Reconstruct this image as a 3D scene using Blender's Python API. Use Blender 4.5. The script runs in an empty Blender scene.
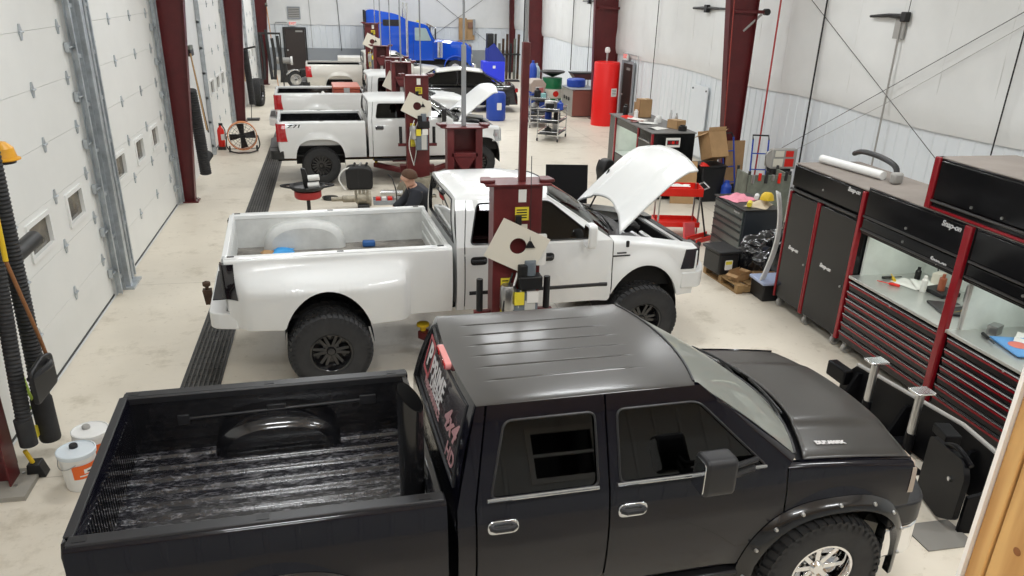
import bpy, bmesh, math, random
from mathutils import Vector, Matrix, Euler
from mathutils.geometry import tessellate_polygon
random.seed(7)
SC = bpy.context.scene
COL = SC.collection
PI = math.pi
R = math.radians

# ---------------------------------------------------------------- camera
cam_data = bpy.data.cameras.new('camera')
cam_data.sensor_width = 36.0
cam_data.lens = 793.85 / 1024.0 * 36.0
cam_data.shift_x = 0.00172
cam_data.shift_y = 0.0616
cam_data.clip_start = 0.05
cam_data.clip_end = 200
cam = bpy.data.objects.new('camera', cam_data)
COL.objects.link(cam)
c_rt = Vector((0.979105, -0.201758, 0.025418)); c_up = Vector((0.060892, 0.410145, 0.909985)); c_fw = Vector((0.194022, 0.889424, -0.413861))
CAM_H = 4.0686
cam.matrix_world = Matrix(((c_rt.x, c_up.x, -c_fw.x, 0.0692), (c_rt.y, c_up.y, -c_fw.y, 0.3172),
                           (c_rt.z, c_up.z, -c_fw.z, CAM_H), (0, 0, 0, 1)))
SC.camera = cam

# ---------------------------------------------------------------- world, exposure
world = bpy.data.worlds.new('world'); SC.world = world
world.use_nodes = True
bg = world.node_tree.nodes['Background']
bg.inputs[0].default_value = (0.9, 0.95, 1.0, 1)
bg.inputs[1].default_value = 0.25
SC.view_settings.view_transform = 'Standard'
SC.view_settings.look = 'None'
SC.view_settings.exposure = 0.0
SC.view_settings.gamma = 1.0
SC.view_settings.use_curve_mapping = False
SC.cycles.max_bounces = 8
SC.cycles.diffuse_bounces = 4
SC.cycles.glossy_bounces = 4
SC.cycles.sample_clamp_indirect = 6.0

# ---------------------------------------------------------------- lamps under the ceiling
LAMP_Z = 5.75
LAMP_W = 78.0
LAMP_SPOTS = [(x, y) for y in (0.2, 3.6, 8.6, 14.0, 19.4, 24.8, 30.2, 35.6, 41.0) for x in (-0.6, 3.1, 6.8)]  # nearest row, over the mezzanine, is added to light sides facing the camera
for lx, ly in LAMP_SPOTS:
    ld = bpy.data.lights.new('high_bay_light', 'AREA')
    ld.shape = 'RECTANGLE'; ld.size = 1.2; ld.size_y = 0.35
    ld.energy = LAMP_W * (1.45 if ly > 28 else 1.0); ld.color = (0.96, 0.985, 1.0)
    lo = bpy.data.objects.new('high_bay_light', ld)
    COL.objects.link(lo); lo.location = (lx, ly, LAMP_Z - 0.01)

# ---------------------------------------------------------------- helpers
def node_mat(name, color, rough=0.5, metal=0.0, coat=0.0, var=0.0, vscale=4.0, bump=0.0, bscale=30.0,
             rvar=0.0, color2=None, spec=0.5, emit=0.0, alpha=1.0, trans=0.0, ior=1.45, coat_rough=0.03):
    m = bpy.data.materials.new(name); m.use_nodes = True
    nt = m.node_tree; b = nt.nodes['Principled BSDF']
    b.inputs['Base Color'].default_value = (*color, 1)
    b.inputs['Roughness'].default_value = rough
    b.inputs['Metallic'].default_value = metal
    b.inputs['Coat Weight'].default_value = coat
    b.inputs['Coat Roughness'].default_value = coat_rough
    b.inputs['Specular IOR Level'].default_value = spec
    b.inputs['IOR'].default_value = ior
    if trans: b.inputs['Transmission Weight'].default_value = trans
    if emit:
        b.inputs['Emission Color'].default_value = (*color, 1); b.inputs['Emission Strength'].default_value = emit
    tc = nt.nodes.new('ShaderNodeTexCoord')
    if var or color2:
        n = nt.nodes.new('ShaderNodeTexNoise'); n.inputs['Scale'].default_value = vscale
        n.inputs['Detail'].default_value = 5; n.inputs['Roughness'].default_value = 0.6
        nt.links.new(tc.outputs['Object'], n.inputs['Vector'])
        rp = nt.nodes.new('ShaderNodeValToRGB')
        c2 = color2 or tuple(max(0, c * (1 - var)) for c in color)
        rp.color_ramp.elements[0].position = 0.35; rp.color_ramp.elements[1].position = 0.65
        rp.color_ramp.elements[0].color = (*c2, 1); rp.color_ramp.elements[1].color = (*color, 1)
        nt.links.new(n.outputs['Fac'], rp.inputs['Fac'])
        nt.links.new(rp.outputs['Color'], b.inputs['Base Color'])
        if rvar:
            mr = nt.nodes.new('ShaderNodeMapRange')
            mr.inputs['From Min'].default_value = 0.3; mr.inputs['From Max'].default_value = 0.7
            mr.inputs['To Min'].default_value = max(0, rough - rvar); mr.inputs['To Max'].default_value = rough + rvar
            nt.links.new(n.outputs['Fac'], mr.inputs['Value'])
            nt.links.new(mr.outputs['Result'], b.inputs['Roughness'])
    if bump:
        n2 = nt.nodes.new('ShaderNodeTexNoise'); n2.inputs['Scale'].default_value = bscale
        n2.inputs['Detail'].default_value = 4
        nt.links.new(tc.outputs['Object'], n2.inputs['Vector'])
        bp = nt.nodes.new('ShaderNodeBump'); bp.inputs['Strength'].default_value = bump; bp.inputs['Distance'].default_value = 0.02
        nt.links.new(n2.outputs['Fac'], bp.inputs['Height']); nt.links.new(bp.outputs['Normal'], b.inputs['Normal'])
    return m

def tint_glass(name, tint, gloss=0.02):
    """thin pane: mirror by fresnel over a tinted see-through film"""
    m = bpy.data.materials.new(name); m.use_nodes = True
    nt = m.node_tree; nt.nodes.remove(nt.nodes['Principled BSDF'])
    out = nt.nodes['Material Output']
    tr = nt.nodes.new('ShaderNodeBsdfTransparent'); tr.inputs[0].default_value = (*tint, 1)
    gl = nt.nodes.new('ShaderNodeBsdfGlossy'); gl.inputs['Roughness'].default_value = gloss
    fr = nt.nodes.new('ShaderNodeFresnel'); fr.inputs[0].default_value = 1.5
    mx = nt.nodes.new('ShaderNodeMixShader')
    nt.links.new(fr.outputs[0], mx.inputs[0]); nt.links.new(tr.outputs[0], mx.inputs[1]); nt.links.new(gl.outputs[0], mx.inputs[2])
    nt.links.new(mx.outputs[0], out.inputs['Surface'])
    return m

def BM(): return bmesh.new()

def obj(name, bm, m, parent=None, loc=None, rot=None, bevel=0.0, sharp=32, recalc=True, seg=2, sub=0):
    if recalc: bmesh.ops.recalc_face_normals(bm, faces=bm.faces[:])
    lim = math.radians(sharp)
    for f in bm.faces: f.smooth = True
    for e in bm.edges:
        if len(e.link_faces) == 2:
            if e.calc_face_angle(0) > lim: e.smooth = False
    me = bpy.data.meshes.new(name); bm.to_mesh(me); bm.free()
    for mm in (m if isinstance(m, (list, tuple)) else [m]): me.materials.append(mm)
    o = bpy.data.objects.new(name, me); COL.objects.link(o)
    if parent is not None: o.parent = parent
    if loc is not None: o.location = loc
    if rot is not None: o.rotation_euler = rot
    if bevel:
        md = o.modifiers.new('bevel', 'BEVEL'); md.width = bevel; md.segments = seg; md.limit_method = 'ANGLE'
        md.angle_limit = R(40); md.harden_normals = False
    if sub:
        md = o.modifiers.new('sub', 'SUBSURF'); md.levels = sub; md.render_levels = sub
    return o

def thing(name, label, cat, loc=(0, 0, 0), rz=0.0, group=None, rot=None):
    o = bpy.data.objects.new(name, None); COL.objects.link(o)
    o.empty_display_size = 0.1
    o.location = loc; o.rotation_euler = rot if rot is not None else (0, 0, rz)
    o['label'] = label; o['category'] = cat
    if group: o['group'] = group
    return o

def tag(o, label, cat, group=None):
    o['label'] = label; o['category'] = cat
    if group: o['group'] = group
    return o

def struct(o):
    o['kind'] = 'structure'; return o

def copy_tree(o, parent=None):
    c = o.copy(); COL.objects.link(c)
    c.parent = parent
    for ch in list(o.children): copy_tree(ch, c)
    return c

def mi(faces, i):
    for f in faces: f.material_index = i
    return faces

def box(bm, x0, x1, y0, y1, z0, z1, M=None):
    vs = [bm.verts.new((x, y, z)) for z in (z0, z1) for y in (y0, y1) for x in (x0, x1)]
    if M is not None:
        for v in vs: v.co = M @ v.co
    q = [(0, 2, 3, 1), (4, 5, 7, 6), (0, 1, 5, 4), (2, 6, 7, 3), (0, 4, 6, 2), (1, 3, 7, 5)]
    return [bm.faces.new([vs[i] for i in f]) for f in q]

def cbox(bm, c, s, M=None):
    return box(bm, c[0] - s[0] / 2, c[0] + s[0] / 2, c[1] - s[1] / 2, c[1] + s[1] / 2, c[2] - s[2] / 2, c[2] + s[2] / 2, M)

def frame_for(d):
    d = d.normalized()
    a = Vector((0, 0, 1)) if abs(d.z) < 0.9 else Vector((1, 0, 0))
    u = d.cross(a).normalized(); v = d.cross(u).normalized()
    return u, v

def cyl(bm, p0, p1, r0, r1=None, n=16, cap=True):
    p0 = Vector(p0); p1 = Vector(p1); r1 = r0 if r1 is None else r1
    u, v = frame_for(p1 - p0); fs = []
    A = [bm.verts.new(p0 + (u * math.cos(2 * PI * k / n) + v * math.sin(2 * PI * k / n)) * r0) for k in range(n)]
    B = [bm.verts.new(p1 + (u * math.cos(2 * PI * k / n) + v * math.sin(2 * PI * k / n)) * r1) for k in range(n)]
    for k in range(n): fs.append(bm.faces.new((A[k], A[(k + 1) % n], B[(k + 1) % n], B[k])))
    if cap: fs.append(bm.faces.new(A[::-1])); fs.append(bm.faces.new(B))
    return fs

def tube(bm, pts, r, n=8, cap=True, rib=0):
    """sweep a circle along a polyline; r is a number or a list"""
    pts = [Vector(p) for p in pts]; rings = []; fs = []; N = len(pts); u = None
    for i, p in enumerate(pts):
        d = (pts[min(i + 1, N - 1)] - pts[max(i - 1, 0)])
        if d.length < 1e-9: d = Vector((0, 0, 1))
        d.normalize()
        if u is None: u, v = frame_for(d)
        else:
            u = (u - d * u.dot(d)).normalized(); v = d.cross(u)
        rr = r[i] if isinstance(r, (list, tuple)) else r
        rings.append([bm.verts.new(p + (u * math.cos(2 * PI * k / n) + v * math.sin(2 * PI * k / n)) * rr) for k in range(n)])
    for a, b in zip(rings, rings[1:]):
        for k in range(n): fs.append(bm.faces.new((a[k], a[(k + 1) % n], b[(k + 1) % n], b[k])))
    if cap: fs.append(bm.faces.new(rings[0][::-1])); fs.append(bm.faces.new(rings[-1]))
    return fs

def smooth_path(pts, k=6):
    """Catmull-Rom through the points"""
    P = [Vector(p) for p in pts]; out = []
    for i in range(len(P) - 1):
        a = P[max(i - 1, 0)]; b = P[i]; c = P[i + 1]; d = P[min(i + 2, len(P) - 1)]
        for j in range(k):
            t = j / k
            out.append(0.5 * ((2 * b) + (c - a) * t + (2 * a - 5 * b + 4 * c - d) * t * t + (3 * b - a - 3 * c + d) * t ** 3))
    out.append(P[-1]); return out

def hose(bm, pts, r, pitch=0.03, n=14, k=6):
    """corrugated hose: radius swings along the path"""
    P = smooth_path(pts, k); L = [0]
    for a, b in zip(P, P[1:]): L.append(L[-1] + (b - a).length)
    m = max(4, int(L[-1] / (pitch / 2))); Q = []; rr = []
    j = 0
    for i in range(m + 1):
        s = L[-1] * i / m
        while j < len(L) - 2 and L[j + 1] < s: j += 1
        t = (s - L[j]) / max(1e-9, L[j + 1] - L[j])
        Q.append(P[j].lerp(P[j + 1], t)); rr.append(r * (1.0 if i % 2 else 0.88))
    return tube(bm, Q, rr, n)

def lathe(bm, prof, M=None, n=32, a0=0.0, a1=2 * PI):
    """profile of (radius, height) about local z"""
    full = abs(a1 - a0 - 2 * PI) < 1e-6; K = n if full else n + 1; rows = []; fs = []
    for r, h in prof:
        row = []
        for k in range(K):
            a = a0 + (a1 - a0) * k / n
            co = Vector((r * math.cos(a), r * math.sin(a), h))
            row.append(bm.verts.new(M @ co if M is not None else co))
        rows.append(row)
    for a, b in zip(rows, rows[1:]):
        for k in range(n):
            k2 = (k + 1) % K
            try: fs.append(bm.faces.new((a[k], a[k2], b[k2], b[k])))
            except ValueError: pass
    return fs

def prism(bm, pts, a, b, axis='y', M=None):
    """extrude a closed 2D outline from a to b along an axis (pts are the two other coordinates in xyz order)"""
    def co(p, t):
        c = {'x': (t, p[0], p[1]), 'y': (p[0], t, p[1]), 'z': (p[0], p[1], t)}[axis]
        c = Vector(c); return M @ c if M is not None else c
    A = [bm.verts.new(co(p, a)) for p in pts]; B = [bm.verts.new(co(p, b)) for p in pts]; n = len(pts); fs = []
    for k in range(n): fs.append(bm.faces.new((A[k], A[(k + 1) % n], B[(k + 1) % n], B[k])))
    fs.append(bm.faces.new(A[::-1])); fs.append(bm.faces.new(B))
    return fs

def plate(bm, outer, holes, fmap, thick):
    """flat plate with holes: outlines in 2D, fmap(u,v,t) gives the 3D point, t=0 front and t=thick back"""
    loops = [outer] + holes
    tris = tessellate_polygon([[Vector((p[0], p[1], 0)) for p in l] for l in loops])
    flat = [p for l in loops for p in l]; fs = []
    F = [bm.verts.new(fmap(p[0], p[1], 0)) for p in flat]; B = [bm.verts.new(fmap(p[0], p[1], thick)) for p in flat]
    for t in tris:
        try:
            fs.append(bm.faces.new([F[i] for i in t])); fs.append(bm.faces.new([B[i] for i in reversed(t)]))
        except ValueError: pass
    s = 0
    for l in loops:
        n = len(l)
        for k in range(n):
            a, b = s + k, s + (k + 1) % n
            fs.append(bm.faces.new((F[a], F[b], B[b], B[a])))
        s += n
    return fs

def grid(bm, f, nu, nv, flip=False):
    V = [[bm.verts.new(f(i / nu, j / nv)) for j in range(nv + 1)] for i in range(nu + 1)]; fs = []
    for i in range(nu):
        for j in range(nv):
            q = [V[i][j], V[i + 1][j], V[i + 1][j + 1], V[i][j + 1]]
            fs.append(bm.faces.new(q[::-1] if flip else q))
    return fs

def rrect(x0, x1, y0, y1, r, n=5):
    out = []
    for cx, cy, a in ((x1 - r, y0 + r, -90), (x1 - r, y1 - r, 0), (x0 + r, y1 - r, 90), (x0 + r, y0 + r, 180)):
        for k in range(n + 1):
            t = R(a + 90 * k / n); out.append((cx + r * math.cos(t), cy + r * math.sin(t)))
    return out

def round_poly(pts, r, n=5):
    """round the corners of a closed 2D outline; r a number or one per corner"""
    out = []; N = len(pts)
    for i in range(N):
        p = Vector(pts[i]); a = Vector(pts[i - 1]); b = Vector(pts[(i + 1) % N])
        rr = r[i] if isinstance(r, (list, tuple)) else r
        if rr <= 0: out.append(tuple(p)); continue
        da = (a - p); db = (b - p); ra = min(rr, da.length * .45); rb = min(rr, db.length * .45)
        s = p + da.normalized() * ra; e = p + db.normalized() * rb
        for k in range(n + 1):
            t = k / n; out.append(tuple((1 - t) ** 2 * s + 2 * t * (1 - t) * p + t * t * e))
    return out

def text_mesh(name, body, m, parent, M, size, extrude=0.002, align='CENTER', shear=0.0, bold=0.0, sx=1.0):
    cu = bpy.data.curves.new('txt', 'FONT'); cu.body = body; cu.size = size; cu.extrude = extrude
    cu.align_x = align; cu.align_y = 'CENTER'; cu.shear = shear; cu.offset = bold
    o = bpy.data.objects.new('txt', cu); COL.objects.link(o)
    bpy.context.view_layer.update()
    me = bpy.data.meshes.new_from_object(o.evaluated_get(bpy.context.evaluated_depsgraph_get()))
    bpy.data.objects.remove(o); bpy.data.curves.remove(cu)
    me.transform(Matrix.Diagonal((sx, 1, 1, 1))); me.transform(M); me.name = name
    me.materials.clear(); me.materials.append(m)
    r = bpy.data.objects.new(name, me); COL.objects.link(r)
    if parent is not None: r.parent = parent
    return r

def basis(o, x, y):
    """matrix whose x and y axes lie along the given directions, at point o"""
    x = Vector(x).normalized(); y = Vector(y); z = x.cross(y).normalized(); y = z.cross(x)
    M = Matrix((x, y, z)).transposed().to_4x4(); M.translation = Vector(o); return M

def lerp(a, b, t): return a + (b - a) * t
def sstep(a, b, x):
    t = max(0.0, min(1.0, (x - a) / (b - a))); return t * t * (3 - 2 * t)
def pw(tbl, x):
    """piecewise linear table"""
    if x <= tbl[0][0]: return tbl[0][1]
    for (x0, y0), (x1, y1) in zip(tbl, tbl[1:]):
        if x <= x1: return lerp(y0, y1, (x - x0) / (x1 - x0)) if x1 > x0 else y1
    return tbl[-1][1]
# ================================================================ materials
M_floor = node_mat('concrete_floor', (0.50, 0.46, 0.40), 0.42, var=0.1, vscale=0.6)
def _floor_nodes():
    nt = M_floor.node_tree; b = nt.nodes['Principled BSDF']
    tc = nt.nodes['Texture Coordinate'] if 'Texture Coordinate' in nt.nodes else nt.nodes.new('ShaderNodeTexCoord')
    def noise(scale, detail=6, rough=0.65, w=None):
        n = nt.nodes.new('ShaderNodeTexNoise'); n.inputs['Scale'].default_value = scale
        n.inputs['Detail'].default_value = detail; n.inputs['Roughness'].default_value = rough
        nt.links.new(tc.outputs['Object'], n.inputs['Vector']); return n
    def ramp(src, p0, p1, c0, c1):
        r = nt.nodes.new('ShaderNodeValToRGB'); r.color_ramp.elements[0].position = p0; r.color_ramp.elements[1].position = p1
        r.color_ramp.elements[0].color = (*c0, 1); r.color_ramp.elements[1].color = (*c1, 1)
        nt.links.new(src.outputs['Fac'], r.inputs['Fac']); return r
    def mul(a, c):
        m = nt.nodes.new('ShaderNodeMix'); m.data_type = 'RGBA'; m.blend_type = 'MULTIPLY'; m.inputs[0].default_value = 1
        nt.links.new(a.outputs[m_out(a)], m.inputs[6]); nt.links.new(c.outputs[m_out(c)], m.inputs[7]); return m
    def m_out(n): return 2 if n.bl_idname == 'ShaderNodeMix' else 0
    a = ramp(noise(0.35), 0.3, 0.7, (0.66, 0.60, 0.50), (0.80, 0.735, 0.62))
    s = ramp(noise(1.7, 8, 0.72), 0.30, 0.46, (0.74, 0.72, 0.68), (1, 1, 1))
    sp = ramp(noise(9.0, 6, 0.7), 0.27, 0.40, (0.7, 0.67, 0.62), (1, 1, 1))
    br = nt.nodes.new('ShaderNodeTexBrick'); br.offset = 0.0
    br.inputs['Color1'].default_value = (1, 1, 1, 1); br.inputs['Color2'].default_value = (0.96, 0.96, 0.96, 1)
    br.inputs['Mortar'].default_value = (0.62, 0.6, 0.56, 1); br.inputs['Scale'].default_value = 1.0
    br.inputs['Mortar Size'].default_value = 0.006; br.inputs['Brick Width'].default_value = 4.6; br.inputs['Row Height'].default_value = 5.15
    mp = nt.nodes.new('ShaderNodeMapping'); mp.inputs['Location'].default_value = (1.66, -1.85, 0)
    nt.links.new(tc.outputs['Object'], mp.inputs['Vector']); nt.links.new(mp.outputs[0], br.inputs['Vector'])
    x = mul(mul(mul(a, s), sp), br)
    nt.links.new(x.outputs[2], b.inputs['Base Color'])
_floor_nodes()
M_panel = node_mat('door_panel_white', (0.80, 0.80, 0.77), 0.45, var=0.03, vscale=2.0)
M_vinyl = node_mat('insulation_vinyl_white', (0.765, 0.77, 0.755), 0.42, var=0.05, vscale=1.2, bump=0.35, bscale=2.6)
M_liner = node_mat('liner_panel_pale_blue', (0.75, 0.785, 0.81), 0.4, var=0.04, vscale=1.0)
M_greyband = node_mat('liner_panel_grey', (0.30, 0.32, 0.34), 0.5)
M_ceil = node_mat('ceiling_white', (0.78, 0.78, 0.76), 0.6)
M_maroon = node_mat('maroon_paint', (0.115, 0.014, 0.016), 0.38, var=0.25, vscale=3.0)
M_liftred = node_mat('lift_red_paint', (0.135, 0.020, 0.021), 0.38, var=0.3, vscale=4.0)
M_galv = node_mat('galvanised_steel', (0.56, 0.60, 0.63), 0.38, metal=0.6, var=0.3, vscale=6.0)
M_steel = node_mat('bare_steel', (0.55, 0.55, 0.55), 0.32, metal=1.0, var=0.2, vscale=5.0)
M_dsteel = node_mat('dark_steel', (0.06, 0.06, 0.06), 0.45, metal=0.6, var=0.3, vscale=6.0)
M_black = node_mat('black_plastic', (0.012, 0.012, 0.013), 0.45)
M_rubber = node_mat('black_rubber', (0.036, 0.036, 0.037), 0.75, var=0.3, vscale=8.0)
M_wood = node_mat('pale_lumber', (0.62, 0.40, 0.20), 0.6)
M_white = node_mat('white_plastic', (0.80, 0.80, 0.78), 0.4)
M_glass = tint_glass('clear_glass', (0.75, 0.8, 0.8))
M_darkpane = node_mat('outside_dark_pane', (0.05, 0.05, 0.045), 0.12, var=0.5, vscale=3.0, color2=(0.16, 0.13, 0.09))
M_yellow = node_mat('yellow_paint', (0.72, 0.48, 0.02), 0.45)
M_red = node_mat('red_paint', (0.72, 0.022, 0.012), 0.35)
M_cardboard = node_mat('cardboard', (0.47, 0.29, 0.14), 0.8, var=0.2, vscale=3.0)
M_chrome = node_mat('chrome', (0.85, 0.86, 0.88), 0.06, metal=1.0)
M_alum = node_mat('aluminium', (0.72, 0.73, 0.74), 0.25, metal=1.0)
M_lamp = node_mat('lamp_lens', (1.0, 0.97, 0.92), 0.5, emit=4.0)

XL, XR, YB, YF, ZC = -3.15, 9.6, 45.3, 0.55, 6.0
# ================================================================ floor, ceiling, walls
bm = BM(); box(bm, XL - 0.3, XR + 0.3, -3.0, YB + 0.3, -0.2, 0.0); struct(obj('floor', bm, M_floor))
bm = BM(); box(bm, XL - 0.3, XR + 0.3, -3.0, YB + 0.3, ZC, ZC + 0.2); struct(obj('ceiling', bm, M_ceil))

DOORS = [(7.35, 11.75), (12.62, 16.92), (22.25, 26.95), (33.2, 37.6)]
DH = 4.84
bm = BM()
plate(bm, [(-3.0, 0), (YB, 0), (YB, ZC), (-3.0, ZC)],
      [[(a, 0.001), (b, 0.001), (b, DH), (a, DH)] for a, b in DOORS], lambda u, v, t: Vector((XL - t, u, v)), 0.22)
struct(obj('wall_left', bm, M_vinyl))

def make_door(n, y0, y1, hy, wy, near):
    bm = BM()
    xf = XL - 0.03
    holes = [rrect(a, b, 1.40, 1.72, 0.015, 2) for a, b in wy]
    SH = 0.605; k = 0
    while k * SH < DH - 0.1:                                   # one panel per section, a fine groove between
        z0 = 0.02 + k * SH; z1 = z0 + SH - 0.0035
        hs = holes if k == 2 else []
        plate(bm, [(y0 + 0.02, z0), (y1 - 0.02, z0), (y1 - 0.02, z1), (y0 + 0.02, z1)], hs, lambda u, v, t: Vector((xf - t, u, v)), 0.045)
        k += 1
    d = struct(obj('door_%d' % n, bm, M_panel))
    bm = BM(); box(bm, xf - 0.035, xf + 0.006, y0 + 0.02, y1 - 0.02, 0.0, 0.03); obj('bottom_seal', bm, M_black, d)
    for a, b in wy:
        bm = BM()
        plate(bm, rrect(a - 0.05, b + 0.05, 1.35, 1.77, 0.02, 2), [rrect(a, b, 1.40, 1.72, 0.015, 2)], lambda u, v, t: Vector((xf + 0.022 - t, u, v)), 0.022)
        fr = obj('window_frame', bm, M_white, d)
        bm = BM(); box(bm, xf - 0.03, xf - 0.024, a, b, 1.40, 1.72); obj('pane', bm, M_darkpane, fr)
    for k in range(1, 7):
        for y in hy:
            z = k * SH + 0.015
            bm = BM()
            prism(bm, [(y - 0.022, z - 0.085), (y + 0.022, z - 0.085), (y + 0.05, z - 0.01), (y + 0.05, z + 0.01), (y + 0.018, z + 0.085), (y - 0.018, z + 0.085), (y - 0.05, z + 0.01), (y - 0.05, z - 0.01)], xf + 0.001, xf + 0.012, 'x')
            cyl(bm, (xf + 0.018, y - 0.055, z), (xf + 0.018, y + 0.055, z), 0.011, n=8)
            obj('hinge', bm, M_galv, d)
    for ys, sg in ((y0, 1), (y1, -1)):                         # vertical track with rollers and angle at each jamb
        bm = BM()
        xa, xb = XL + 0.015, XL + 0.075
        yt = ys - sg * 0.03
        box(bm, xa, xa + 0.006, min(yt, yt + sg * 0.07), max(yt, yt + sg * 0.07), 0.02, DH)
        box(bm, xa, xb, min(yt, yt + sg * 0.006), max(yt, yt + sg * 0.006), 0.02, DH)
        box(bm, xb, xb + 0.006, min(yt, yt + sg * 0.045), max(yt, yt + sg * 0.045), 0.02, DH)
        yo = yt - sg * 0.14                                     # wall angle
        box(bm, XL + 0.002, XL + 0.008, min(yo, yo + sg * 0.1), max(yo, yo + sg * 0.1), 0.02, DH)
        box(bm, XL + 0.002, XL + 0.09, min(yo, yo + sg * 0.006), max(yo, yo + sg * 0.006), 0.02, DH)
        k = 0
        while 0.25 + k * 0.605 < DH:
            z = 0.25 + k * 0.605
            box(bm, XL + 0.004, XL + 0.07, min(yo, yt), max(yo, yt), z - 0.025, z + 0.025)
            cyl(bm, (xa + 0.03, yt + sg * 0.02, z + .12), (xa + 0.03, yt + sg * 0.17, z + .12), 0.012, n=8)
            box(bm, XL - 0.02, XL + 0.03, min(yt + sg * .1, yt + sg * .17), max(yt + sg * .1, yt + sg * .17), z + .06, z + .18)
            k += 1
        obj('track', bm, M_galv, d)
    return d
make_door(1, *DOORS[0], [8.88, 10.22, 11.5], [(9.20, 9.86), (10.57, 11.15)], True)
make_door(2, *DOORS[1], [13.95, 15.32, 16.6], [(12.94, 13.50), (14.32, 14.84), (15.6, 16.1)], True)
make_door(3, *DOORS[2], [22.9, 24.4, 25.7], [(23.3, 23.9), (24.5, 25.1), (25.6, 26.2)], False)
make_door(4, *DOORS[3], [33.9, 35.2, 36.6], [(34.2, 34.8), (35.5, 36.1)], False)
# heavy spring conduit / pipes between the first two doors
pg = thing('cable_raceway', 'grey vertical steel raceway with pipes between the two nearest overhead doors', 'raceway', (XL + .03, 12.2, 0))
bm = BM(); box(bm, 0.004, 0.10, -0.16, -0.04, 0, 5.0); obj('channel', bm, M_galv, pg, bevel=0.006)
bm = BM(); box(bm, 0.004, 0.05, 0.08, 0.16, 0, 5.0); obj('angle_post', bm, node_mat('dark_galvanised', (0.16, 0.18, 0.2), 0.4, metal=0.7), pg)
for dy, r in ((0.0, 0.035), (0.2, 0.022)):
    bm = BM(); cyl(bm, (0.05, dy, 0), (0.05, dy, 5.0), r, n=12); obj('pipe', bm, M_galv, pg)
bm = BM(); box(bm, 0.0, 0.16, -0.24, 0.26, 0, 0.03); obj('base_plate', bm, M_galv, pg)

# right wall: pale ribbed liner below, white vinyl insulation above
bm = BM()
def rib(y):
    t = (y % 0.305) / 0.305
    return 0.018 * (sstep(0.0, 0.06, t) - sstep(0.12, 0.18, t))
ys = []
y = -3.0
while y < YB: ys.append(y); y += 0.305 * 0.06
prof = [(XR - rib(y), y) for y in ys]
V0 = [bm.verts.new((x, y, 0)) for x, y in prof]; V1 = [bm.verts.new((x, y, 2.32)) for x, y in prof]
for a in range(len(prof) - 1): bm.faces.new((V0[a], V0[a + 1], V1[a + 1], V1[a]))
box(bm, XR + 0.03, XR + 0.2, -3.0, YB, 0, ZC)
wr = struct(obj('wall_right', bm, M_liner, sharp=20))
bm = BM()
from mathutils import noise as mnoise
def vin(u, v):
    y = lerp(-3, YB, u); z = lerp(2.24 + 0.035 * math.sin(y * 0.9) + 0.03 * mnoise.noise((y * .6, 0, 3)), ZC, v)
    bulge = 0.05 + 0.035 * math.sin(v * PI) * abs(math.sin(y * PI / 1.22)) + 0.02 * mnoise.noise((y * 0.7, z * 1.3, 1.0)) + 0.030 * mnoise.noise((y * 0.55, z * 6.5, 7.0)) * (1 - v) ** 3
    if v < 0.001: bulge = 0.012
    return (XR - 0.02 - bulge, y, z)
grid(bm, vin, 400, 22)
obj('insulation_blanket', bm, M_vinyl, wr)
bm = BM()
for k in range(37):                                          # fine seams of the blanket
    y = 1.0 + k * 1.22
    tube(bm, [Vector(vin((y + 3) / (YB + 3), v / 12)) - Vector((0.0, 0, 0)) for v in range(13)], 0.004, 5)
obj('blanket_seam', bm, node_mat('seam_grey', (0.70, 0.70, 0.68), 0.6), wr)

# back wall
bm = BM()
xs = []; x = XL
while x < XR: xs.append(x); x += 0.305 * 0.06
prof = [(x, YB - rib(x)) for x in xs]
V0 = [bm.verts.new((x, y, 1.1)) for x, y in prof]; V1 = [bm.verts.new((x, y, 2.3)) for x, y in prof]
for a in range(len(prof) - 1): bm.faces.new((V0[a], V0[a + 1], V1[a + 1], V1[a]))
box(bm, XL, XR, YB + 0.03, YB + 0.2, 0, ZC)
wb = struct(obj('wall_back', bm, M_liner, sharp=20))
bm = BM(); grid(bm, lambda u, v: (lerp(XL, XR, u), YB - 0.03 - 0.03 * abs(math.sin(u * 32)) - 0.015 * mnoise.noise((u * 20, v * 9, 2)), lerp(2.27, ZC, v)), 120, 16)
obj('insulation_blanket', bm, M_vinyl, wb)
bm = BM(); box(bm, XL, XR, YB - 0.03, YB + 0.02, 0, 1.12); obj('wainscot', bm, M_greyband, wb)

# front wall under the mezzanine, with its office window, and the mezzanine deck behind the camera
bm = BM()
WF = [(-0.9, 1.1)]
plate(bm, [(XL, 0), (XR, 0), (XR, 2.6), (XL, 2.6)], [[(2.2, 1.910), (2.9, 1.910), (2.9, 2.410), (2.2, 2.410)]], lambda u, v, t: Vector((u, YF - t, v)), 0.15)
struct(obj('wall_front', bm, node_mat('front_wall_grey', (0.60, 0.62, 0.63), 0.6)))
bm = BM()
plate(bm, [(2.14, 1.850), (2.96, 1.850), (2.96, 2.470), (2.14, 2.470)], [[(2.2, 1.910), (2.9, 1.910), (2.9, 2.145), (2.2, 2.145)], [(2.2, 2.175), (2.9, 2.175), (2.9, 2.410), (2.2, 2.410)]], lambda u, v, t: Vector((u, YF + 0.03 - t, v)), 0.1)
wfb = [o for o in COL.objects if o.name == 'wall_front'][0]
for k in range(40):
    x = XL + .1 + k * .305
    if 2.06 < x < 2.98: continue
    bm2 = BM(); prism(bm2, [(x, YF), (x + .06, YF), (x + .045, YF + .02), (x + .015, YF + .02)], 0.0, 2.6, 'z'); obj('panel_rib', bm2, wfb.data.materials[0], wfb)
wn = struct(obj('window_1', bm, node_mat('window_frame_grey', (0.75, 0.75, 0.74), .5)))
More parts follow.
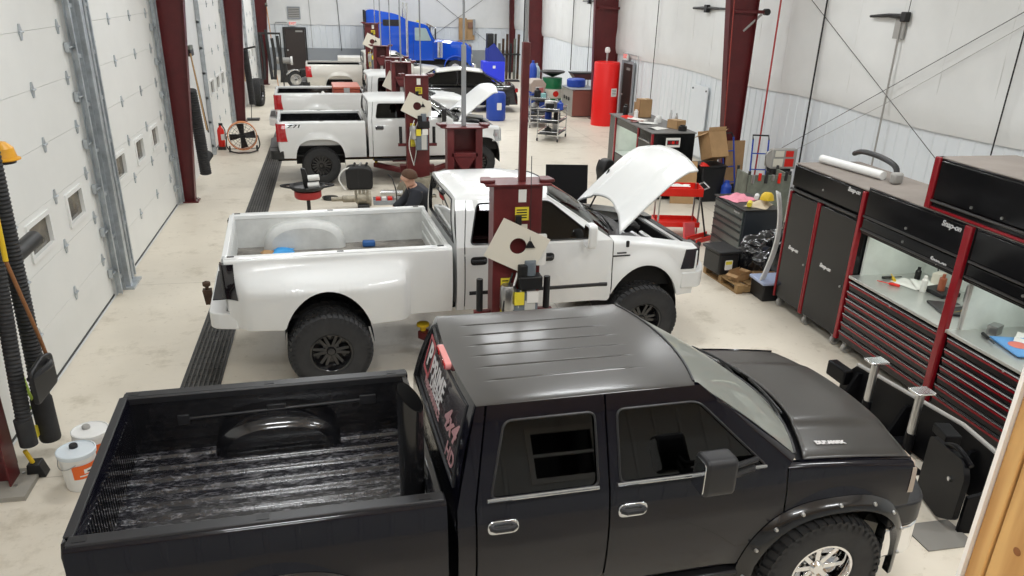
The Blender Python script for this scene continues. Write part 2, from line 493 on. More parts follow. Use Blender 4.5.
bm = BM(); box(bm, 2.2, 2.9, YF - 0.05, YF - 0.04, 1.91, 2.41); obj('pane', bm, node_mat('dark_office_glass', (0.01, 0.01, 0.012), 0.05), wn)
bm = BM(); box(bm, XL, XR, -3.0, 1.45, 2.62, 2.78); o = struct(obj('trim_1', bm, M_wood)); o.name = 'trim_1'
bm = BM(); box(bm, XL - 0.3, XR + 0.3, -3.2, -3.0, 0, ZC); struct(obj('wall_mezzanine', bm, M_liner))

# high bay lamps, with the added row over the mezzanine
for i, (lx, ly) in enumerate(LAMP_SPOTS):
    t = thing('high_bay_lamp', 'linear white high bay lamp hanging out of view under the ceiling', 'ceiling lamp', (lx, ly, LAMP_Z), 0, 'high bay lamps')
    bm = BM(); box(bm, -0.62, 0.62, -0.19, 0.19, 0.0, 0.06); obj('housing', bm, M_white, t)
    for sx in (-0.5, 0.5):
        bm = BM(); cyl(bm, (sx, 0, 0.06), (sx, 0, ZC - LAMP_Z), 0.004, n=6); obj('hanger', bm, M_steel, t)

# ================================================================ steel columns
def column(side, y, label, slim=False, xo=0.0, dd=None):
    """tapered frame column: outer flange on the wall, inner flange leaning in"""
    xw = XL if side < 0 else XR; s = 1 if side < 0 else -1
    d0, d1 = (0.27, 0.70) if side < 0 else (0.62, 1.15)
    if slim: d0, d1 = .24, .27
    if dd: d0, d1 = dd
    xw += s * xo
    t = thing('steel_column', label, 'column', (xw, y, 0))
    bm = BM()
    a = 0.012
    box(bm, min(s * 0.01, s * .022), max(s * 0.01, s * .022), -0.11, 0.11, 0, ZC)
    prism(bm, [(s * 0.02, 0), (s * d0, 0), (s * d1, ZC), (s * 0.02, ZC)], -0.006, 0.006, 'y')
    prism(bm, [(s * d0, 0), (s * (d0 + a), 0), (s * (d1 + a), ZC), (s * d1, ZC)], -0.11, 0.11, 'y')
    obj('shaft', bm, M_maroon, t)
    bm = BM(); box(bm, min(0, s * (d0 + .08)), max(0, s * (d0 + .08)), -0.16, 0.16, 0, 0.022); obj('base_plate', bm, M_maroon, t)
    for yy in (-0.1, 0.1):
        bm = BM(); cyl(bm, (s * (d0 + .045), yy, 0.02), (s * (d0 + .045), yy, 0.06), 0.014, n=8); obj('bolt', bm, M_steel, t)
    return t
column(-1, 6.93,  'maroon steel column in the left foreground behind the hanging black hoses', True)
column(-1, 17.22, 'maroon steel column after the second overhead door from the camera')
column(-1, 27.85, 'maroon steel column beside the orange drum fan')
column(-1, 38.5, 'farthest maroon steel column on the left wall')
column(1, 17.3, 'nearest maroon steel column on the right wall, by the hand trucks', xo=.66, dd=(.30, .84))
column(1, 28.1, 'maroon steel column behind the red tank', dd=(.78, .98))
column(1, 38.8, 'maroon steel column on the right wall near the back', dd=(.52, .90))
column(1, 45.0, 'narrow maroon steel column in the far right corner', dd=(.28, .36))

# ================================================================ trench drain
td = thing('trench_drain', 'long trench drain with dark slotted grates along the concrete floor', 'drain', (-1.60, 0, 0))
bm = BM(); box(bm, -0.19, 0.19, 3.0, 44.0, 0.001, 0.004); obj('channel', bm, node_mat('drain_dark', (0.012, 0.012, 0.011), 0.6), td)
bm = BM()
for k in range(8): x = -0.175 + k * 0.05; box(bm, x - 0.009, x + 0.009, 3.0, 44.0, 0.004, 0.016)
y = 3.0
while y < 44: box(bm, -0.18, 0.18, y - 0.006, y + 0.006, 0.004, 0.010); y += 0.16
obj('grate', bm, node_mat('grate_iron', (0.10, 0.095, 0.085), 0.5, metal=0.5, var=0.5, vscale=3.0), td)
bm = BM()
for s in (-1, 1): box(bm, s * 0.20 - 0.012, s * 0.20 + 0.012, 3.0, 44.0, 0.001, 0.010)
obj('rim', bm, M_dsteel, td)
# ================================================================ pickup builder
M_blackpaint = node_mat('black_car_paint', (0.005, 0.005, 0.009), 0.14, coat=.45, spec=0.3, coat_rough=0.02)
M_blackdusty = node_mat('black_car_paint_dusty', (0.038, 0.034, 0.030), 0.36, coat=0.35, var=0.3, vscale=2.2, rvar=0.05, spec=0.5, coat_rough=0.16)
M_whitepaint = node_mat('white_car_paint', (0.80, 0.81, 0.80), 0.3, coat=0.6, coat_rough=0.05, var=0.03, vscale=2.0)
M_silverpaint = node_mat('silver_beige_paint', (0.62, 0.60, 0.55), 0.3, metal=0.35, coat=0.6)
M_bedblack = node_mat('bed_black_paint', (0.010, 0.010, 0.012), 0.2, coat=0.8, coat_rough=.06, var=0.5, vscale=5.0, rvar=0.1)
def _scuffs():
    """pale scuffs and dust streaks along the bed floor"""
    m = node_mat('bed_floor_scuffed', (0.012, 0.012, 0.014), 0.26, coat=0.8, coat_rough=.12); nt = m.node_tree; b = nt.nodes['Principled BSDF']
    tc = nt.nodes['Texture Coordinate']; mp = nt.nodes.new('ShaderNodeMapping'); mp.inputs['Scale'].default_value = (5, 12, 4)
    nt.links.new(tc.outputs['Object'], mp.inputs['Vector'])
    n = nt.nodes.new('ShaderNodeTexNoise'); n.inputs['Scale'].default_value = 2.6; n.inputs['Detail'].default_value = 9; n.inputs['Roughness'].default_value = 0.76
    nt.links.new(mp.outputs[0], n.inputs['Vector'])
    r = nt.nodes.new('ShaderNodeValToRGB'); e = r.color_ramp.elements
    e[0].position = 0.53; e[0].color = (0.014, 0.014, 0.018, 1); e[1].position = 0.76; e[1].color = (0.36, 0.35, 0.37, 1)
    nt.links.new(n.outputs['Fac'], r.inputs['Fac']); nt.links.new(r.outputs[0], b.inputs['Base Color'])
    mr = nt.nodes.new('ShaderNodeMapRange'); mr.inputs['From Min'].default_value = 0.45; mr.inputs['From Max'].default_value = 0.7
    mr.inputs['To Min'].default_value = 0.18; mr.inputs['To Max'].default_value = 0.55
    nt.links.new(n.outputs['Fac'], mr.inputs['Value']); nt.links.new(mr.outputs[0], b.inputs['Roughness']); return m
M_bedfloor = _scuffs()
M_bedwhite = node_mat('bed_white_dirty', (0.72, 0.73, 0.71), 0.45, var=0.25, vscale=2.5)
M_beddirt = node_mat('bed_floor_dirty', (0.30, 0.28, 0.25), 0.6, var=0.6, vscale=4.0)
M_tint = tint_glass('tinted_glass', (0.035, 0.035, 0.04))
M_tintsheen = tint_glass('tinted_glass_sheen', (0.05, 0.052, 0.055))
for _n in M_tintsheen.node_tree.nodes:
    if _n.type == 'FRESNEL': _n.inputs[0].default_value = 1.75
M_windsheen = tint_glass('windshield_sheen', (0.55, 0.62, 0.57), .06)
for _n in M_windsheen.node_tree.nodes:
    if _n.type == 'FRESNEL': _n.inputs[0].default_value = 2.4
def _reflection_haze(m):
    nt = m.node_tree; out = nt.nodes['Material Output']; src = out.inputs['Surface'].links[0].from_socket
    d = nt.nodes.new('ShaderNodeBsdfDiffuse'); d.inputs[0].default_value = (.50, .52, .47, 1)  # pale diffuse haze stands in for the bright reflection on the windshield
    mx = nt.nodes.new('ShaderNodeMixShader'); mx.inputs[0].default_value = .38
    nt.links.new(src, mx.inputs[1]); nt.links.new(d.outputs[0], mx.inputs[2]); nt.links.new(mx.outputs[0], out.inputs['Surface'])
_reflection_haze(M_windsheen)
M_winds = tint_glass('windshield_glass', (0.62, 0.70, 0.66))
M_under = node_mat('underbody_black', (0.015, 0.014, 0.013), 0.7, var=0.4, vscale=5.0)
M_rust = node_mat('rusty_steel', (0.12, 0.07, 0.045), 0.7, metal=0.3, var=0.5, vscale=7.0)
M_tail = node_mat('tail_light_red', (0.45, 0.008, 0.012), 0.12, coat=1.0)
M_taildark = node_mat('smoked_lens', (0.012, 0.010, 0.012), 0.08, coat=1.0)
M_lens = node_mat('headlight_lens', (0.55, 0.57, 0.58), 0.08, metal=0.5, coat=1.0)
M_lensdark = node_mat('headlight_black', (0.03, 0.03, 0.035), 0.08, coat=1.0)
M_seat = node_mat('seat_cloth', (0.10, 0.095, 0.09), 0.9)
M_tan = node_mat('interior_grey', (0.30, 0.29, 0.26), 0.8)
M_trimblk = node_mat('trim_black', (0.018, 0.018, 0.02), 0.38)
M_blackrim = node_mat('black_rim', (0.012, 0.012, 0.013), 0.22, coat=0.6)
M_brightline = node_mat('bright_moulding', (0.62, 0.64, 0.66), 0.16, metal=0.9)

def make_wheel(parent, c, s, Rw, W, rim='black', rr=None, blocks=40, dish=0.0, rim_mat=None, steer=0.0):
    rr = rr or Rw * 0.56
    M = Matrix.Translation(Vector(c)) @ Matrix.Rotation(steer, 4, 'Z') @ Matrix(((1, 0, 0, 0), (0, 0, s, 0), (0, 1, 0, 0), (0, 0, 0, 1)))
    bm = BM()
    h = W / 2
    prof = [(rr, -h * .84), (rr + .015, -h * .93), (rr * .45 + Rw * .55, -h * 1.0), (Rw - .05, -h * .93), (Rw - .022, -h * .84), (Rw - .013, -h * .6), (Rw - .013, h * .6), (Rw - .022, h * .84), (Rw - .05, h * .93), (rr * .45 + Rw * .55, h * 1.0), (rr + .015, h * .93), (rr, h * .84)]
    lathe(bm, prof, M, 48)
    N = blocks
    for k in range(N):
        a = 2 * PI * k / N
        for j, (w0, w1, da, lean) in enumerate(((-.98, -.52, 0, .25), (-.46, -.04, .5, -.3), (.04, .46, 0, .3), (.52, .98, .5, -.25))):
            aa = a + da * 2 * PI / N; hw_ = PI / N * 0.66
            vs = []
            for rad in (Rw - .02, Rw + .002):
                for (w, l) in ((w0, -lean), (w1, lean)):
                    shoulder = .022 if abs(w) > .9 else 0
                    for sg in (-1, 1):
                        an = aa + sg * hw_ + l * hw_ * 1.2
                        rq = rad - shoulder
                        vs.append(bm.verts.new(M @ Vector((rq * math.cos(an), rq * math.sin(an), w * h))))
            for q in ((4, 5, 7, 6), (0, 1, 5, 4), (2, 6, 7, 3), (0, 4, 6, 2), (1, 3, 7, 5)):
                bm.faces.new([vs[i] for i in q])
        # side biter on the shoulder
        an = a; vs = []
        for rad, dz in ((Rw - .075, 1.0), (Rw - .03, .95)):
            for sg in (-1, 1):
                vs.append((rad, an + sg * PI / N * .5, h * dz))
        for sd in (-1, 1):
            v2 = [bm.verts.new(M @ Vector((r_ * math.cos(t_), r_ * math.sin(t_), sd * (z_ + .008)))) for r_, t_, z_ in vs]
            bm.faces.new((v2[0], v2[1], v2[3], v2[2]))
    wh = obj('wheel', bm, M_rubber, parent)
    mr = rim_mat or M_blackrim
    bm = BM()
    d = h * .80
    f0 = h * (.42 - dish)                                     # depth of the spoke face
    lathe(bm, [(rr + .004, d + .012), (rr - .012, d + .014), (rr - .022, d - .01), (rr - .035, f0 - .02), (rr * .93, -h * .8), (rr + .004, -h * .84)], M, 40)
    lathe(bm, [(rr * .90, f0 - .06), (.02, f0 - .07)], M, 24)
    n = {'black': 8, 'chrome': 8, 'star': 6, 'mesh': 10}[rim]
    for k in range(n):
        a = 2 * PI * k / n
        for sg in ((-1, 1) if rim in ('star', 'black') else (0,)):
            p = [(rr * .18, sg * .012 - .02), (rr * .95, sg * rr * .16 - .018), (rr * .95, sg * rr * .16 + .018), (rr * .18, sg * .012 + .02)]
            Ma = M @ Matrix.Rotation(a, 4, 'Z')
            prism(bm, p, f0 - .05, f0 + .004, 'z', Ma)
    obj('rim', bm, mr, wh, bevel=0.003, seg=1)
    bm = BM(); lathe(bm, [(.0, f0 + .03), (rr * .17, f0 + .028), (rr * .22, f0 + .015), (rr * .23, f0 - .03)], M, 20)
    obj('hub_cap', bm, mr if rim != 'chrome' else M_chrome, wh)
    bm = BM()
    for k in range(8):
        a = 2 * PI * (k + .5) / 8; p = Vector((rr * .36 * math.cos(a), rr * .36 * math.sin(a), f0 - .06)); cyl(bm, M @ p, M @ (p + Vector((0, 0, .045))), .011, n=6)
    obj('lug_nuts', bm, M_steel, wh)
    return wh

def make_pickup(name, label, loc, yaw, P, group=None):
    t = thing(name, label, 'truck', (loc[0], loc[1], 0), yaw, group)
    g = P.get; body = P['paint']; hw = P['hw']; rail = P['rail']
    xbf, xcr, xR0, xB, xA, xhf = P['xbf'], P['xcr'], P['xR0'], P['xB'], P['xA'], P['xhf']
    zs, zr, zb, zd, zt = P['zs'], P['zr'], P['zb'], P['zd'], P['zt']
    rhw = P['rhw']; xw0, xw1, Rw, Ra = P['xw0'], P['xw1'], P['R'], P['Ra']
    zw = P.get('zw', Rw); rside = P.get('flare', .035); dual = P.get('dual', 0.0)
    zrf = P.get('zh_r'); zhf = P.get('zh_f'); yh = P.get('yh', hw - .14)
    zfl = P['zfloor']; yin = rail - .09
    ap = P.get('arch_p', 2.0)
    def acs(a):
        c_, s_ = math.cos(a), math.sin(a)
        return math.copysign(abs(c_) ** (2 / ap), c_), math.copysign(abs(s_) ** (2 / ap), s_)
    wtop = P.get('arch_top', Ra)                              # arch height over the hub
    zc = P.get('zc', .5 * (zs + zr))
    def sy(x, z):
        y = hw - (.05 * ((zc - z) / (zc - zs)) ** 2 if z < zc else (hw - rail) * ((z - zc) / (zr - zc)) ** 2)
        for xw, fl in ((xw0, rside + dual), (xw1, rside)):
            d = math.hypot(x - xw, (z - zw) * (Ra / wtop))
            if dual and xw == xw0: y += fl * sstep(xw - 1.0, xw - .8, x) * (1 - sstep(xw + .82, xw + .93, x)) * (1 - .35 * sstep(.25, 1.0, abs(x - xw))) * (1 - sstep(zr - .36, zr - .06, z))
            else: y += fl * (1 - sstep(Ra, Ra + .16, d))
        return y
    def zlow(x):
        z = zs
        for xw in (xw0, xw1):
            if abs(x - xw) < Ra: z = max(z, zw + wtop * max(0, 1 - (abs(x - xw) / Ra) ** ap) ** (1 / ap))
        return z
    def stations(a, b, step=.06):
        n = max(2, int((b - a) / step)); xs = [a + (b - a) * k / n for k in range(n + 1)]
        for xw in (xw0, xw1):
            for e in [xw + Ra * math.cos(PI * k / 24) for k in range(25)] + [xw - Ra - .001, xw + Ra + .001]:
                if a < e < b: xs.append(e)
        return sorted(set(round(x, 5) for x in xs))
    def side(bm, a, b, s, zu, off=0.0, zl=None, roll=0.0, nz=14, inner=None):
        xs = stations(a, b); cols = []
        for x in xs:
            z0 = (zl or zlow)(x); z1 = zu(x) - roll; col = []
            for k in range(nz + 1):
                z = lerp(z0, z1, k / nz); col.append((x, s * (sy(x, z) + off), z))
            y1 = sy(x, z1) + off
            if roll:
                for k in range(1, 5):
                    q = PI / 2 * k / 4; col.append((x, s * (y1 - roll * (1 - math.cos(q))), z1 + roll * math.sin(q)))
            if inner: col += inner(x)
            cols.append([bm.verts.new(c) for c in col])
        for A, B in zip(cols, cols[1:]):
            for k in range(len(A) - 1):
                try: bm.faces.new((A[k], B[k], B[k + 1], A[k + 1]))
                except ValueError: pass
        # lip turned inward along the lower edge
        lip = []
        for x, c in zip(xs, cols):
            v = c[0].co; lip.append(bm.verts.new((v.x, v.y - s * .05, v.z + .004)))
        for (A, B), (p, q) in zip(zip(cols, cols[1:]), zip(lip, lip[1:])): bm.faces.new((A[0], p, q, B[0]))
    # ---------------- bed
    inmat = P.get('bedmat', body)
    for s in (-1, 1):
        bm = BM()
        side(bm, 0.02, xbf, s, lambda x: zr, roll=.035, inner=lambda x: [(x, s * (rail - .1), zr), (x, s * (rail - .105), zr - .06), (x, s * (rail - .07), zr - .075), (x, s * (yin + .0), zfl)])
        bs = obj('bed_side', bm, body, t)
        bm = BM()
        bed_in = lambda a, b: (lerp(.03, xbf - .01, a), s * lerp(rail - .108, yin - .004, b), lerp(zr - .02, zfl, b))
        grid(bm, bed_in, 12, 6)
        for k in range(4):                                   # pressed ribs along the inner wall
            z = lerp(zfl + .12, zr - .1, k / 3)
            tube(bm, [(.1, s * (yin - .001 + (z - zfl) / (zr - zfl) * .0), z), (xbf - .1, s * (yin - .001), z)], .007, 6)
        obj('inner_wall', bm, inmat, bs)
        bm = BM()                                            # rail cap
        prism(bm, [(s * (rail - .012), zr - .003), (s * (rail - .02), zr + .012), (s * (rail - .1), zr + .012), (s * (rail - .112), zr - .003), (s * (rail - .112), zr - .05), (s * (rail - .106), zr - .05)] [::s], .03, xbf - .01, 'x')
        obj('rail_cap', bm, P.get('capmat', body), bs, bevel=.004)
        for px in (.09, xbf * .5, xbf - .12):                # stake pockets
            bm = BM(); box(bm, px - .035, px + .035, s * (rail - .06) - .022, s * (rail - .06) + .022, zr + .011, zr + .0145); obj('stake_pocket', bm, M_black, bs)
        # wheel housing inside the bed
        bm = BM(); hh = P.get('house_h', .27); Lh = P.get('house_l', .42); dep = P.get('house_d', .2)
        def hs(u, v):
            a = PI * u; q = v
            k = 1 - .0 * q
            ex = math.copysign(abs(math.cos(a)) ** .82, math.cos(a)); ez = abs(math.sin(a)) ** .72
            inr = 1 - .18 * sstep(.7, 1, q)
            return (xw0 + P.get('house_x', 0) + Lh * ex * inr, s * (yin + .03 - (dep + .03) * min(1, q * 1.08)), zfl - .01 + hh * ez * inr)
        grid(bm, hs, 28, 8)
        c = [bm.verts.new(hs(k / 28, 1)) for k in range(29)]; bm.faces.new(c)
        obj('wheel_housing', bm, P.get('housemat', inmat), t, sharp=50)
        # arch lining and wheel wells
        for xw, nm in ((xw0, 'rear'), (xw1, 'front')):
            bm = BM(); yo = hw - .03 + (dual if xw == xw0 else 0); ywi = hw - .5 if xw == xw1 else yin - P.get('house_d', .2) + .03
            grid(bm, lambda u, v: (xw + (Ra - .004) * acs(PI * u)[0], s * lerp(yo, ywi, v), max(zw - .1, zw + (wtop - .004) * acs(PI * u)[1])), 24, 3)
            c = [bm.verts.new((xw + (Ra - .004) * acs(PI * k / 24)[0], s * ywi, zw + (wtop - .004) * acs(PI * k / 24)[1])) for k in range(25)]; bm.faces.new(c)
            obj('wheel_well', bm, M_under, t)
    bm = BM()
    def fl(u, v):
        y = lerp(-yin - .01, yin + .01, v); tt = (y + 3.0) % P.get('ribp', .125) / P.get('ribp', .125)
        return (lerp(.03, xbf, u), y, zfl + P.get('ribh', .014) * (sstep(.0, .16, tt) - sstep(.5, .66, tt)))
    grid(bm, fl, 6, 300)
    obj('bed_floor', bm, P.get('floormat', inmat), t, sharp=60)
    bm = BM(); box(bm, xbf - .055, xbf - .005, -rail + .02, rail - .02, zfl - .02, zr - .005)
    for k in range(3): box(bm, xbf - .07, xbf - .05, -yin + .1, yin - .1, zfl + .1 + k * .13, zfl + .15 + k * .13)
    obj('bed_bulkhead', bm, inmat, t, bevel=.01)
    # tailgate
    bm = BM()
    tg = [(0.0, zs + .16), (-.012, zs + .3), (-.02, zr - .1), (-.006, zr - .012), (.012, zr), (.05, zr), (.062, zr - .02), (.055, zfl - .05), (.03, zs + .16)]
    prism(bm, tg, -rail + .07, rail - .07, 'y')
    tgo = obj('tailgate', bm, body, t, bevel=.004)
    bm = BM()
    for k in range(P.get('tgribs', 30)):
        y = lerp(-rail + .2, rail - .2, k / (P.get('tgribs', 30) - 1)); box(bm, .056, .066, y - .008, y + .008, zfl + .05, zr - .09)
    obj('inner_ribs', bm, P.get('tgmat', inmat), tgo)
    bm = BM(); box(bm, .0, .055, -rail + .1, rail - .1, zr - .002, zr + .012); obj('top_cap', bm, P.get('capmat', body), tgo, bevel=.005)
    bm = BM(); box(bm, -.035, -.018, -.11, .11, zr - .2, zr - .11); obj('handle', bm, M_trimblk, tgo, bevel=.006)
    # tail lights
    for s in (-1, 1):
        bm = BM(); za, zb_ = P.get('tlz', (zr - .5, zr - .06))
        xs = [-.012, .0, .04, .08, .11]; rows = []
        for k in range(9):
            z = lerp(za, zb_, k / 8); w = P.get('tlw', .13) * (1 - .22 * math.sin(k / 8 * PI * .5 + .4))
            rows.append([bm.verts.new((-.03, s * (sy(0, z) - .11), z))] + [bm.verts.new((lerp(-.028, w, q), s * (sy(max(.03, lerp(0, w, q)), z) + .012 - .03 * (1 - min(1, q * 3)) ** 2), z)) for q in (0, .12, .3, .6, 1)] + [bm.verts.new((w, s * (sy(.05, z) - .02), z))])
        for A, B in zip(rows, rows[1:]):
            for k in range(len(A) - 1): bm.faces.new((A[k], A[k + 1], B[k + 1], B[k]))
        bm.faces.new(rows[0][::-1]); bm.faces.new(rows[-1])
        obj('tail_light', bm, P.get('tailmat', M_tail), t)
    # rear bumper and hitch
    if P.get('rbump', True):
        zbm = P.get('zrb', zs + .02)
        bm = BM(); pl = round_poly([(-.2, -hw + .08), (-.2, hw - .08), (.1, hw + .0), (.1, hw - .06), (-.02, hw - .12), (-.02, -hw + .12), (.1, -hw + .06), (.1, -hw - .0)], [.12, .12, .03, .01, .02, .02, .01, .03], 4)
        prism(bm, pl, zbm - .04, zbm + .15, 'z'); obj('rear_bumper', bm, P.get('rbmat', body), t, bevel=.02, seg=3)
        bm = BM(); box(bm, -.18, .0, -.5, .5, zbm + .148, zbm + .16); obj('step_pad', bm, M_trimblk, t, bevel=.004)
    # ---------------- cab sides
    xrr, xrf = P['xrr'], P['xrf']; zcw = P['zcowl']
    def lean(x, z): return lerp(sy(x, zb), rhw, (z - zb) / (zd - zb))
    def up(bm, out, holes, s, th=.03, off=0.0): plate(bm, out, holes, lambda u, v, d: Vector((u, s * (lean(u, v) + off - d), v)), th)
    xtopF = P['xtopF']                                       # where the front door frame meets the roof
    gap = .006; zbz = lambda x: zb
    def doorwin(s, pane_parent, poly, m=None, rad=.05, chrome=True):
        bm = BM(); up(bm, round_poly(poly, rad), [], s, .006, -.014); obj('window_pane', bm, m or P.get('glass', M_tint), pane_parent)
        bm = BM(); 
        rp = round_poly(poly, rad); cpt = [Vector((p[0], s * (lean(p[0], p[1]) + .002), p[1])) for p in rp]
        tube(bm, cpt + [cpt[0]], .008, 6); obj('window_seal', bm, M_trimblk, pane_parent)
        if P.get('brightline'):
            bm = BM(); x0 = min(p[0] for p in poly); x1 = max(p[0] for p in poly); z0 = min(p[1] for p in poly) - .004
            tube(bm, [(x0 - .02, s * (lean(x0, z0) + .008), z0), (x1 + .0, s * (lean(x1, z0) + .008), z0)], .012, 8); obj('bright_moulding', bm, M_brightline, pane_parent)
    def handle(s, p, x, z):
        bm = BM(); y = sy(x, z)
        hm = P.get('handlemat', body)
        prism(bm, round_poly([(x - .095, z - .05), (x + .095, z - .05), (x + .095, z + .05), (x - .095, z + .05)], .045, 4), s * (y - .005), s * (y + .010), 'y')
        ho = obj('door_handle', bm, P.get('bezelmat', hm), p, bevel=.004)
        bm = BM(); tube(bm, [(x - .075, s * (y + .012), z + .004), (x - .05, s * (y + .036), z + .006), (x + .05, s * (y + .036), z + .006), (x + .075, s * (y + .012), z + .004)], .017, 8)
        obj('grip', bm, hm, ho)
    for s in (-1, 1):
        # cab corner
        bm = BM(); side(bm, xcr, xR0 - gap, s, zbz)
        up(bm, [(xcr, zb), (xR0 - gap, zb), (P['xR0t'] - gap, zd), (xrr, zd)], [], s)
        obj('cab_corner', bm, body, t)
        # rear door
        bm = BM(); side(bm, xR0 + gap, xB - gap, s, zbz)
        w = P['win_r']
        up(bm, [(xR0 + gap, zb), (xB - gap, zb), (xB - gap, zd), (P['xR0t'] + gap, zd)], [round_poly(w, .05)], s)
        d = obj('rear_door', bm, body, t); doorwin(s, d, w)
        handle(s, d, P.get('hxr', xR0 + .16), P.get('hz', zb - .17))
        # front door
        bm = BM(); side(bm, xB + gap, xA - gap, s, zbz)
        w = P['win_f']
        up(bm, [(xB + gap, zb), (xA - gap, zb), (xtopF, zd), (xB + gap, zd)], [round_poly(w, [.05, .03, .06, .05])], s)
        d = obj('front_door', bm, body, t); doorwin(s, d, w, rad=[.05, .03, .06, .05])
        handle(s, d, xB + .15, P.get('hz', zb - .17))
        if P.get('sidestripe'):
            for xa, xb in ((xR0 + .05, xB - .03), (xB + .03, xA - .05)):
                bm = BM(); z0 = P['sidestripe']; grid(bm, lambda u, v: (lerp(xa, xb, u), s * (sy(lerp(xa, xb, u), z0) + .012 * math.sin(PI * min(1, max(0, v)))), z0 + (v - .5) * .05), 8, 4); obj('door_moulding', bm, M_trimblk, t)
        # fender
        bm = BM()
        def zfen(x): return lerp(zrf, zhf, max(0, (x - xA) / (xhf - xA)) ** 1.4) - .03
        side(bm, xA + gap, xhf - .03, s, zfen, roll=.05, inner=lambda x: [(x, s * lerp(sy(x, zfen(x)) - .05, yh, .6), zfen(x) + .012), (x, s * (yh + .004), zfen(x) + .02), (x, s * (yh - .01), zfen(x) - .05)])
        fd = obj('fender', bm, body, t)
        # headlight
        bm = BM(); hz0, hz1 = P.get('hlz', (zhf - .34, zhf - .08)); rows = []
        for k in range(7):
            z = lerp(hz0, hz1, k / 6); w = P.get('hlw', .2) * lerp(1, .8, k / 6)
            yy = sy(xhf - w * .6, z)
            rows.append([bm.verts.new(p) for p in ((xhf - w, s * (yy + .004), z), (xhf - w * .4, s * (yy + .010), z), (xhf - .02, s * (yy - .01), z), (xhf + .025, s * (yy - .06), z), (xhf + .05, s * (yy - .2), z), (xhf + .055, s * (yy - .38), z), (xhf - .05, s * (yy - .38), z))])
        for A, B in zip(rows, rows[1:]):
            for k in range(len(A) - 1): bm.faces.new((A[k], A[k + 1], B[k + 1], B[k]))
        bm.faces.new(rows[0][::-1]); bm.faces.new(rows[-1])
        hl = obj('headlight', bm, P.get('hlmat', M_lens), t)
        if g('hlbulb'):
            bm = BM(); zc_ = lerp(hz0, hz1, .5); lathe(bm, [(.0, .02), (.05, .02), (.06, .0)], basis((xhf - .07, s * (sy(xhf - .1, zc_) + .006), zc_), (1, 0, 0), (0, 0, 1) if s < 0 else (0, 0, -1)), 16); obj('reflector', bm, M_chrome, hl)
        # A pillar between the windshield and the door frame
        bm = BM()
        def pil(u, v):
            dx = lerp(xA - gap, xtopF, u); dz = lerp(zb, zd, u); py = lean(dx, dz)
            b = wsp(s * 1.0, u); q = v
            return (lerp(dx, b[0], q), s * lerp(py, abs(b[1]), q) + s * .012 * math.sin(PI * q), lerp(dz, b[2], q) + .012 * math.sin(PI * q))
        def roofp(u, v):
            x0 = xrr - P.get('rrbow', .04) * (1 - v * v) + .0; x1 = xrf + P.get('rfbow', .16) * (1 - v * v)
            x = lerp(x0, x1, u); k = (zt - zd) * (1 - .45 * sstep(.62, 1, u) ** 1.5 - .3 * sstep(.18, 0, u))
            k2 = max(0, 1 - abs(v) ** 3.2) ** .5
            return (x, v * rhw, zd + k * k2)
        def wsp(v, u):                                       # windshield: u 0 at cowl, 1 at the roof
            a = Vector((P['xws'] + P.get('wsbow', .26) * (1 - v * v), v * (sy(xA, zb) - .05), zcw)); b = Vector(roofp(1, v * .955))
            p = a.lerp(b, u); n_ = Vector((.5, 0, .6)); return tuple(p + n_ * (.035 * math.sin(PI * u) * (1 - .5 * v * v)))
        grid(bm, pil, 10, 4); obj('windshield_pillar', bm, body, t)
        # mirror
        if P.get('mirror', True):
            mx, mz = P.get('mx', xA - .22), P.get('mz', zb + .12); y0 = lean(mx, zb + .06)
            ms = P.get('mscale', 1.0); out = P.get('mout', .2)
            md_ = P.get('mdep', .05); ma = P.get('marm', .08)
            bm = BM(); tube(bm, [(mx + ma, s * y0, zb + .03), (mx + .02, s * (y0 + out * .6), zb + .06), (mx - .0, s * (y0 + out), mz)], .032, 8)
            tube(bm, [(mx + ma + .02, s * y0, zb + .09), (mx + .04, s * (y0 + out * .6), zb + .12), (mx - .0, s * (y0 + out), mz + .04)], .02, 8)
            mo = obj('mirror', bm, P.get('mirmat', M_trimblk), t)
            bm = BM(); prism(bm, round_poly([(y0 + out - .09 * ms, mz - .15 * ms), (y0 + out + .12 * ms, mz - .14 * ms), (y0 + out + .12 * ms, mz + .16 * ms), (y0 + out - .07 * ms, mz + .16 * ms)], .05, 4), mx - md_, mx + md_, 'x', Matrix.Diagonal((1, s, 1, 1)))
            hb = obj('mirror_housing', bm, P.get('mirmat', M_trimblk), mo, bevel=.022, seg=3)
            bm = BM(); prism(bm, round_poly([(y0 + out - .07 * ms, mz - .12 * ms), (y0 + out + .1 * ms, mz - .12 * ms), (y0 + out + .1 * ms, mz + .13 * ms), (y0 + out - .05 * ms, mz + .13 * ms)], .03, 3), mx - md_ - .006, mx - md_, 'x', Matrix.Diagonal((1, s, 1, 1)))
            obj('mirror_glass', bm, M_chrome, mo)
        # running board
        if P.get('board', True):
            bm = BM(); box(bm, xcr + .1, xA - .15, s * (hw - .08) - .06, s * (hw - .08) + .06, zs - .1, zs - .05); obj('running_board', bm, M_trimblk, t, bevel=.015)
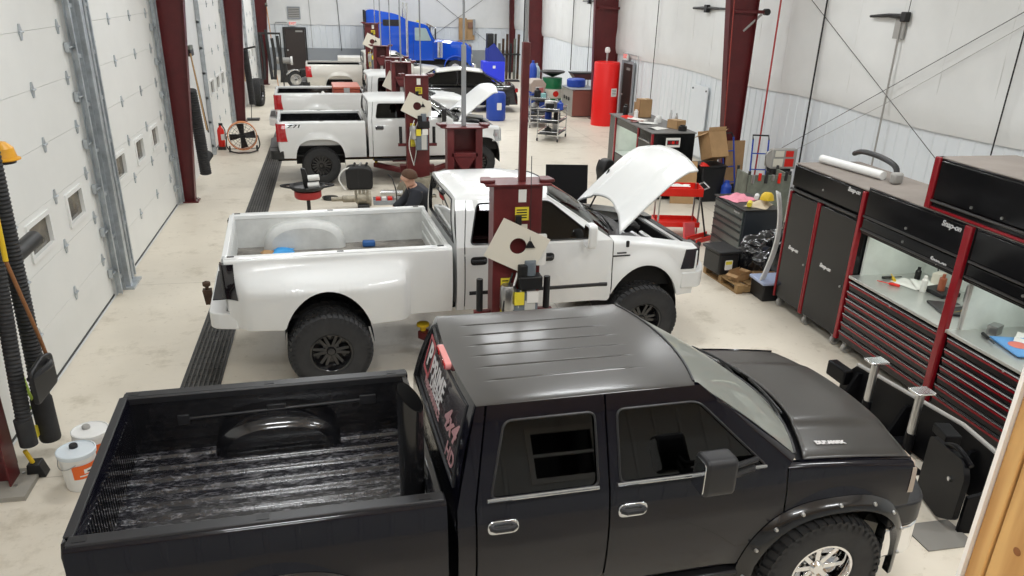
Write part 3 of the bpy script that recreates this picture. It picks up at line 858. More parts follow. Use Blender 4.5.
        # flares with bolts
        if P.get('flares'):
            for xw in (xw0, xw1):
                bm = BM(); fw = .085
                def fz(u, v):
                    a = lerp(-.12, PI + .12, u)
                    rr_ = lerp(-.002, fw, v); ca, sa = acs(a)
                    x = xw + (Ra + rr_) * ca; z = zw + (wtop + rr_) * sa
                    base = sy(x, max(zs, min(z, zr - .06)))
                    return (x, s * (base + .006 + .045 * (1 - v) ** .8 * 1.0 + .010 * math.sin(PI * v)), z)
                grid(bm, fz, 40, 5)
                grid(bm, lambda u, v: (lambda p: (p[0], p[1] - s * .06 * v, p[2]))(fz(u, 0)), 40, 1)
                fo = obj('wheel_flare', bm, M_bedblackgloss, t)
                for k in range(9):
                    a = (k + .5) / 9; p = Vector(fz(a, .55)); bm = BM()
                    cyl(bm, p - Vector((0, s * .005, 0)), p + Vector((0, s * .012, 0)), .016, .011, n=8); obj('flare_bolt', bm, M_steel, fo)
        # wheels
        pa = P.get('rimk', {})
        for xw in (xw0, xw1):
            st = P.get('steer', 0) if xw == xw1 else 0
            yo = hw - P['W'] / 2 + P.get('poke', .0) + (dual if xw == xw0 else 0)
            dsh = P.get('dish0', 0) if xw == xw0 else P.get('dish1', 0)
            make_wheel(t, (xw, s * yo, P.get('zhub', Rw)), s, Rw, P['W'], P.get('rim', 'black'), P.get('rr'), P.get('blocks', 40), dsh, P.get('rimmat'), st * 1)
            if dual and xw == xw0: make_wheel(t, (xw, s * (yo - P['W'] - .05), P.get('zhub', Rw)), s, Rw, P['W'], P.get('rim', 'black'), P.get('rr'), 24, .3, P.get('rimmat'))
    # ---------------- roof
    bm = BM()
    def roof(u, v):
        vv = lerp(-1, 1, v); p = list(roofp(u, vv)); 
        if P.get('roofribs'):
            for rv in P['roofribs']:
                p[2] -= .008 * math.exp(-((vv - rv) / .009) ** 2) * sstep(.10, .17, u) * (1 - sstep(.72, .80, u))
        return p
    grid(bm, roof, 40, 320 if P.get('roofribs') else 40)
    ro = obj('roof', bm, P.get('roofmat', body), t, sharp=60)
    if P.get('brake_lamp'):
        bm = BM(); p = Vector(roofp(0, P.get('blv', 0)))
        prism(bm, round_poly([(-.16, -.028), (.16, -.028), (.16, .028), (-.16, .028)], .025, 4), -.03, .012, 'x', Matrix.Translation(p + Vector((-.012, 0, -.02))) )
        bl = obj('brake_lamp', bm, M_tailpale, t, bevel=.006)
        for q in (-.11, .11):
            bm = BM(); prism(bm, rrect(q - .04, q + .04, -.02, .02, .01, 3), -.036, -.03, 'x', Matrix.Translation(p + Vector((-.012, 0, -.02))))
            obj('lamp_segment', bm, M_tail, bl)
    # ---------------- cab back with the rear window
    zbk = P.get('zbk', zb)
    def back(a, b):
        bot = Vector((xcr, a * (sy(xcr, zb) - .0), zbk)); top = Vector(roofp(0, a))
        p = bot.lerp(top, b); return tuple(p + Vector((-.02 * math.sin(PI * b), 0, 0)))
    A0, A1, B0, B1 = -.84, .84, P.get('rwb0', .10), .9
    bm = BM(); segs = [(-1, A0, 0, 1), (A1, 1, 0, 1), (A0, A1, 0, B0), (A0, A1, B1, 1)]
    for a0, a1, b0, b1 in segs: grid(bm, lambda u, v: back(lerp(a0, a1, u), lerp(b0, b1, v)), 8, 8)
    grid(bm, lambda u, v: (xcr, lerp(-1, 1, u) * sy(xcr, lerp(zs, zbk, v)), lerp(zs, zbk, v)), 4, 6)
    bko = obj('cab_back', bm, body, t)
    bm = BM(); grid(bm, lambda u, v: tuple(Vector(back(lerp(A0, A1, u), lerp(B0, B1, v))) + Vector((.012, 0, 0))), 10, 6); obj('rear_window', bm, P.get('rearglass', M_tint), bko)
    bm = BM(); ring = [Vector(back(lerp(A0, A1, k / 10), B0)) for k in range(11)] + [Vector(back(A1, lerp(B0, B1, k / 6))) for k in range(1, 7)] + [Vector(back(lerp(A1, A0, k / 10), B1)) for k in range(1, 11)] + [Vector(back(A0, lerp(B1, B0, k / 6))) for k in range(1, 7)]
    tube(bm, ring, .011, 6); obj('window_seal', bm, M_trimblk, bko)
    # ---------------- windshield, cowl
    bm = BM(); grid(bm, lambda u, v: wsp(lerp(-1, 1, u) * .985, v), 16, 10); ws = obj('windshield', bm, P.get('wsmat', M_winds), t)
    bm = BM(); ring = [Vector(wsp(lerp(-.985, .985, k / 14), 0)) for k in range(15)]; tube(bm, ring, .012, 6)
    ring = [Vector(wsp(lerp(-.985, .985, k / 14), 1)) for k in range(15)]; tube(bm, ring, .010, 6); obj('windshield_seal', bm, M_trimblk, ws)
    bow = P.get('wsbow', .26)
    bm = BM()
    def cowl(u, v):
        vv = lerp(-1, 1, u); x0 = P['xws'] + bow * (1 - vv * vv) - .02; x1 = P['xhr'] + bow * (1 - vv * vv) + .06
        return (lerp(x0, x1, v), vv * lerp(sy(xA, zb) - .05, yh + .03, v), lerp(zcw, zrf - .06, v) - .03 * math.sin(PI * v))
    grid(bm, cowl, 16, 5); co = obj('cowl', bm, M_trimblk, t)
    for wv, wl in ((-.5, .62), (.25, .62)):                   # wipers
        bm = BM(); pts = [Vector(wsp(wv + wl * k / 5, .05 + .045 * math.sin(k / 5 * PI))) + Vector((.03, 0, .03)) for k in range(6)]
        tube(bm, pts, .010, 6); tube(bm, [Vector(cowl((wv + 1) / 2, .4)), pts[2]], .012, 6); obj('wiper', bm, M_black, t)
    # ---------------- hood
    ang = P.get('hood_open', 0.0); xhr = P['xhr']
    bulge = P.get('hood_bulge', .02)
    def hood(u, v):
        vv = lerp(-1, 1, v); x0 = xhr + bow * (1 - vv * vv); x1 = xhf + P.get('hfbow', .1) * (1 - vv * vv)
        x = lerp(x0, x1, u); z = lerp(zrf, zhf, max(0, (x - xA) / (xhf - xA)) ** 1.4) - .01
        z += P.get('crown', .045) * (1 - abs(vv) ** 2.6) + bulge * (1 - sstep(.5, .62, abs(vv))) * (1 - .5 * sstep(.6, 1, u))
        z -= .05 * sstep(.9, 1.0, u) ** 2 + P.get('nose', 0) * sstep(.62, 1.05, u) ** 2
        z -= .012 * sstep(.93, 1, abs(vv))
        return Vector((x, vv * yh, z))
    H = Matrix.Identity(4)
    if ang:
        hp = Vector((xhr + .02, 0, zrf + .0)); H = Matrix.Translation(hp + Vector(P.get('hood_shift', (0, 0, 0)))) @ Matrix.Rotation(-ang, 4, 'Y') @ Matrix.Diagonal((P.get('hood_len', 1.0), 1, 1, 1)) @ Matrix.Translation(-hp)
    bm = BM(); grid(bm, lambda u, v: H @ hood(u, v), 30, 50)
    ho = obj('hood', bm, [P.get('hoodmat', body), P.get('hoodunder', M_under)], t, sharp=40)
    md = ho.modifiers.new('thickness', 'SOLIDIFY'); md.thickness = .022; md.offset = -1; md.material_offset = 1; md.use_rim = True; md.material_offset_rim = 0
    # ---------------- front end
    if P.get('front', True):
        bm = BM(); gz0, gz1 = P.get('grz', (zhf - .34, zhf - .06)); gw = hw - .42
        box(bm, xhf - .02, xhf + .06, -gw, gw, gz0, gz1); go = obj('grille', bm, M_trimblk, t, bevel=.015)
        bm = BM()
        for k in range(4): z = lerp(gz0 + .04, gz1 - .04, k / 3); box(bm, xhf + .055, xhf + .075, -gw + .02, gw - .02, z - .012, z + .012)
        obj('grille_bars', bm, P.get('grmat', M_trimblk), go)
        bz0, bz1 = P.get('fbz', (zs - .02, zs + .24))
        fx = P.get('fbx', 0.0)
        pl = round_poly([(xhf - .22, -hw - .01), (xhf + .06, -hw + .0), (xhf + .24, -hw + .35), (xhf + .28, 0), (xhf + .24, hw - .35), (xhf + .06, hw - .0), (xhf - .22, hw + .01), (xhf - .22, hw - .08), (xhf + .1, 0), (xhf - .22, -hw + .08)], [.03, .12, .1, .2, .1, .12, .03, .01, .1, .01], 5)
        pl = [(p_[0] + fx, p_[1]) for p_ in pl]
        bm = BM(); prism(bm, pl, bz0, bz1, 'z'); bo = obj('front_bumper', bm, P.get('fbmat', body), t, bevel=.025, seg=3)
        if P.get('fbcap'):
            bm = BM(); prism(bm, pl, bz1 + .004, bz1 + P['fbcap'], 'z'); obj('bumper_cap', bm, M_trimblk, bo, bevel=.03, seg=3)
    # ---------------- engine bay
    if ang:
        bm = BM(); box(bm, xA + .05, xhf - .06, -yh + .02, yh - .02, zs + .1, zs + .14)
        for s in (-1, 1): box(bm, xA + .05, xhf - .03, s * (yh - .01) - .015, s * (yh - .01) + .015, zs + .1, zhf - .12)
        box(bm, xhf - .1, xhf - .03, -yh, yh, zs + .1, zhf - .1); eb = obj('engine_bay', bm, M_under, t)
        bm = BM(); box(bm, xA + .35, xhf - .3, -.27, .27, zs + .15, zhf - .2); box(bm, xA + .45, xhf - .4, -.18, .18, zhf - .2, zhf - .12); en = obj('engine', bm, M_dsteel, t, bevel=.03)
        bm = BM()
        for k in range(4): cyl(bm, (xA + .5 + k * .13, -.24, zhf - .17), (xA + .5 + k * .13, .24, zhf - .17), .04, n=10)
        obj('valve_cover', bm, M_steel, en)
        bm = BM(); tube(bm, smooth_path([(xhf - .2, -.5, zhf - .2), (xhf - .35, -.45, zhf - .12), (xhf - .5, -.3, zhf - .12), (xhf - .62, -.25, zhf - .22)]), .05, 10); obj('intake_pipe', bm, M_black, en)
        bm = BM(); tube(bm, smooth_path([(xhf - .2, .4, zhf - .15), (xhf - .4, .45, zhf - .1), (xhf - .7, .35, zhf - .16)]), .045, 10); obj('coolant_hose', bm, M_rubber, en)
        bm = BM(); box(bm, xA + .2, xA + .5, -yh + .06, -yh + .26, zhf - .3, zhf - .1); obj('battery', bm, M_black, t, bevel=.012)
        bm = BM(); lathe(bm, [(0, 0), (.14, 0), (.14, .2), (.1, .23), (0, .23)], Matrix.Translation((xhf - .32, yh - .26, zhf - .3)), 20); obj('air_filter', bm, M_trimblk, t)
        bm = BM(); lathe(bm, [(.15, .0), (.17, .02), (.17, .06), (.12, .08), (.06, .05)], basis((xhf - .14, 0, zhf - .45), (0, 1, 0), (0, 0, 1)), 24); obj('fan_shroud', bm, M_black, t)
        bm = BM(); box(bm, xhf - .08, xhf - .02, -yh, yh, zhf - .12, zhf - .07); obj('radiator_support', bm, P.get('rsmat', body), t, bevel=.01)
        bm = BM(); cyl(bm, tuple(H @ Vector((xhr + .55, yh - .12, zrf - .05))), (xA + .3, yh - .08, zrf - .1), .012, n=8); obj('hood_strut', bm, M_black, t)
    # ---------------- chassis, interior
    bm = BM()
    for s in (-1, 1): box(bm, -.05, xhf - .05, s * .42 - .05, s * .42 + .05, zs - .14, zs + .02)
    for x in (.2, 1.2, 2.1, 3.2, 4.2, xhf - .2): box(bm, x - .05, x + .05, -.42, .42, zs - .12, zs)
    obj('frame_rails', bm, M_under, t)
    for xw in (xw0, xw1):
        bm = BM(); zh = P.get('zhub', Rw); tube(bm, [(xw, -hw + .2, zh), (xw, -.25, zh), (xw, -.16, zh), (xw, .16, zh), (xw, .25, zh), (xw, hw - .2, zh)], [.05, .05, .13, .13, .05, .05], 12)
        obj('axle', bm, M_rust, t)
        for s in (-1, 1):
            bm = BM(); tube(bm, [(xw + .09 * math.cos(q * .7), s * .52 + .07 * math.sin(q * .7), lerp(zh + .02, zs + .14, q / 60)) for q in range(61)], .013, 6); obj('coil_spring', bm, M_dsteel, t)
    bm = BM(); box(bm, .1, xA + .1, -hw + .12, hw - .12, zs + .02, zs + .06)
    box(bm, .06, xbf - .02, -yin + .02, yin - .02, zfl - .05, zfl - .015); obj('floor_pan', bm, M_under, t)
    bm = BM(); cyl(bm, (.1, -.55, zs - .06), (3.0, -.45, zs - .08), .045, n=10); obj('exhaust_pipe', bm, M_rust, t)
    bm = BM(); box(bm, xA - .22, xA + .12, -hw + .12, hw - .12, zs + .3, zcw - .04); obj('dashboard', bm, M_tan, t, bevel=.05)
    for xs_, ys_ in ((xB + .25, -.42), (xB + .25, .42), (xR0 + .3, -.42), (xR0 + .3, .42)):
        bm = BM(); box(bm, xs_ - .1, xs_ + .4, ys_ - .24, ys_ + .24, zs + .3, zs + .46); so = obj('seat', bm, M_seat, t, bevel=.05)
        bm = BM(); prism(bm, [(xs_ - .12, zs + .4), (xs_ + .02, zs + .4), (xs_ - .1, zb + .12), (xs_ - .2, zb + .12)], ys_ - .24, ys_ + .24, 'y'); box(bm, xs_ - .22, xs_ - .12, ys_ - .13, ys_ + .13, zb + .14, zb + .3); obj('backrest', bm, M_seat, so, bevel=.04)
    bm = BM(); lathe(bm, [(.17 + .016 * math.cos(a * PI / 4), .016 * math.sin(a * PI / 4)) for a in range(9)], basis((xA - .42, .42, zb - .1), (0, 1, 0), (-.35, 0, 1)), 24); obj('steering_wheel', bm, M_black, t)
    H_ = dict(sy=sy, roofp=roofp, back=back, hood=hood, H=H, wsp=wsp, lean=lean, zlow=zlow)
    return t, H_

M_bedblackgloss = node_mat('gloss_black_flare', (0.010, 0.010, 0.011), 0.2, coat=0.4)
M_tailpale = node_mat('brake_lamp_clear_red', (0.75, 0.28, 0.27), 0.15, coat=1.0)
# ================================================================ the black crew cab in the foreground
PB = dict(paint=M_blackpaint, roofmat=M_blackdusty, hoodmat=M_blackdusty, bedmat=M_bedblack, floormat=M_bedfloor, capmat=M_trimblk,
          hw=.955, rail=.90, xbf=2.03, xcr=2.09, xR0=2.20, xR0t=2.30, xB=3.03, xA=4.25, xhf=5.25, xrr=2.24, xrf=3.62, xtopF=3.66, xws=4.32, xhr=4.38,
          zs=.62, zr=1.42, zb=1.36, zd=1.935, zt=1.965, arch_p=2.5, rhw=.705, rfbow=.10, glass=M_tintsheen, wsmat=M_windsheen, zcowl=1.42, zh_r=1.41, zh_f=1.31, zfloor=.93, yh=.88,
          xw0=1.05, xw1=4.63, R=.47, W=.31, Ra=.56, arch_top=.56, rim='chrome', rimmat=M_chrome, rr=.235, blocks=44, flares=True, flare=.03, poke=.05,
          brightline=True, roofribs=(-.62, -.36, -.12, .12, .36, .62), brake_lamp=True, bezelmat=M_brightline, handlemat=M_trimblk,
          win_r=[(2.29, 1.40), (2.96, 1.40), (2.96, 1.84), (2.40, 1.84)], win_f=[(3.10, 1.40), (4.09, 1.40), (3.64, 1.84), (3.10, 1.84)],
          fbmat=M_chrome, hlmat=node_mat('amber_lens', (.40, .33, .27), .15, coat=.6), fbcap=.20, fbz=(.50, .76), mscale=.86, mout=.24, mx=3.58, mz=1.57, mdep=.10, marm=.42, tlz=(.78, 1.18), hz=1.22, fbx=.07, rearglass=node_mat('dusty_tinted_glass', (.055, .05, .055), .22, coat=.5), ribp=.155, ribh=.022, house_h=.30, house_l=.45, hood_bulge=.025, hfbow=.12,
          wsbow=.22, hlw=.06, hlz=(1.06, 1.25))
black_truck, HB = make_pickup('pickup_truck', 'glossy black crew cab pickup with an empty ribbed bed in the foreground', (-1.525, 4.905), R(2.6), PB)

# ================================================================ the lifted white dually with its hood up
PR = dict(paint=M_whitepaint, bedmat=M_bedwhite, floormat=M_beddirt, hw=.965, rail=.94, xbf=2.42, xcr=2.47, xR0=2.56, xR0t=2.62, xB=3.36, xA=4.33, xhf=5.46,
          xrr=2.50, xrf=3.56, xtopF=3.56, xws=4.28, xhr=4.42, zs=.73, zr=1.51, zb=1.50, zd=1.99, zt=2.10, rhw=.72, zcowl=1.5, zh_r=1.52, zh_f=1.36, zfloor=1.08, yh=.78,
          xw0=1.03, xw1=4.76, rr=.225, R=.455, W=.33, Ra=.48, arch_top=.67, zw=.5, dual=.19, rim='star', blocks=46, poke=.10, dish1=.0, tailmat=M_taildark, handlemat=M_trimblk,
          win_r=[(2.63, 1.53), (3.29, 1.53), (3.29, 1.955), (2.74, 1.955)], win_f=[(3.42, 1.53), (4.12, 1.53), (3.58, 1.955), (3.42, 1.955)],
          hood_open=R(51), hood_len=1.12, hood_shift=(.02, 0, .04), nose=.06, crown=.03, sidestripe=.95, mscale=.95, mout=.17, mx=3.98, mz=1.61, mirmat=M_whitepaint, ribp=.16, ribh=.012,
          house_h=.36, house_x=-.16, house_l=.50, house_d=.22, tgribs=14, hlmat=M_lensdark, hlz=(1.08, 1.33),  hlw=.24, tlw=.14, tlz=(1.08, 1.46), fbz=(.82, 1.04), zrb=.75, hz=1.34, board=False, rwb0=.04,
          hood_bulge=.03, wsbow=.24, grz=(.98, 1.3), tgmat=M_bedwhite)
PR['steer'] = 0.0
ram, HR = make_pickup('pickup_truck', 'lifted white dually pickup with its hood open and an open white bed', (-1.26, 9.50), R(3.5), PR)

# ================================================================ white crew cab pickup on the second lift
PZ = dict(paint=M_whitepaint, bedmat=M_bedblack, floormat=M_bedblack, hw=.955, rail=.90, xbf=1.88, xcr=1.94, xR0=2.03, xR0t=2.08, xB=2.9, xA=3.86, xhf=4.95,
          xrr=1.98, xrf=3.2, xtopF=3.24, xws=3.84, xhr=3.96, zs=.60, zr=1.39, zb=1.42, zd=1.80, zt=1.89, rhw=.72, zcowl=1.36, zh_r=1.36, zh_f=1.26, zfloor=.86, yh=.80,
          xw0=.88, xw1=4.42, R=.42, W=.28, Ra=.53, arch_top=.60, arch_p=3.2, rim='black', blocks=36, poke=.02, win_r=[(2.12, 1.46), (2.82, 1.46), (2.82, 1.76), (2.18, 1.76)], win_f=[(2.97, 1.46), (3.68, 1.46), (3.3, 1.76), (2.97, 1.76)],
          hood_open=R(45), nose=.02, crown=.025, hood_len=1.15, hood_bulge=.0, tlz=(.98, 1.36), tlw=.22, rbmat=M_dsteel, zrb=.62, front=False, handlemat=M_trimblk, capmat=M_whitepaint, mx=3.6, mz=1.54, mirmat=M_trimblk, bezelmat=M_brightline, rsmat=M_dsteel)
z71, HZ = make_pickup('pickup_truck', 'white crew cab pickup with red tail light on the second lift, hood up', (-1.28, 19.42), R(2.5), PZ)

# ================================================================ white pickup behind it and the silver one beyond
PW = dict(PZ); PW.update(hw=.96, rail=.91, xbf=2.40, xcr=2.46, xR0=2.56, xR0t=2.62, xB=3.3, xA=4.1, xhf=5.2, xrr=2.5, xrf=3.55, xtopF=3.55, xws=4.08, xhr=4.2,
          win_r=[(2.74, 1.48), (3.22, 1.48), (3.22, 1.84), (2.78, 1.84)], win_f=[(3.37, 1.48), (3.95, 1.48), (3.6, 1.84), (3.37, 1.84)], zd=1.88, zt=1.98, zr=1.43, zb=1.44, xw0=1.1, xw1=4.65,
          hood_open=0.0, front=True, tlz=(1.02, 1.40), rbmat=M_whitepaint, bedmat=M_bedblack, flare=.06, capmat=M_whitepaint)
wt, HW = make_pickup('pickup_truck', 'white pickup carrying a red tool chest in its black bed', (-1.60, 24.15), R(2.0), PW)
PG = dict(PZ); PG.update(paint=M_silverpaint, capmat=M_silverpaint, xbf=2.05, xcr=2.12, xR0=2.2, xR0t=2.26, xB=3.05, xA=4.0, xhf=5.1, xrr=2.16, xrf=3.3, xtopF=3.34, xws=3.98, xhr=4.1,
          win_r=[(2.3, 1.46), (2.98, 1.46), (2.98, 1.76), (2.34, 1.76)], win_f=[(3.12, 1.46), (3.82, 1.46), (3.45, 1.76), (3.12, 1.76)], xw0=1.2, xw1=4.5, hood_open=0.0, front=True, tlz=(.95, 1.34), rbmat=M_dsteel, R=.40)
gm, HG = make_pickup('pickup_truck', 'silver beige pickup with red tail light, farthest of the pickups', (-1.02, 33.3), R(2.0), PG)
# ================================================================ two post lifts
M_beige = node_mat('cream_plastic_sheet', (0.74, 0.70, 0.60), 0.55)
M_motor = node_mat('grey_motor', (0.16, 0.19, 0.22), 0.4, var=0.2, vscale=6)
M_hydro = node_mat('reservoir_white', (0.55, 0.55, 0.52), 0.4)
M_label = node_mat('yellow_label', (0.80, 0.66, 0.05), 0.5)
M_paper = node_mat('paper_white', (0.80, 0.79, 0.75), 0.6)
M_pole = node_mat('grey_conduit', (0.32, 0.33, 0.34), 0.4, metal=0.5)

def lift_column(loc, label, face, control, ext=1.25, H=2.40, pole_dx=.0, ext_mat=None, pw_=.035):
    """face = +1: the carriage opening looks to +y (a near column); -1: it looks towards the camera"""
    t = thing('lift_column', label, 'vehicle lift', (loc[0], loc[1], 0), 0.0 if face > 0 else PI, 'vehicle lift columns' if False else None)
    bm = BM(); w, d, th = .24, .13, .012
    box(bm, -w, w, -d, -d + th, 0.02, H)
    for s in (-1, 1):
        box(bm, s * w - th / 2, s * w + th / 2, -d, d, 0.02, H)
        box(bm, min(s * w, s * (w - .09)), max(s * w, s * (w - .09)), d - th, d, 0.02, H)
    obj('post', bm, M_liftred, t, bevel=.006)
    bm = BM(); box(bm, -.30, .30, -.30, .26, 0, .02)
    obj('base_plate', bm, M_liftred, t)
    bm = BM(); prism(bm, [(-.33, -.17), (.33, -.17), (.33, .10), (.25, .17), (-.25, .17), (-.33, .10)], H, H + .018, 'z'); tp = obj('top_plate', bm, M_liftred, t)
    for s in (-1, 1):
        bm = BM(); prism(bm, round_poly([(s * .3 - .08, -.1), (s * .3 + .08, -.1), (s * .3 + .05, .08), (s * .3 - .05, .08)], .03, 3), H + .018, H + .05, 'z'); obj('pulley_cover', bm, M_liftred, tp, bevel=.008)
    # carriage
    cz = .62
    bm = BM(); box(bm, -.2, .2, -.06, .15, cz - .32, cz + .42)
    ca = obj('carriage', bm, M_liftred, t, bevel=.01)
    bm = BM(); box(bm, -.38, .38, .12, .28, cz - .30, cz - .12); obj('arm_yoke', bm, M_liftred, ca, bevel=.01)
    for s in (-1, 1):                                         # swing arms with pads under the truck
        bm = BM(); Ma = Matrix.Translation((s * .3, .2, cz - .26)) @ Matrix.Rotation(s * -R(38) + PI / 2, 4, 'Z')
        box(bm, 0, .95, -.06, .06, -.05, .05, Ma); ar = obj('swing_arm', bm, M_liftred, t, bevel=.008)
        bm = BM(); p = Ma @ Vector((.92, 0, .05)); cyl(bm, p, p + Vector((0, 0, .06)), .035, n=10); cyl(bm, p + Vector((0, 0, .06)), p + Vector((0, 0, .09)), .075, n=16); obj('lift_pad', bm, M_yellow, ar)
        bm = BM(); cyl(bm, (s * .36, -.02, 1.02), (s * .36, -.02, 1.38), .035, n=10); obj('padded_adapter', bm, M_black, t)
        bm = BM(); box(bm, min(s * .24, s * .42), max(s * .24, s * .42), -.05, .01, .96, 1.02); obj('adapter_bracket', bm, M_liftred, t)
    # cylinder inside
    bm = BM(); cyl(bm, (0, .03, .2), (0, .03, H - .55), .045, n=14); obj('hydraulic_cylinder', bm, M_hydro, t)
    bm = BM(); prism(bm, [(-.17, H - .38), (.17, H - .38), (.05, H - .58), (-.05, H - .58)], .08, .12, 'y'); box(bm, -.19, .19, .05, .13, H - .40, H - .34); obj('chain_guard', bm, M_liftred, t, bevel=.006)
    # extension pole and the line going up
    bm = BM(); box(bm, pole_dx - pw_, pole_dx + pw_, -pw_, pw_, H + .018, H + ext); obj('extension_pole', bm, ext_mat or M_liftred, t, bevel=.006)
    bm = BM(); cyl(bm, (pole_dx, 0, H + ext), (pole_dx, 0, ZC), .016, n=8); obj('overhead_line', bm, M_pole, t)
    if control:
        y = -d - .004
        Mt = basis((-.02, y - .10, H - .62), (math.cos(R(-27)), 0, math.sin(R(-27))), (-math.sin(R(-27)), 0, math.cos(R(-27))))
        bm = BM(); ho = [(.085 * math.cos(2 * PI * k / 20) + .0, .085 * math.sin(2 * PI * k / 20) + .02) for k in range(20)]
        plate(bm, [(-.27, -.22), (.27, -.22), (.27, .22), (-.27, .22)], [ho], lambda u, v, q: Mt @ Vector((u, v, -q)), .008); obj('plastic_shield', bm, M_beige, t)
        Mt2 = basis((.19, y - .07, H - .66), (1, 0, 0), (0, 0, 1))
        bm = BM(); plate(bm, rrect(-.10, .10, -.17, .17, .02, 2), [], lambda u, v, q: Mt2 @ Vector((u, v, -q)), .006); obj('side_card', bm, M_paper, t)
        for (x0, x1, z0, z1, m, nm) in ((-.03, .11, H - .36, H - .22, M_label, 'warning_label'), (-.02, .10, H - .48, H - .40, M_beige, 'warning_label'), (.0, .08, H - .17, H - .04, M_paper, 'warning_label'), (-.16, -.06, H - 1.48, H - .98, M_label, 'decal')):
            bm = BM(); box(bm, x0, x1, y - .003, y, z0, z1); lb = obj(nm, bm, m, t)
            if m is M_label:
                bm = BM()
                for k in range(4): zz = lerp(z0 + .03, z1 - .03, k / 3); box(bm, x0 + .015, x1 - .02, y - .005, y - .003, zz - .006, zz + .006)
                obj('print', bm, M_black, lb)
        bm = BM(); box(bm, -.03, .03, y - .05, y, H - .40, H - .30); obj('limit_switch', bm, M_black, t, bevel=.005)
        bm = BM(); box(bm, .0, .24, y - .18, y - .02, H - 1.06, H - .92); cyl(bm, (.05, y - .1, H - .98), (.05, y - .1, H - .80), .06, n=14); obj('power_unit', bm, M_black, t, bevel=.01)
        bm = BM(); cyl(bm, (.12, y - .10, H - .92), (.12, y - .10, H - .76), .06, n=18); obj('motor', bm, M_motor, t, bevel=.01)
        bm = BM(); lathe(bm, [(0, .0), (.07, .0), (.085, .03), (.085, .24), (.07, .28), (0, .28)], Matrix.Translation((-.10, y - .1, H - 1.30)), 18); obj('filter_housing', bm, M_steel, t)
        bm = BM(); box(bm, -.06, .20, y - .17, y - .01, H - 1.54, H - 1.10); ob = obj('oil_reservoir', bm, M_motor, t, bevel=.015)
        bm = BM(); box(bm, .06, .17, y - .178, y - .17, H - 1.52, H - 1.18); obj('label_panel', bm, M_hydro, ob)
        bm = BM(); box(bm, -.05, .05, y - .19, y - .17, H - 1.22, H - 1.08); obj('label_panel', bm, M_label, ob)
        bm = BM(); box(bm, .08, .2, y - .19, y - .15, H - 1.20, H - 1.08); obj('label_panel', bm, M_paper, ob)
        for k in range(3):
            bm = BM(); a = random.uniform(-.1, .2); tube(bm, smooth_path([(a, y - .08, H - .9), (a - .1, y - .16, H - 1.2), (a - .12 + k * .03, y - .12, H - 1.5), (-.1, y - .03, H - 1.9)]), .011, 6); obj('hose', bm, (M_paper, M_black, M_hydro)[k], t)
        bm = BM(); tube(bm, [(.11, y - .04, H + .3), (.11, y - .1, H - .55)], .004, 5); prism(bm, [(.06, H - .62), (.16, H - .62), (.12, H - .55), (.10, H - .55)], y - .125, y - .1, 'y'); obj('pendant_switch', bm, M_black, t)
    return t
lift_column((1.76, 8.02), 'maroon lift column with cream plastic shield in front of the open-hood dually', 1, True, 1.35, pole_dx=.06)
lift_column((1.76, 11.5), 'maroon lift column with exposed carriage between the dually and the second lift', -1, False, 1.1, ext_mat=M_pole, pw_=.03)
lift_column((1.72, 17.95), 'maroon lift column with a cream shield in front of the second white pickup', 1, True, .8, 2.45, pole_dx=.1, ext_mat=M_pole, pw_=.012)
lift_column((1.66, 21.2), 'maroon lift column just beyond the second white pickup', -1, False, 1.3, 2.45, ext_mat=M_pole, pw_=.02)
lift_column((1.60, 22.55), 'maroon lift column with shield in front of the pickup with the red tool chest', 1, True, 1.3, 2.45, pole_dx=-.1, ext_mat=M_pole, pw_=.012)
lift_column((1.50, 27.0), 'maroon lift column beyond the pickup with the red tool chest', -1, False, 1.3, 2.45, ext_mat=M_pole, pw_=.02)
lift_column((1.42, 31.2), 'maroon lift column with shield in front of the silver pickup, below the blue semi', 1, True, 1.3, 2.95, pole_dx=.12, ext_mat=M_pole, pw_=.014)
# ================================================================ tool storage along the right
M_cab = node_mat('cabinet_gloss_black', (0.008, 0.008, 0.009), 0.14, var=0.2, vscale=2.0, spec=.4)
M_cabtop = node_mat('cabinet_top_dusty', (0.30, 0.26, 0.23), 0.6, var=0.2, vscale=2.0)
M_cabtrim = node_mat('cabinet_red_trim', (0.26, 0.007, 0.014), 0.25, coat=0.2)
M_drawer = node_mat('drawer_dark', (0.014, 0.012, 0.012), 0.3, coat=0.0)
M_worktop = node_mat('stainless_worktop', (0.62, 0.63, 0.60), 0.3, metal=0.7, var=0.1, vscale=3.0)
M_hutch = node_mat('hutch_back', (0.66, 0.70, 0.66), 0.5, var=0.1, vscale=5.0)
M_letter = node_mat('chrome_letters', (0.85, 0.85, 0.86), 0.2, metal=0.4)
M_castor = node_mat('castor_grey', (0.35, 0.34, 0.32), 0.5)
M_blue = node_mat('blue_plastic', (0.02, 0.07, 0.42), 0.4)
M_green = node_mat('green_drum', (0.01, 0.17, 0.06), 0.4)
M_lightbar = node_mat('hutch_lamp', (0.95, 1.0, 0.95), 0.5, emit=1.2)

def castor(p, x, y, z1=.15):
    x -= .04
    bm = BM(); cyl(bm, (x, y - .025, .065), (x, y + .025, .065), .065, n=18); w = obj('castor', bm, M_castor, p, bevel=.006)
    bm = BM(); box(bm, x - .035, x + .035, y - .035, y - .028, .05, z1); box(bm, x - .035, x + .035, y + .028, y + .035, .05, z1); box(bm, x - .045, x + .045, y - .04, y + .04, z1 - .01, z1)
    cyl(bm, (x, y - .04, .065), (x, y + .04, .065), .012, n=8)
    obj('castor_fork', bm, M_steel, w)

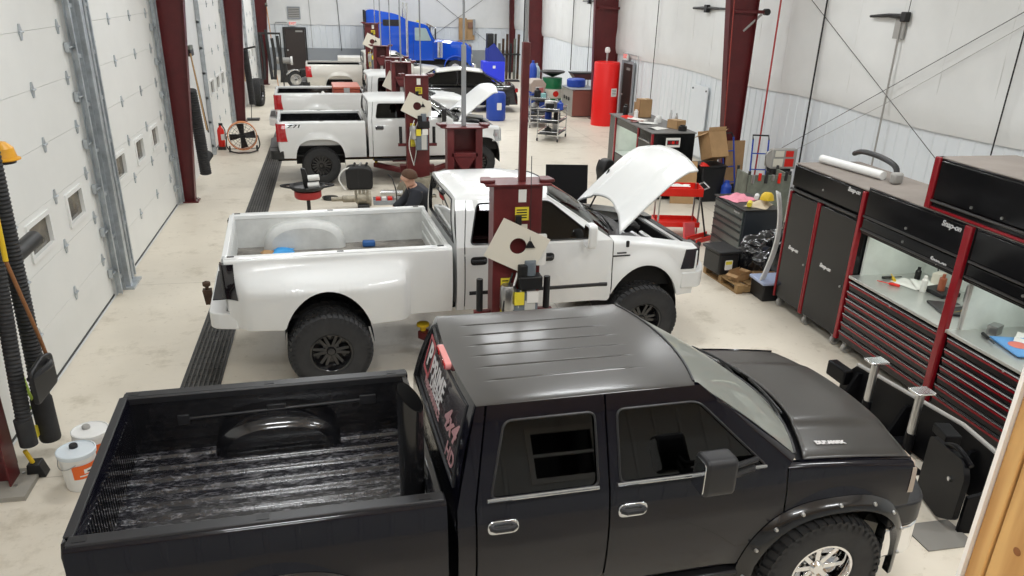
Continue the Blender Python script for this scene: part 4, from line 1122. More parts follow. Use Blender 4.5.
def brand(p, x, y, z, s=.05, tilt=0):
    return text_mesh('lettering', 'Snap-on', M_letter, p, basis((x, y, z), (0, -math.cos(tilt), math.sin(tilt)), (0, 0, 1)), s, .003, shear=.25, bold=.002)

FX = 6.11
# tall locker with two doors and a lift-up top
L = thing('tool_locker', 'tall black two-door tool locker with red uprights at the far end of the cabinet row', 'tool cabinet', (FX, 9.34, 0))
bm = BM(); box(bm, .02, .95, -.80, .80, .15, 2.09); obj('body', bm, M_cab, L, bevel=.01)
bm = BM(); box(bm, .0, .96, -.81, .81, 2.09, 2.105); obj('top', bm, M_cabtop, L)
for (a, b, nm) in ((-.74, .04, 1), (.12, .76, 2)):
    bm = BM(); box(bm, -.015, .02, a, b, .16, 1.70); d = obj('door', bm, M_cab, L, bevel=.008)
    brand(d, -.019, (a + b) / 2 + .05, .95, .075)
    bm = BM(); cyl(bm, (-.03, a + .06, .82), (-.015, a + .06, .82), .014, n=10); obj('lock', bm, M_steel, d)
for y0, y1 in ((.045, .075), (.085, .115), (-.81, -.75), (.765, .80)):
    bm = BM(); box(bm, -.03, .03, y0, y1, .14, 2.08 if y0 < -.5 else 1.72); obj('upright', bm, M_cabtrim, L, bevel=.01)
bm = BM(); box(bm, -.02, .02, -.74, .79, 1.80, 2.08); d = obj('lift_up_door', bm, M_cab, L, bevel=.01)
brand(d, -.024, -.58, 2.04, .075)
bm = BM(); cyl(bm, (-.03, .05, 1.9), (-.02, .05, 1.9), .014, n=10); obj('lock', bm, M_steel, d)
bm = BM(); tube(bm, [(-.025, -.74, 1.755), (-.025, .79, 1.755)], .018, 8); obj('handle_rail', bm, M_drawer, L)
for y in (-.68, 0.0, .7): castor(L, .1, y); castor(L, .85, y)

def bench_bank(name, label, yc, hl, extra):
    b = thing(name, label, 'tool cabinet', (FX, yc, 0))
    bm = BM(); box(bm, .02, 1.04, -hl, hl, .15, .98); obj('body', bm, M_cab, b, bevel=.01)
    zs_ = [.16, .30, .42, .54, .64, .74, .84, .965]
    for z0, z1 in zip(zs_, zs_[1:]):
        bm = BM(); box(bm, -.012, .02, -hl + .06, hl - .03, z0, z1 - .012); d = obj('drawer', bm, M_drawer, b, bevel=.006)
        bm = BM(); prism(bm, [(-.030, z1 - .026), (-.012, z1 - .030), (-.012, z1 - .016), (-.026, z1 - .015)], -hl + .06, hl - .03, 'y'); obj('pull_rail', bm, M_alum, d)
        bm = BM(); box(bm, -.018, -.011, -hl + .06, hl - .03, z1 - .064, z1 - .040); obj('red_stripe', bm, M_cabtrim, d)
    bm = BM(); cyl(bm, (-.02, .05, .93), (-.01, .05, .93), .014, n=10); obj('lock', bm, M_steel, b)
    for y in (-hl + .06,):
        bm = BM(); box(bm, -.045, .02, y - .05, y + .05, .14, 2.14); obj('upright', bm, M_cabtrim, b, bevel=.014)
    bm = BM(); box(bm, -.03, 1.04, -hl, hl, .985, 1.025); obj('worktop', bm, M_worktop, b, bevel=.008)
    bm = BM(); box(bm, .99, 1.04, -hl, hl, 1.025, 1.56); box(bm, .12, .99, hl - .03, hl, 1.025, 1.56); box(bm, .12, .99, -hl, -hl + .03, 1.025, 1.56); obj('hutch', bm, M_hutch, b)
    bm = BM(); box(bm, .0, 1.04, -hl, hl, 1.575, 2.14); obj('overhead_cabinet', bm, M_cab, b, bevel=.01)
    bm = BM(); box(bm, -.02, .0, -hl + .07, hl - .03, 1.80, 2.12); d = obj('lift_up_door', bm, M_cab, b, bevel=.008)
    bm = BM(); box(bm, -.02, .0, -hl + .07, hl - .03, 1.60, 1.77); d2 = obj('lower_flap', bm, M_cab, b, bevel=.008)
    for dd, zz in ((d, 1.86), (d2, 1.70)):
        bm = BM(); tube(bm, [(-.03, -hl + .08, zz - .06), (-.03, hl - .04, zz - .06)], .014, 8); obj('handle_rail', bm, M_drawer, dd)
        bm = BM(); cyl(bm, (-.032, .08, zz), (-.02, .08, zz), .015, n=10); obj('lock', bm, M_steel, dd)
    brand(d, -.024, -hl + .30, 2.07, .085); brand(d2, -.024, -hl + .36, 1.66, .075)
    bm = BM(); box(bm, .0, 1.05, -hl, hl, 2.14, 2.15); obj('top', bm, M_cabtop, b)
    bm = BM(); box(bm, .12, .85, -hl + .1, hl - .1, 1.545, 1.574); ll = obj('light_strip', bm, M_lightbar, b)
    ld = bpy.data.lights.new('hutch_light', 'AREA'); ld.shape = 'RECTANGLE'; ld.size = .4; ld.size_y = 2 * hl - .3; ld.energy = 4.5; ld.color = (.93, 1, .95)
    lo = bpy.data.objects.new('hutch_light', ld); COL.objects.link(lo); lo.location = (FX + .48, yc, 1.53)
    for y in (-hl + .15, hl - .12): castor(b, .1, y); castor(b, .85, y)
    return b
bank1 = bench_bank('tool_bench', 'black and red drawer bench with a lit hutch next to the tall locker', 7.655, .865, False)
bank2 = bench_bank('tool_bench', 'black and red drawer bench with a lit hutch at the right edge, nearest the camera', 5.94, .84, True)
U = thing('overhead_tool_cabinet', 'long black cabinet with a red end stacked on top of the benches', 'tool cabinet', (FX, 6.4, 2.155))
bm = BM(); box(bm, .0, .92, -1.25, 1.13, 0, .54); obj('body', bm, M_cab, U, bevel=.01)
bm = BM(); box(bm, -.02, .0, -1.2, 1.05, .12, .52); d = obj('lift_up_door', bm, M_cab, U, bevel=.008)
bm = BM(); tube(bm, [(-.03, -1.2, .10), (-.03, 1.05, .10)], .016, 8); obj('handle_rail', bm, M_drawer, d)
bm = BM(); box(bm, -.025, -.0, -1.2, 1.05, .01, .035); obj('red_stripe', bm, M_cabtrim, U)
for y in (.5, .1):
    bm = BM(); cyl(bm, (-.032, y, .16), (-.02, y, .16), .015, n=10); obj('lock', bm, M_steel, d)
bm = BM(); box(bm, -.03, .06, 1.07, 1.15, 0, .55); obj('upright', bm, M_cabtrim, U, bevel=.012)
bm = BM(); box(bm, 0, .93, -1.25, 1.13, .54, .55); obj('top', bm, M_cabtop, U)

# things on top of the locker
bm = BM(); tube(bm, [(6.45, 10.1, 2.165), (6.62, 9.0, 2.165)], .055, 14); tag(obj('white_tube', bm, M_white), 'long white tube lying on top of the tall tool locker', 'tube')
t = thing('grab_bar', 'black bent grab bar with grey plastic end on top of the tall locker', 'bar', (6.75, 9.2, 2.11))
bm = BM(); tube(bm, smooth_path([(.25, 1.0, .10), (.1, .6, .20), (.02, .1, .22), (-.06, -.3, .18), (-.1, -.40, .03)]), .035, 10); obj('bar', bm, M_black, t)
bm = BM(); box(bm, -.17, -.03, -.46, -.36, .0, .14); obj('end_cap', bm, M_castor, t, bevel=.03)
bm = BM(); prism(bm, [(6.5, 2.155), (6.95, 2.155), (6.9, 2.19), (6.55, 2.24)], 7.62, 7.86, 'y'); tag(obj('trim_piece', bm, M_black, bevel=.02), 'black plastic trim piece lying on the bench beside the stacked cabinet', 'car part')

# clutter on the two worktops
WZ = 1.027
def item(name, bm, m, label, cat, group=None, **k): return tag(obj(name, bm, m, **k), label, cat, group)
bm = BM(); prism(bm, [(6.32, 7.15), (6.62, 7.02), (6.72, 7.42), (6.42, 7.55)], WZ, WZ + .025, 'z'); item('laptop', bm, M_trimblk, 'closed black laptop on the worktop beside the locker', 'laptop', bevel=.008)
bm = BM(); prism(bm, [(6.66, 7.6), (6.92, 7.62), (6.9, 7.95), (6.64, 7.9)], WZ, WZ + .05, 'z'); item('keyboard', bm, M_black, 'small black tray behind the closed laptop', 'tray', bevel=.008)
for i, (x, y, a, h, lb) in enumerate(((6.62, 8.1, .3, .008, 'white paper sheets lying at the far end of the worktop with the laptop'), (6.75, 8.0, -.4, .03, 'stack of white papers against the hutch behind the laptop'), (6.5, 6.0, .2, .01, 'white paper under the blue folder on the nearer worktop'), (6.7, 6.3, .7, .05, 'crumpled white paper pile at the back of the nearer worktop'), (6.45, 5.7, -.2, .02, 'white paper sheet at the right edge of the nearer worktop'))):
    Mx = Matrix.Translation((x, y, WZ)) @ Matrix.Rotation(a, 4, 'Z')
    bm = BM(); grid(bm, lambda u, v: Mx @ Vector(((u - .5) * .26, (v - .5) * .36, .004 + h * abs(math.sin(u * 5 + i)) * (v * .6 + .4))), 8, 8); item('paper', bm, M_paper, lb, 'paper')
bm = BM(); prism(bm, [(6.27, 6.05), (6.58, 5.95), (6.68, 6.42), (6.36, 6.52)], WZ + .012, WZ + .026, 'z'); item('folder', bm, node_mat('blue_folder', (0.12, 0.33, 0.66), 0.4), 'blue folder with a red and white sticker on the nearer worktop', 'folder')
bm = BM(); lathe(bm, [(0, .002), (.09, .002), (.09, 0), (0, 0)], Matrix.Translation((6.47, 6.27, WZ + .027)), 20); item('sticker', bm, node_mat('red_sticker', (0.75, 0.2, 0.15), 0.5), 'round red sticker sheet lying on the blue folder', 'sticker')
bm = BM(); cyl(bm, (6.75, 7.75, WZ), (6.75, 7.75, WZ + .2), .04, n=14); cyl(bm, (6.75, 7.75, WZ + .2), (6.75, 7.75, WZ + .25), .018, n=10); item('spray_bottle', bm, node_mat('brown_bottle', (0.35, 0.1, 0.05), 0.4), 'brown bottle standing behind the laptop on the worktop', 'bottle')
for i, (x, y, c, lb) in enumerate(((6.40, 8.32, M_black, 'black handled screwdriver at the far end of the worktop'), (6.48, 8.2, M_yellow, 'yellow handled tool at the far end of the worktop'), (6.42, 8.02, M_red, 'red handled pliers lying on the worktop'), (6.7, 7.2, M_yellow, 'yellow tool near the red upright on the worktop'), (6.35, 6.6, M_black, 'black tool standing at the far end of the nearer worktop'))):
    bm = BM(); a = i * 1.1; d = Vector((math.cos(a), math.sin(a), 0)); p = Vector((x, y, WZ + .02)); cyl(bm, p, p + d * .12, .018, n=10); cyl(bm, p + d * .12, p + d * .26, .006, n=8); item('hand_tool', bm, c, lb, 'tool')
for i, (x, y, z, c, lb) in enumerate(((7.09, 8.25, 1.25, M_black, 'black coiled cable hanging in the far corner of the hutch by the locker'), (7.09, 6.6, 1.25, M_black, 'black coiled cable hanging in the far corner of the nearer hutch'))):
    bm = BM()
    for k in range(4): tube(bm, [(x - .02 - .012 * k + .02 * math.sin(q * .5), y + .06 * math.cos(q * PI / 8), z + .13 * math.sin(q * PI / 8) + .08) for q in range(17)], .009, 6)
    tube(bm, smooth_path([(x - .03, y, z), (x - .04, y - .05, z - .1), (x - .08, y - .15, WZ + .02)]), .008, 6); item('coiled_cable', bm, c, lb, 'cable')
for i, (y, z, c, lb) in enumerate(((7.85, 1.38, M_paper, 'white note stuck on the back of the hutch by the laptop'), (6.3, 1.36, M_paper, 'white card stuck on the back of the nearer hutch'), (6.08, 1.36, M_blue, 'blue card stuck on the back of the nearer hutch'))):
    bm = BM(); box(bm, 7.085, 7.098, y - .07, y + .07, z - .09, z + .09); item('note', bm, c, lb, 'note')
bm = BM(); tube(bm, smooth_path([(6.55, 7.3, WZ + .03), (6.75, 7.25, WZ + .06), (6.9, 7.4, WZ + .02), (6.8, 7.0, WZ + .03), (6.95, 6.95, WZ + .06)]), .008, 6); item('charging_cable', bm, M_steel, 'grey tangled cable behind the laptop on the worktop', 'cable')
CL = [(6.85, 8.28, M_black, 'black upright spray can in the far back corner of the worktop by the locker'), (6.95, 8.05, M_beige, 'cream box against the hutch back near the locker'), (6.9, 7.5, M_steel, 'silver can behind the laptop against the hutch back'), (6.95, 7.25, M_label, 'yellow box at the hutch back near the red upright'), (6.6, 7.85, M_paper, 'white tub between the papers and the laptop'), (6.98, 7.05, M_dsteel, 'dark grey box at the near back corner of the laptop worktop'), (6.9, 6.55, M_black, 'black can in the far back corner of the nearer worktop'), (6.98, 6.15, M_beige, 'cream box at the back of the nearer worktop'), (6.85, 5.85, M_steel, 'silver can at the back right of the nearer worktop'), (6.5, 6.62, M_steel, 'small silver part at the far end of the nearer worktop')]
for i, (x, y, m, lb) in enumerate(CL):
    bm = BM(); h = .10 + .05 * (i % 3)
    if i % 2 == 0: lathe(bm, [(0, 0), (.035, 0), (.035, h), (.02, h + .02), (.02, h + .05), (0, h + .05)], Matrix.Translation((x, y, WZ)), 14)
    else: box(bm, -.07, .07, -.05, .05, 0, h, Matrix.Translation((x, y, WZ)) @ Matrix.Rotation(.4 * i, 4, 'Z'))
    item('can' if i % 2 == 0 else 'small_box', bm, m, lb, 'can' if i % 2 == 0 else 'box')
for i in range(7):
    x, y = 6.5 + .07 * (i % 4), 7.28 + .16 * i if i < 4 else 6.1 + .13 * i - .52
    bm = BM(); a = 1.3 * i + .4; d = Vector((math.cos(a), math.sin(a), 0)); p = Vector((x + .12, y, WZ + .012)); cyl(bm, p - d * .09, p + d * .09, .008, n=8); item('small_tool', bm, (M_steel, M_red, M_dsteel)[i % 3], ('thin tool lying among the clutter behind the laptop' if i < 4 else 'thin tool lying behind the blue folder'), 'tool', 'thin tools behind the laptop' if i < 4 else 'thin tools behind the blue folder')
bm = BM(); lathe(bm, [(0, 0), (.05, 0), (.06, .03), (.0, .05)], Matrix.Translation((6.42, 5.62, WZ)), 16); item('puck_lamp', bm, M_blue, 'small round blue gadget near the right edge of the nearer worktop', 'gadget')

# ---------------------------------------------------------------- grey green roll cab and what lies on it
M_grgreen = node_mat('grey_green_steel', (0.085, 0.105, 0.10), 0.35, coat=0.3, var=0.2, vscale=3)
t = thing('roll_cabinet', 'dark grey-green roll cabinet with six drawers beside the pallet', 'tool cabinet', (6.36, 12.35, 0))
bm = BM(); box(bm, .02, .62, -.55, .55, .12, .96); obj('body', bm, node_mat('roll_cab_side', (0.03, 0.035, 0.042), 0.35), t, bevel=.01)
zz = [.14, .30, .46, .60, .70, .82, .95]
for z0, z1 in zip(zz, zz[1:]):
    bm = BM(); box(bm, -.005, .02, -.51, .51, z0, z1 - .014); d = obj('drawer', bm, M_grgreen, t, bevel=.006)
    bm = BM(); box(bm, -.022, -.004, -.49, .49, z1 - .035, z1 - .018); obj('pull_rail', bm, M_dsteel, d)
text_mesh('lettering', 'Snap-on', M_letter, t, basis((-.008, -.3, .89), (0, -1, 0), (0, 0, 1)), .06, .002, shear=.25)
bm = BM(); box(bm, -.01, .64, -.57, .57, .96, .985); obj('top_tray', bm, M_dsteel, t, bevel=.008)
for x in (.08, .56):
    for y in (-.48, .48): castor(t, x, y, .125)
def cloth(cx, cy, cz, sx, sy, h, seed, Rz=0):
    bm = BM()
    def f(u, v):
        x = (u - .5) * sx; y = (v - .5) * sy
        e = min(1, 4 * min(u, 1 - u), 4 * min(v, 1 - v))
        z = h * (0.15 + .85 * abs(mnoise.noise((x * 5 + seed, y * 5, seed)))) * e + .004
        c, s = math.cos(Rz), math.sin(Rz); w = 1 + .25 * mnoise.noise((u * 3, v * 3, seed + 9))
        return (cx + (x * c - y * s) * w, cy + (x * s + y * c) * w, cz + z)
    grid(bm, f, 20, 20); return bm
item('rag', cloth(6.62, 12.55, .987, .5, .45, .16, 3.1, .3), node_mat('pink_rag', (0.80, 0.30, 0.38), 0.9), 'pink shop rag heaped on the grey-green roll cabinet', 'rag')
item('rag', cloth(6.72, 12.05, .987, .4, .35, .14, 8.4, .8), node_mat('cream_rag', (0.62, 0.52, 0.38), 0.9), 'cream rag heap on the near end of the grey-green roll cabinet', 'rag')
bm = BM(); lathe(bm, [(.0, .12), (.06, .115), (.095, .08), (.11, .02), (.115, 0), (.0, 0)], Matrix.Translation((6.83, 12.0, 1.10)), 20); item('yellow_cap', bm, M_yellow, 'round yellow cap on the rags on the grey-green cabinet', 'cap')
for i, (x, y, m, lb) in enumerate(((6.5, 11.95, M_label, 'yellow green bottle lying on the grey-green cabinet'), (6.86, 12.4, M_white, 'white bottle at the back of the grey-green cabinet'))):
    bm = BM(); cyl(bm, (x, y, 1.03), (x + .1, y + .16, 1.03), .04, n=12); cyl(bm, (x + .1, y + .16, 1.03), (x + .125, y + .2, 1.03), .018, n=10); item('bottle', bm, m, lb, 'bottle')

# ---------------------------------------------------------------- pallet with wrapped engine, bin, cartons
M_pallet = node_mat('pallet_wood', (0.40, 0.25, 0.11), 0.75, var=0.35, vscale=6)
t = thing('pallet', 'wooden pallet on the floor carrying a black wrapped load', 'pallet', (5.72, 11.1, 0), R(4))
for k in range(6):
    bm = BM(); x = -.0 + k * .19; box(bm, x, x + .13, -.52, .52, .115, .137); obj('deck_board', bm, M_pallet, t)
for y in (-.48, 0, .48):
    bm = BM(); box(bm, 0, 1.08, y - .045, y + .045, .02, .115); obj('stringer', bm, M_pallet, t)
for x in (0, .48, .98):
    bm = BM(); box(bm, x, x + .1, -.52, .52, 0.0, .02); obj('bottom_board', bm, M_pallet, t)
M_wrap = node_mat('black_stretch_wrap', (0.014, 0.014, 0.016), 0.2, coat=0.5, var=0.5, vscale=5.0)
bm = BM()
def wrapf(u, v):
    a = u * 2 * PI; b = v * PI / 2
    n = mnoise.noise((math.cos(a) * 1.8, math.sin(a) * 1.8, v * 3)) * .22 + mnoise.noise((math.cos(a) * 6, math.sin(a) * 6, v * 9)) * .07
    r = (math.cos(b) ** .5) * (1 + n); s = 1.0 + .25 * math.cos(a - .5)
    return (6.50 + .56 * r * math.cos(a) * s, 11.16 + .36 * r * math.sin(a), .14 + .66 * math.sin(b) ** .8 * (1 + n * .5 - .35 * max(0, -math.cos(a)) * v))
grid(bm, wrapf, 90, 34); item('wrapped_transmission', bm, M_wrap, 'lumpy machine part wrapped in black plastic on the pallet', 'wrapped load', sharp=28)
t = thing('storage_tote', 'black plastic tote with lid and white label on the left of the pallet', 'tote', (5.80, 11.34, .138), R(5))
bm = BM(); prism(bm, [(-.16, -.26), (.18, -.26), (.18, .22), (-.16, .22)], 0, .34, 'z'); obj('body', bm, M_black, t, bevel=.03, seg=3)
bm = BM(); prism(bm, [(-.19, -.29), (.21, -.29), (.21, .25), (-.19, .25)], .34, .39, 'z'); obj('lid', bm, M_black, t, bevel=.015)
bm = BM(); prism(bm, rrect(-.06, .07, .08, .24, .02, 3), -.265, -.262, 'y'); obj('label', bm, M_paper, t)
bm = BM(); prism(bm, rrect(-.05, .06, .17, .225, .01, 3), -.267, -.2655, 'y'); obj('label_band', bm, M_label, t)
def carton(name, label, loc, s, rz, flaps=True, open_=True, rx=0, group=None, m=None):
    t = thing(name, label, 'cardboard box', loc, rot=(rx, 0, rz), group=group); x, y, z = s[0] / 2, s[1] / 2, s[2]; th = .006; m = m or M_cardboard
    bm = BM()
    box(bm, -x, x, -y, y, 0, th)
    for a in ((-x, -x + th, -y, y), (x - th, x, -y, y), (-x, x, -y, -y + th), (-x, x, y - th, y)): box(bm, *a, 0, z)
    if not open_: box(bm, -x, x, -y, y, z - th, z)
    obj('walls', bm, m, t)
    if open_ and flaps:
        for k, (ax, sgn) in enumerate((('x', -1), ('x', 1), ('y', -1), ('y', 1))):
            bm = BM(); l = .45 * (s[0] if ax == 'y' else s[1]) * .8
            an = R(35 + 20 * k)
            if ax == 'x': prism(bm, [(sgn * x, z), (sgn * (x + l * math.cos(an)), z + l * math.sin(an) * (.4 if k % 2 else -.6)), (sgn * (x + l * math.cos(an)), z + l * math.sin(an) * (.4 if k % 2 else -.6) + th), (sgn * x, z + th)], -y, y, 'y')
            else: prism(bm, [(sgn * y, z), (sgn * (y + l * math.cos(an)), z + l * .5), (sgn * (y + l * math.cos(an)), z + l * .5 + th), (sgn * y, z + th)], -x, x, 'x')
            obj('flap', bm, m, t)
    elif not open_:
        bm = BM(); box(bm, -.025, .025, -y - .001, y + .001, z, z + .002); obj('packing_tape', bm, node_mat('tape', (0.55, 0.38, 0.2), 0.3), t)
    return t
carton('carton', 'small open cardboard carton at the front right of the pallet', (6.22, 10.66, .14), (.34, .22, .15), R(-12), flaps=False)
carton('carton', 'flattened open carton leaning on the black wrapped load on the pallet', (5.90, 10.86, .14), (.26, .2, .1), R(25))
t = thing('floor_tote', 'black floor tote with a clear bluish lid beside the tall locker', 'tote', (6.22, 10.42, 0))
bm = BM(); box(bm, -.24, .24, -.2, .2, 0, .26); obj('body', bm, M_black, t, bevel=.02)
bm = BM(); box(bm, -.27, .27, -.22, .22, .26, .31); obj('lid', bm, node_mat('clear_blue_lid', (0.45, 0.52, 0.72), 0.2), t, bevel=.015)
bm = BM(); grid(bm, lambda u, v: (5.94 + .15 * math.sin(u * PI * .9) + .10 * v, 10.32 + .06 * v + .03 * u, .315 + 1.35 * u - .05 * v), 24, 6)
o = item('fender_liner', bm, M_white, 'curved white fender piece standing on the clear-lidded tote against the tall locker', 'car part'); md = o.modifiers.new('s', 'SOLIDIFY'); md.thickness = .02
t = thing('parts_rack', 'low grey rack holding the brown paper bag behind the pallet', 'rack', (7.42, 11.6, 0))
for x in (-.25, .25):
    for y in (-.3, .3):
        bm = BM(); box(bm, x - .015, x + .015, y - .015, y + .015, 0, .72); obj('leg', bm, M_dsteel, t)
for z in (.15, .70):
    bm = BM(); box(bm, -.27, .27, -.32, .32, z, z + .02); obj('shelf', bm, M_dsteel, t)
bm = BM()
def bag(u, v):
    a = u * 2 * PI; k = .26 * (1 - .35 * v) * (1 + .22 * mnoise.noise((math.cos(a) * 2, math.sin(a) * 2, v * 3)))
    return (7.42 + k * math.cos(a), 11.6 + k * 1.1 * math.sin(a), .722 + .42 * v)
grid(bm, bag, 24, 8); item('paper_bag', bm, node_mat('kraft_paper', (0.46, 0.36, 0.25), 0.85), 'crumpled brown paper bag on the low rack behind the wrapped load', 'paper bag', sharp=25)

# ---------------------------------------------------------------- red service cart, white box under it
t = thing('service_cart', 'red steel service cart with tray shelves behind the open-hood dually', 'cart', (6.05, 13.75, 0), R(-12))
for x in (-.36, .36):
    for y in (-.22, .22):
        bm = BM(); box(bm, x - .014, x + .014, y - .014, y + .014, .08, .95); obj('post', bm, M_steel, t)
        bm = BM(); cyl(bm, (x, y - .015, .045), (x, y + .015, .045), .045, n=14); obj('castor', bm, M_castor, t)
for z in (.22, .80):
    bm = BM(); box(bm, -.40, .40, -.26, .26, z, z + .012)
    for a in ((-.40, -.39, -.26, .26), (.39, .40, -.26, .26), (-.40, .40, -.26, -.25), (-.40, .40, .25, .26)): box(bm, *a, z, z + (.15 if z > .5 else .09))
    obj('tray', bm, M_red, t, bevel=.004)
bm = BM(); tube(bm, [(.41, -.22, .93), (.50, -.22, .97), (.50, .22, .97), (.41, .22, .93)], .014, 8); obj('handle', bm, M_steel, t)
item('rag', cloth(6.0, 13.72, .95, .5, .18, .05, 5.5, -.2), M_paper, 'white paper towels lying in the top tray of the red service cart', 'rag')
bm = BM(); box(bm, -.16, .16, -.02, .02, 0, .36); item('red_panel', bm, node_mat('salmon_red', (0.75, 0.10, 0.11), 0.4), 'salmon red panel leaning against the red service cart', 'panel', loc=(6.12, 13.2, .02), rot=(R(-14), R(8), R(30)), bevel=.01)
t = thing('floor_jack', 'red and black stand with a long lever in front of the red service cart', 'jack', (6.35, 13.2, 0), R(30))
bm = BM(); box(bm, -.3, .3, -.12, -.09, .05, .14); box(bm, -.3, .3, .09, .12, .05, .14); obj('frame', bm, M_red, t, bevel=.01)
bm = BM(); tube(bm, [(.1, 0, .12), (-.15, 0, .8)], .016, 8); obj('lever', bm, M_black, t)
for x in (-.26, .26):
    bm = BM(); cyl(bm, (x, -.15, .05), (x, .15, .05), .05, n=14); obj('roller', bm, M_black, t)

# ---------------------------------------------------------------- maroon and black work station with lit hutch
t = thing('work_station', 'black work station with maroon trim, lit hutch and cluttered top near the red tank', 'tool cabinet', (6.5, 17.78, 0))
bm = BM(); box(bm, .0, .95, -1.42, -.55, .02, 1.45); box(bm, .0, .95, 1.0, 1.42, .02, 1.45); box(bm, .0, .95, -.55, 1.0, .02, .62); box(bm, .0, .95, -.55, 1.0, 1.28, 1.45); obj('body', bm, M_cab, t, bevel=.01)
bm = BM(); box(bm, .88, .95, -.55, 1.0, .62, 1.28); obj('hutch_back', bm, M_hutch, t)
bm = BM(); box(bm, .02, .88, -.55, 1.0, .621, .63); box(bm, .02, .88, .985, .999, .63, 1.28); box(bm, .02, .88, -.549, -.535, .63, 1.28); obj('hutch_lining', bm, M_hutch, t)
for y in (-.56, .98, -1.40):
    bm = BM(); box(bm, -.02, .02, y - .04, y + .04, .05, 1.44); obj('upright', bm, M_cabtrim, t, bevel=.008)
bm = BM(); box(bm, -.02, .97, -1.44, 1.44, 1.45, 1.47); obj('top', bm, node_mat('grey_top', (0.16, 0.155, 0.15), 0.5), t)
bm = BM(); box(bm, .1, .8, -.5, .95, 1.255, 1.279); obj('light_strip', bm, M_lightbar, t)
ld = bpy.data.lights.new('hutch_light', 'AREA'); ld.shape = 'RECTANGLE'; ld.size = .4; ld.size_y = 1.2; ld.energy = 7; ld.color = (.93, 1, .95)
lo = bpy.data.objects.new('hutch_light', ld); COL.objects.link(lo); lo.location = (6.95, 18.0, 1.25)
for k in range(4):
    bm = BM(); box(bm, -.015, 0, -1.34, -.62, .1 + k * .3, .36 + k * .3); d = obj('drawer', bm, M_drawer, t, bevel=.006)
    bm = BM(); box(bm, -.03, -.015, -1.32, -.64, .33 + k * .3, .345 + k * .3); obj('pull_rail', bm, M_alum, d)
bm = BM(); box(bm, .30, .62, -1.432, -1.42, 1.16, 1.36); d = obj('nameplate', bm, M_paper, t)
bm = BM(); box(bm, .33, .59, -1.436, -1.431, 1.21, 1.31); obj('dark_panel', bm, M_black, d)
for i, (x, m) in enumerate(((.37, M_cabtrim), (.46, M_red), (.55, M_cabtrim))):
    bm = BM(); box(bm, x - .03, x + .03, -1.440, -1.435, 1.23, 1.29); obj('picture', bm, m, d)
item('rag', cloth(6.95, 17.9, .635, .5, .5, .12, 2.2), node_mat('yellow_paper', (0.75, 0.66, 0.3), 0.8), 'yellow papers heaped in the lit hutch of the work station', 'paper')
bm = BM(); tube(bm, smooth_path([(7.3, 18.5, 1.2), (7.1, 18.4, 1.1), (7.05, 18.3, .8), (6.9, 18.2, .66)]), .012, 6); item('lamp_arm', bm, M_black, 'black bent cable hanging inside the lit hutch of the work station', 'cable')
TZ = 1.472
for i, (x, y, s, m, nm, lb, ct) in enumerate((
        (7.1, 18.6, (.30, .26, .42), M_cardboard, 'carton', 'upright cardboard carton on top of the work station', 'cardboard box'),
        (7.15, 18.95, (.24, .2, .30), M_cardboard, 'carton', 'cardboard carton behind the upright one on the work station', 'cardboard box'),
        (7.25, 16.95, (.26, .3, .18), M_cardboard, 'carton', 'low cardboard carton at the near end of the work station top', 'cardboard box'))):
    carton(nm, lb, (x, y, TZ), s, .2 * i, open_=False)
for i, (x, y, r, h, m, lb) in enumerate(((6.75, 18.85, .06, .26, M_black, 'black canister at the far end of the work station top'), (6.85, 18.4, .05, .2, M_white, 'white canister beside the upright carton'), (7.15, 17.75, .07, .16, M_white, 'short white tub in the middle of the work station top'), (7.0, 17.5, .05, .14, M_white, 'small white tub nearer on the work station top'), (7.25, 17.3, .03, .34, M_steel, 'thin steel pump bottle on the work station'), (7.3, 17.1, .03, .30, M_steel, 'second thin steel bottle nearer on the work station'), (7.25, 16.6, .09, .12, M_black, 'black bowl at the near corner of the work station'))):
    bm = BM(); lathe(bm, [(0, 0), (r, 0), (r, h * .8), (r * .6, h * .86), (r * .6, h), (0, h)], Matrix.Translation((x, y, TZ)), 16); item('canister', bm, m, lb, 'canister')
for i, (x, y, m, lb) in enumerate(((6.72, 18.5, M_red, 'red booklet at the far front edge of the work station top'), (6.8, 18.15, M_paper, 'white papers on the work station top near the hutch'), (6.85, 17.6, M_paper, 'white papers in the middle of the work station top'), (6.8, 16.9, M_paper, 'white paper sheet near the dark end of the work station top'), (6.7, 17.9, M_cabtrim, 'maroon strip of packaging on the work station top'))):
    bm = BM(); a = i * .7; Mx = Matrix.Translation((x, y, TZ)) @ Matrix.Rotation(a, 4, 'Z'); grid(bm, lambda u, v: Mx @ Vector(((u - .5) * .3, (v - .5) * .4, .004 + .03 * abs(math.sin(3 * u + i)) * v)), 6, 6); item('booklet', bm, m, lb, 'papers')

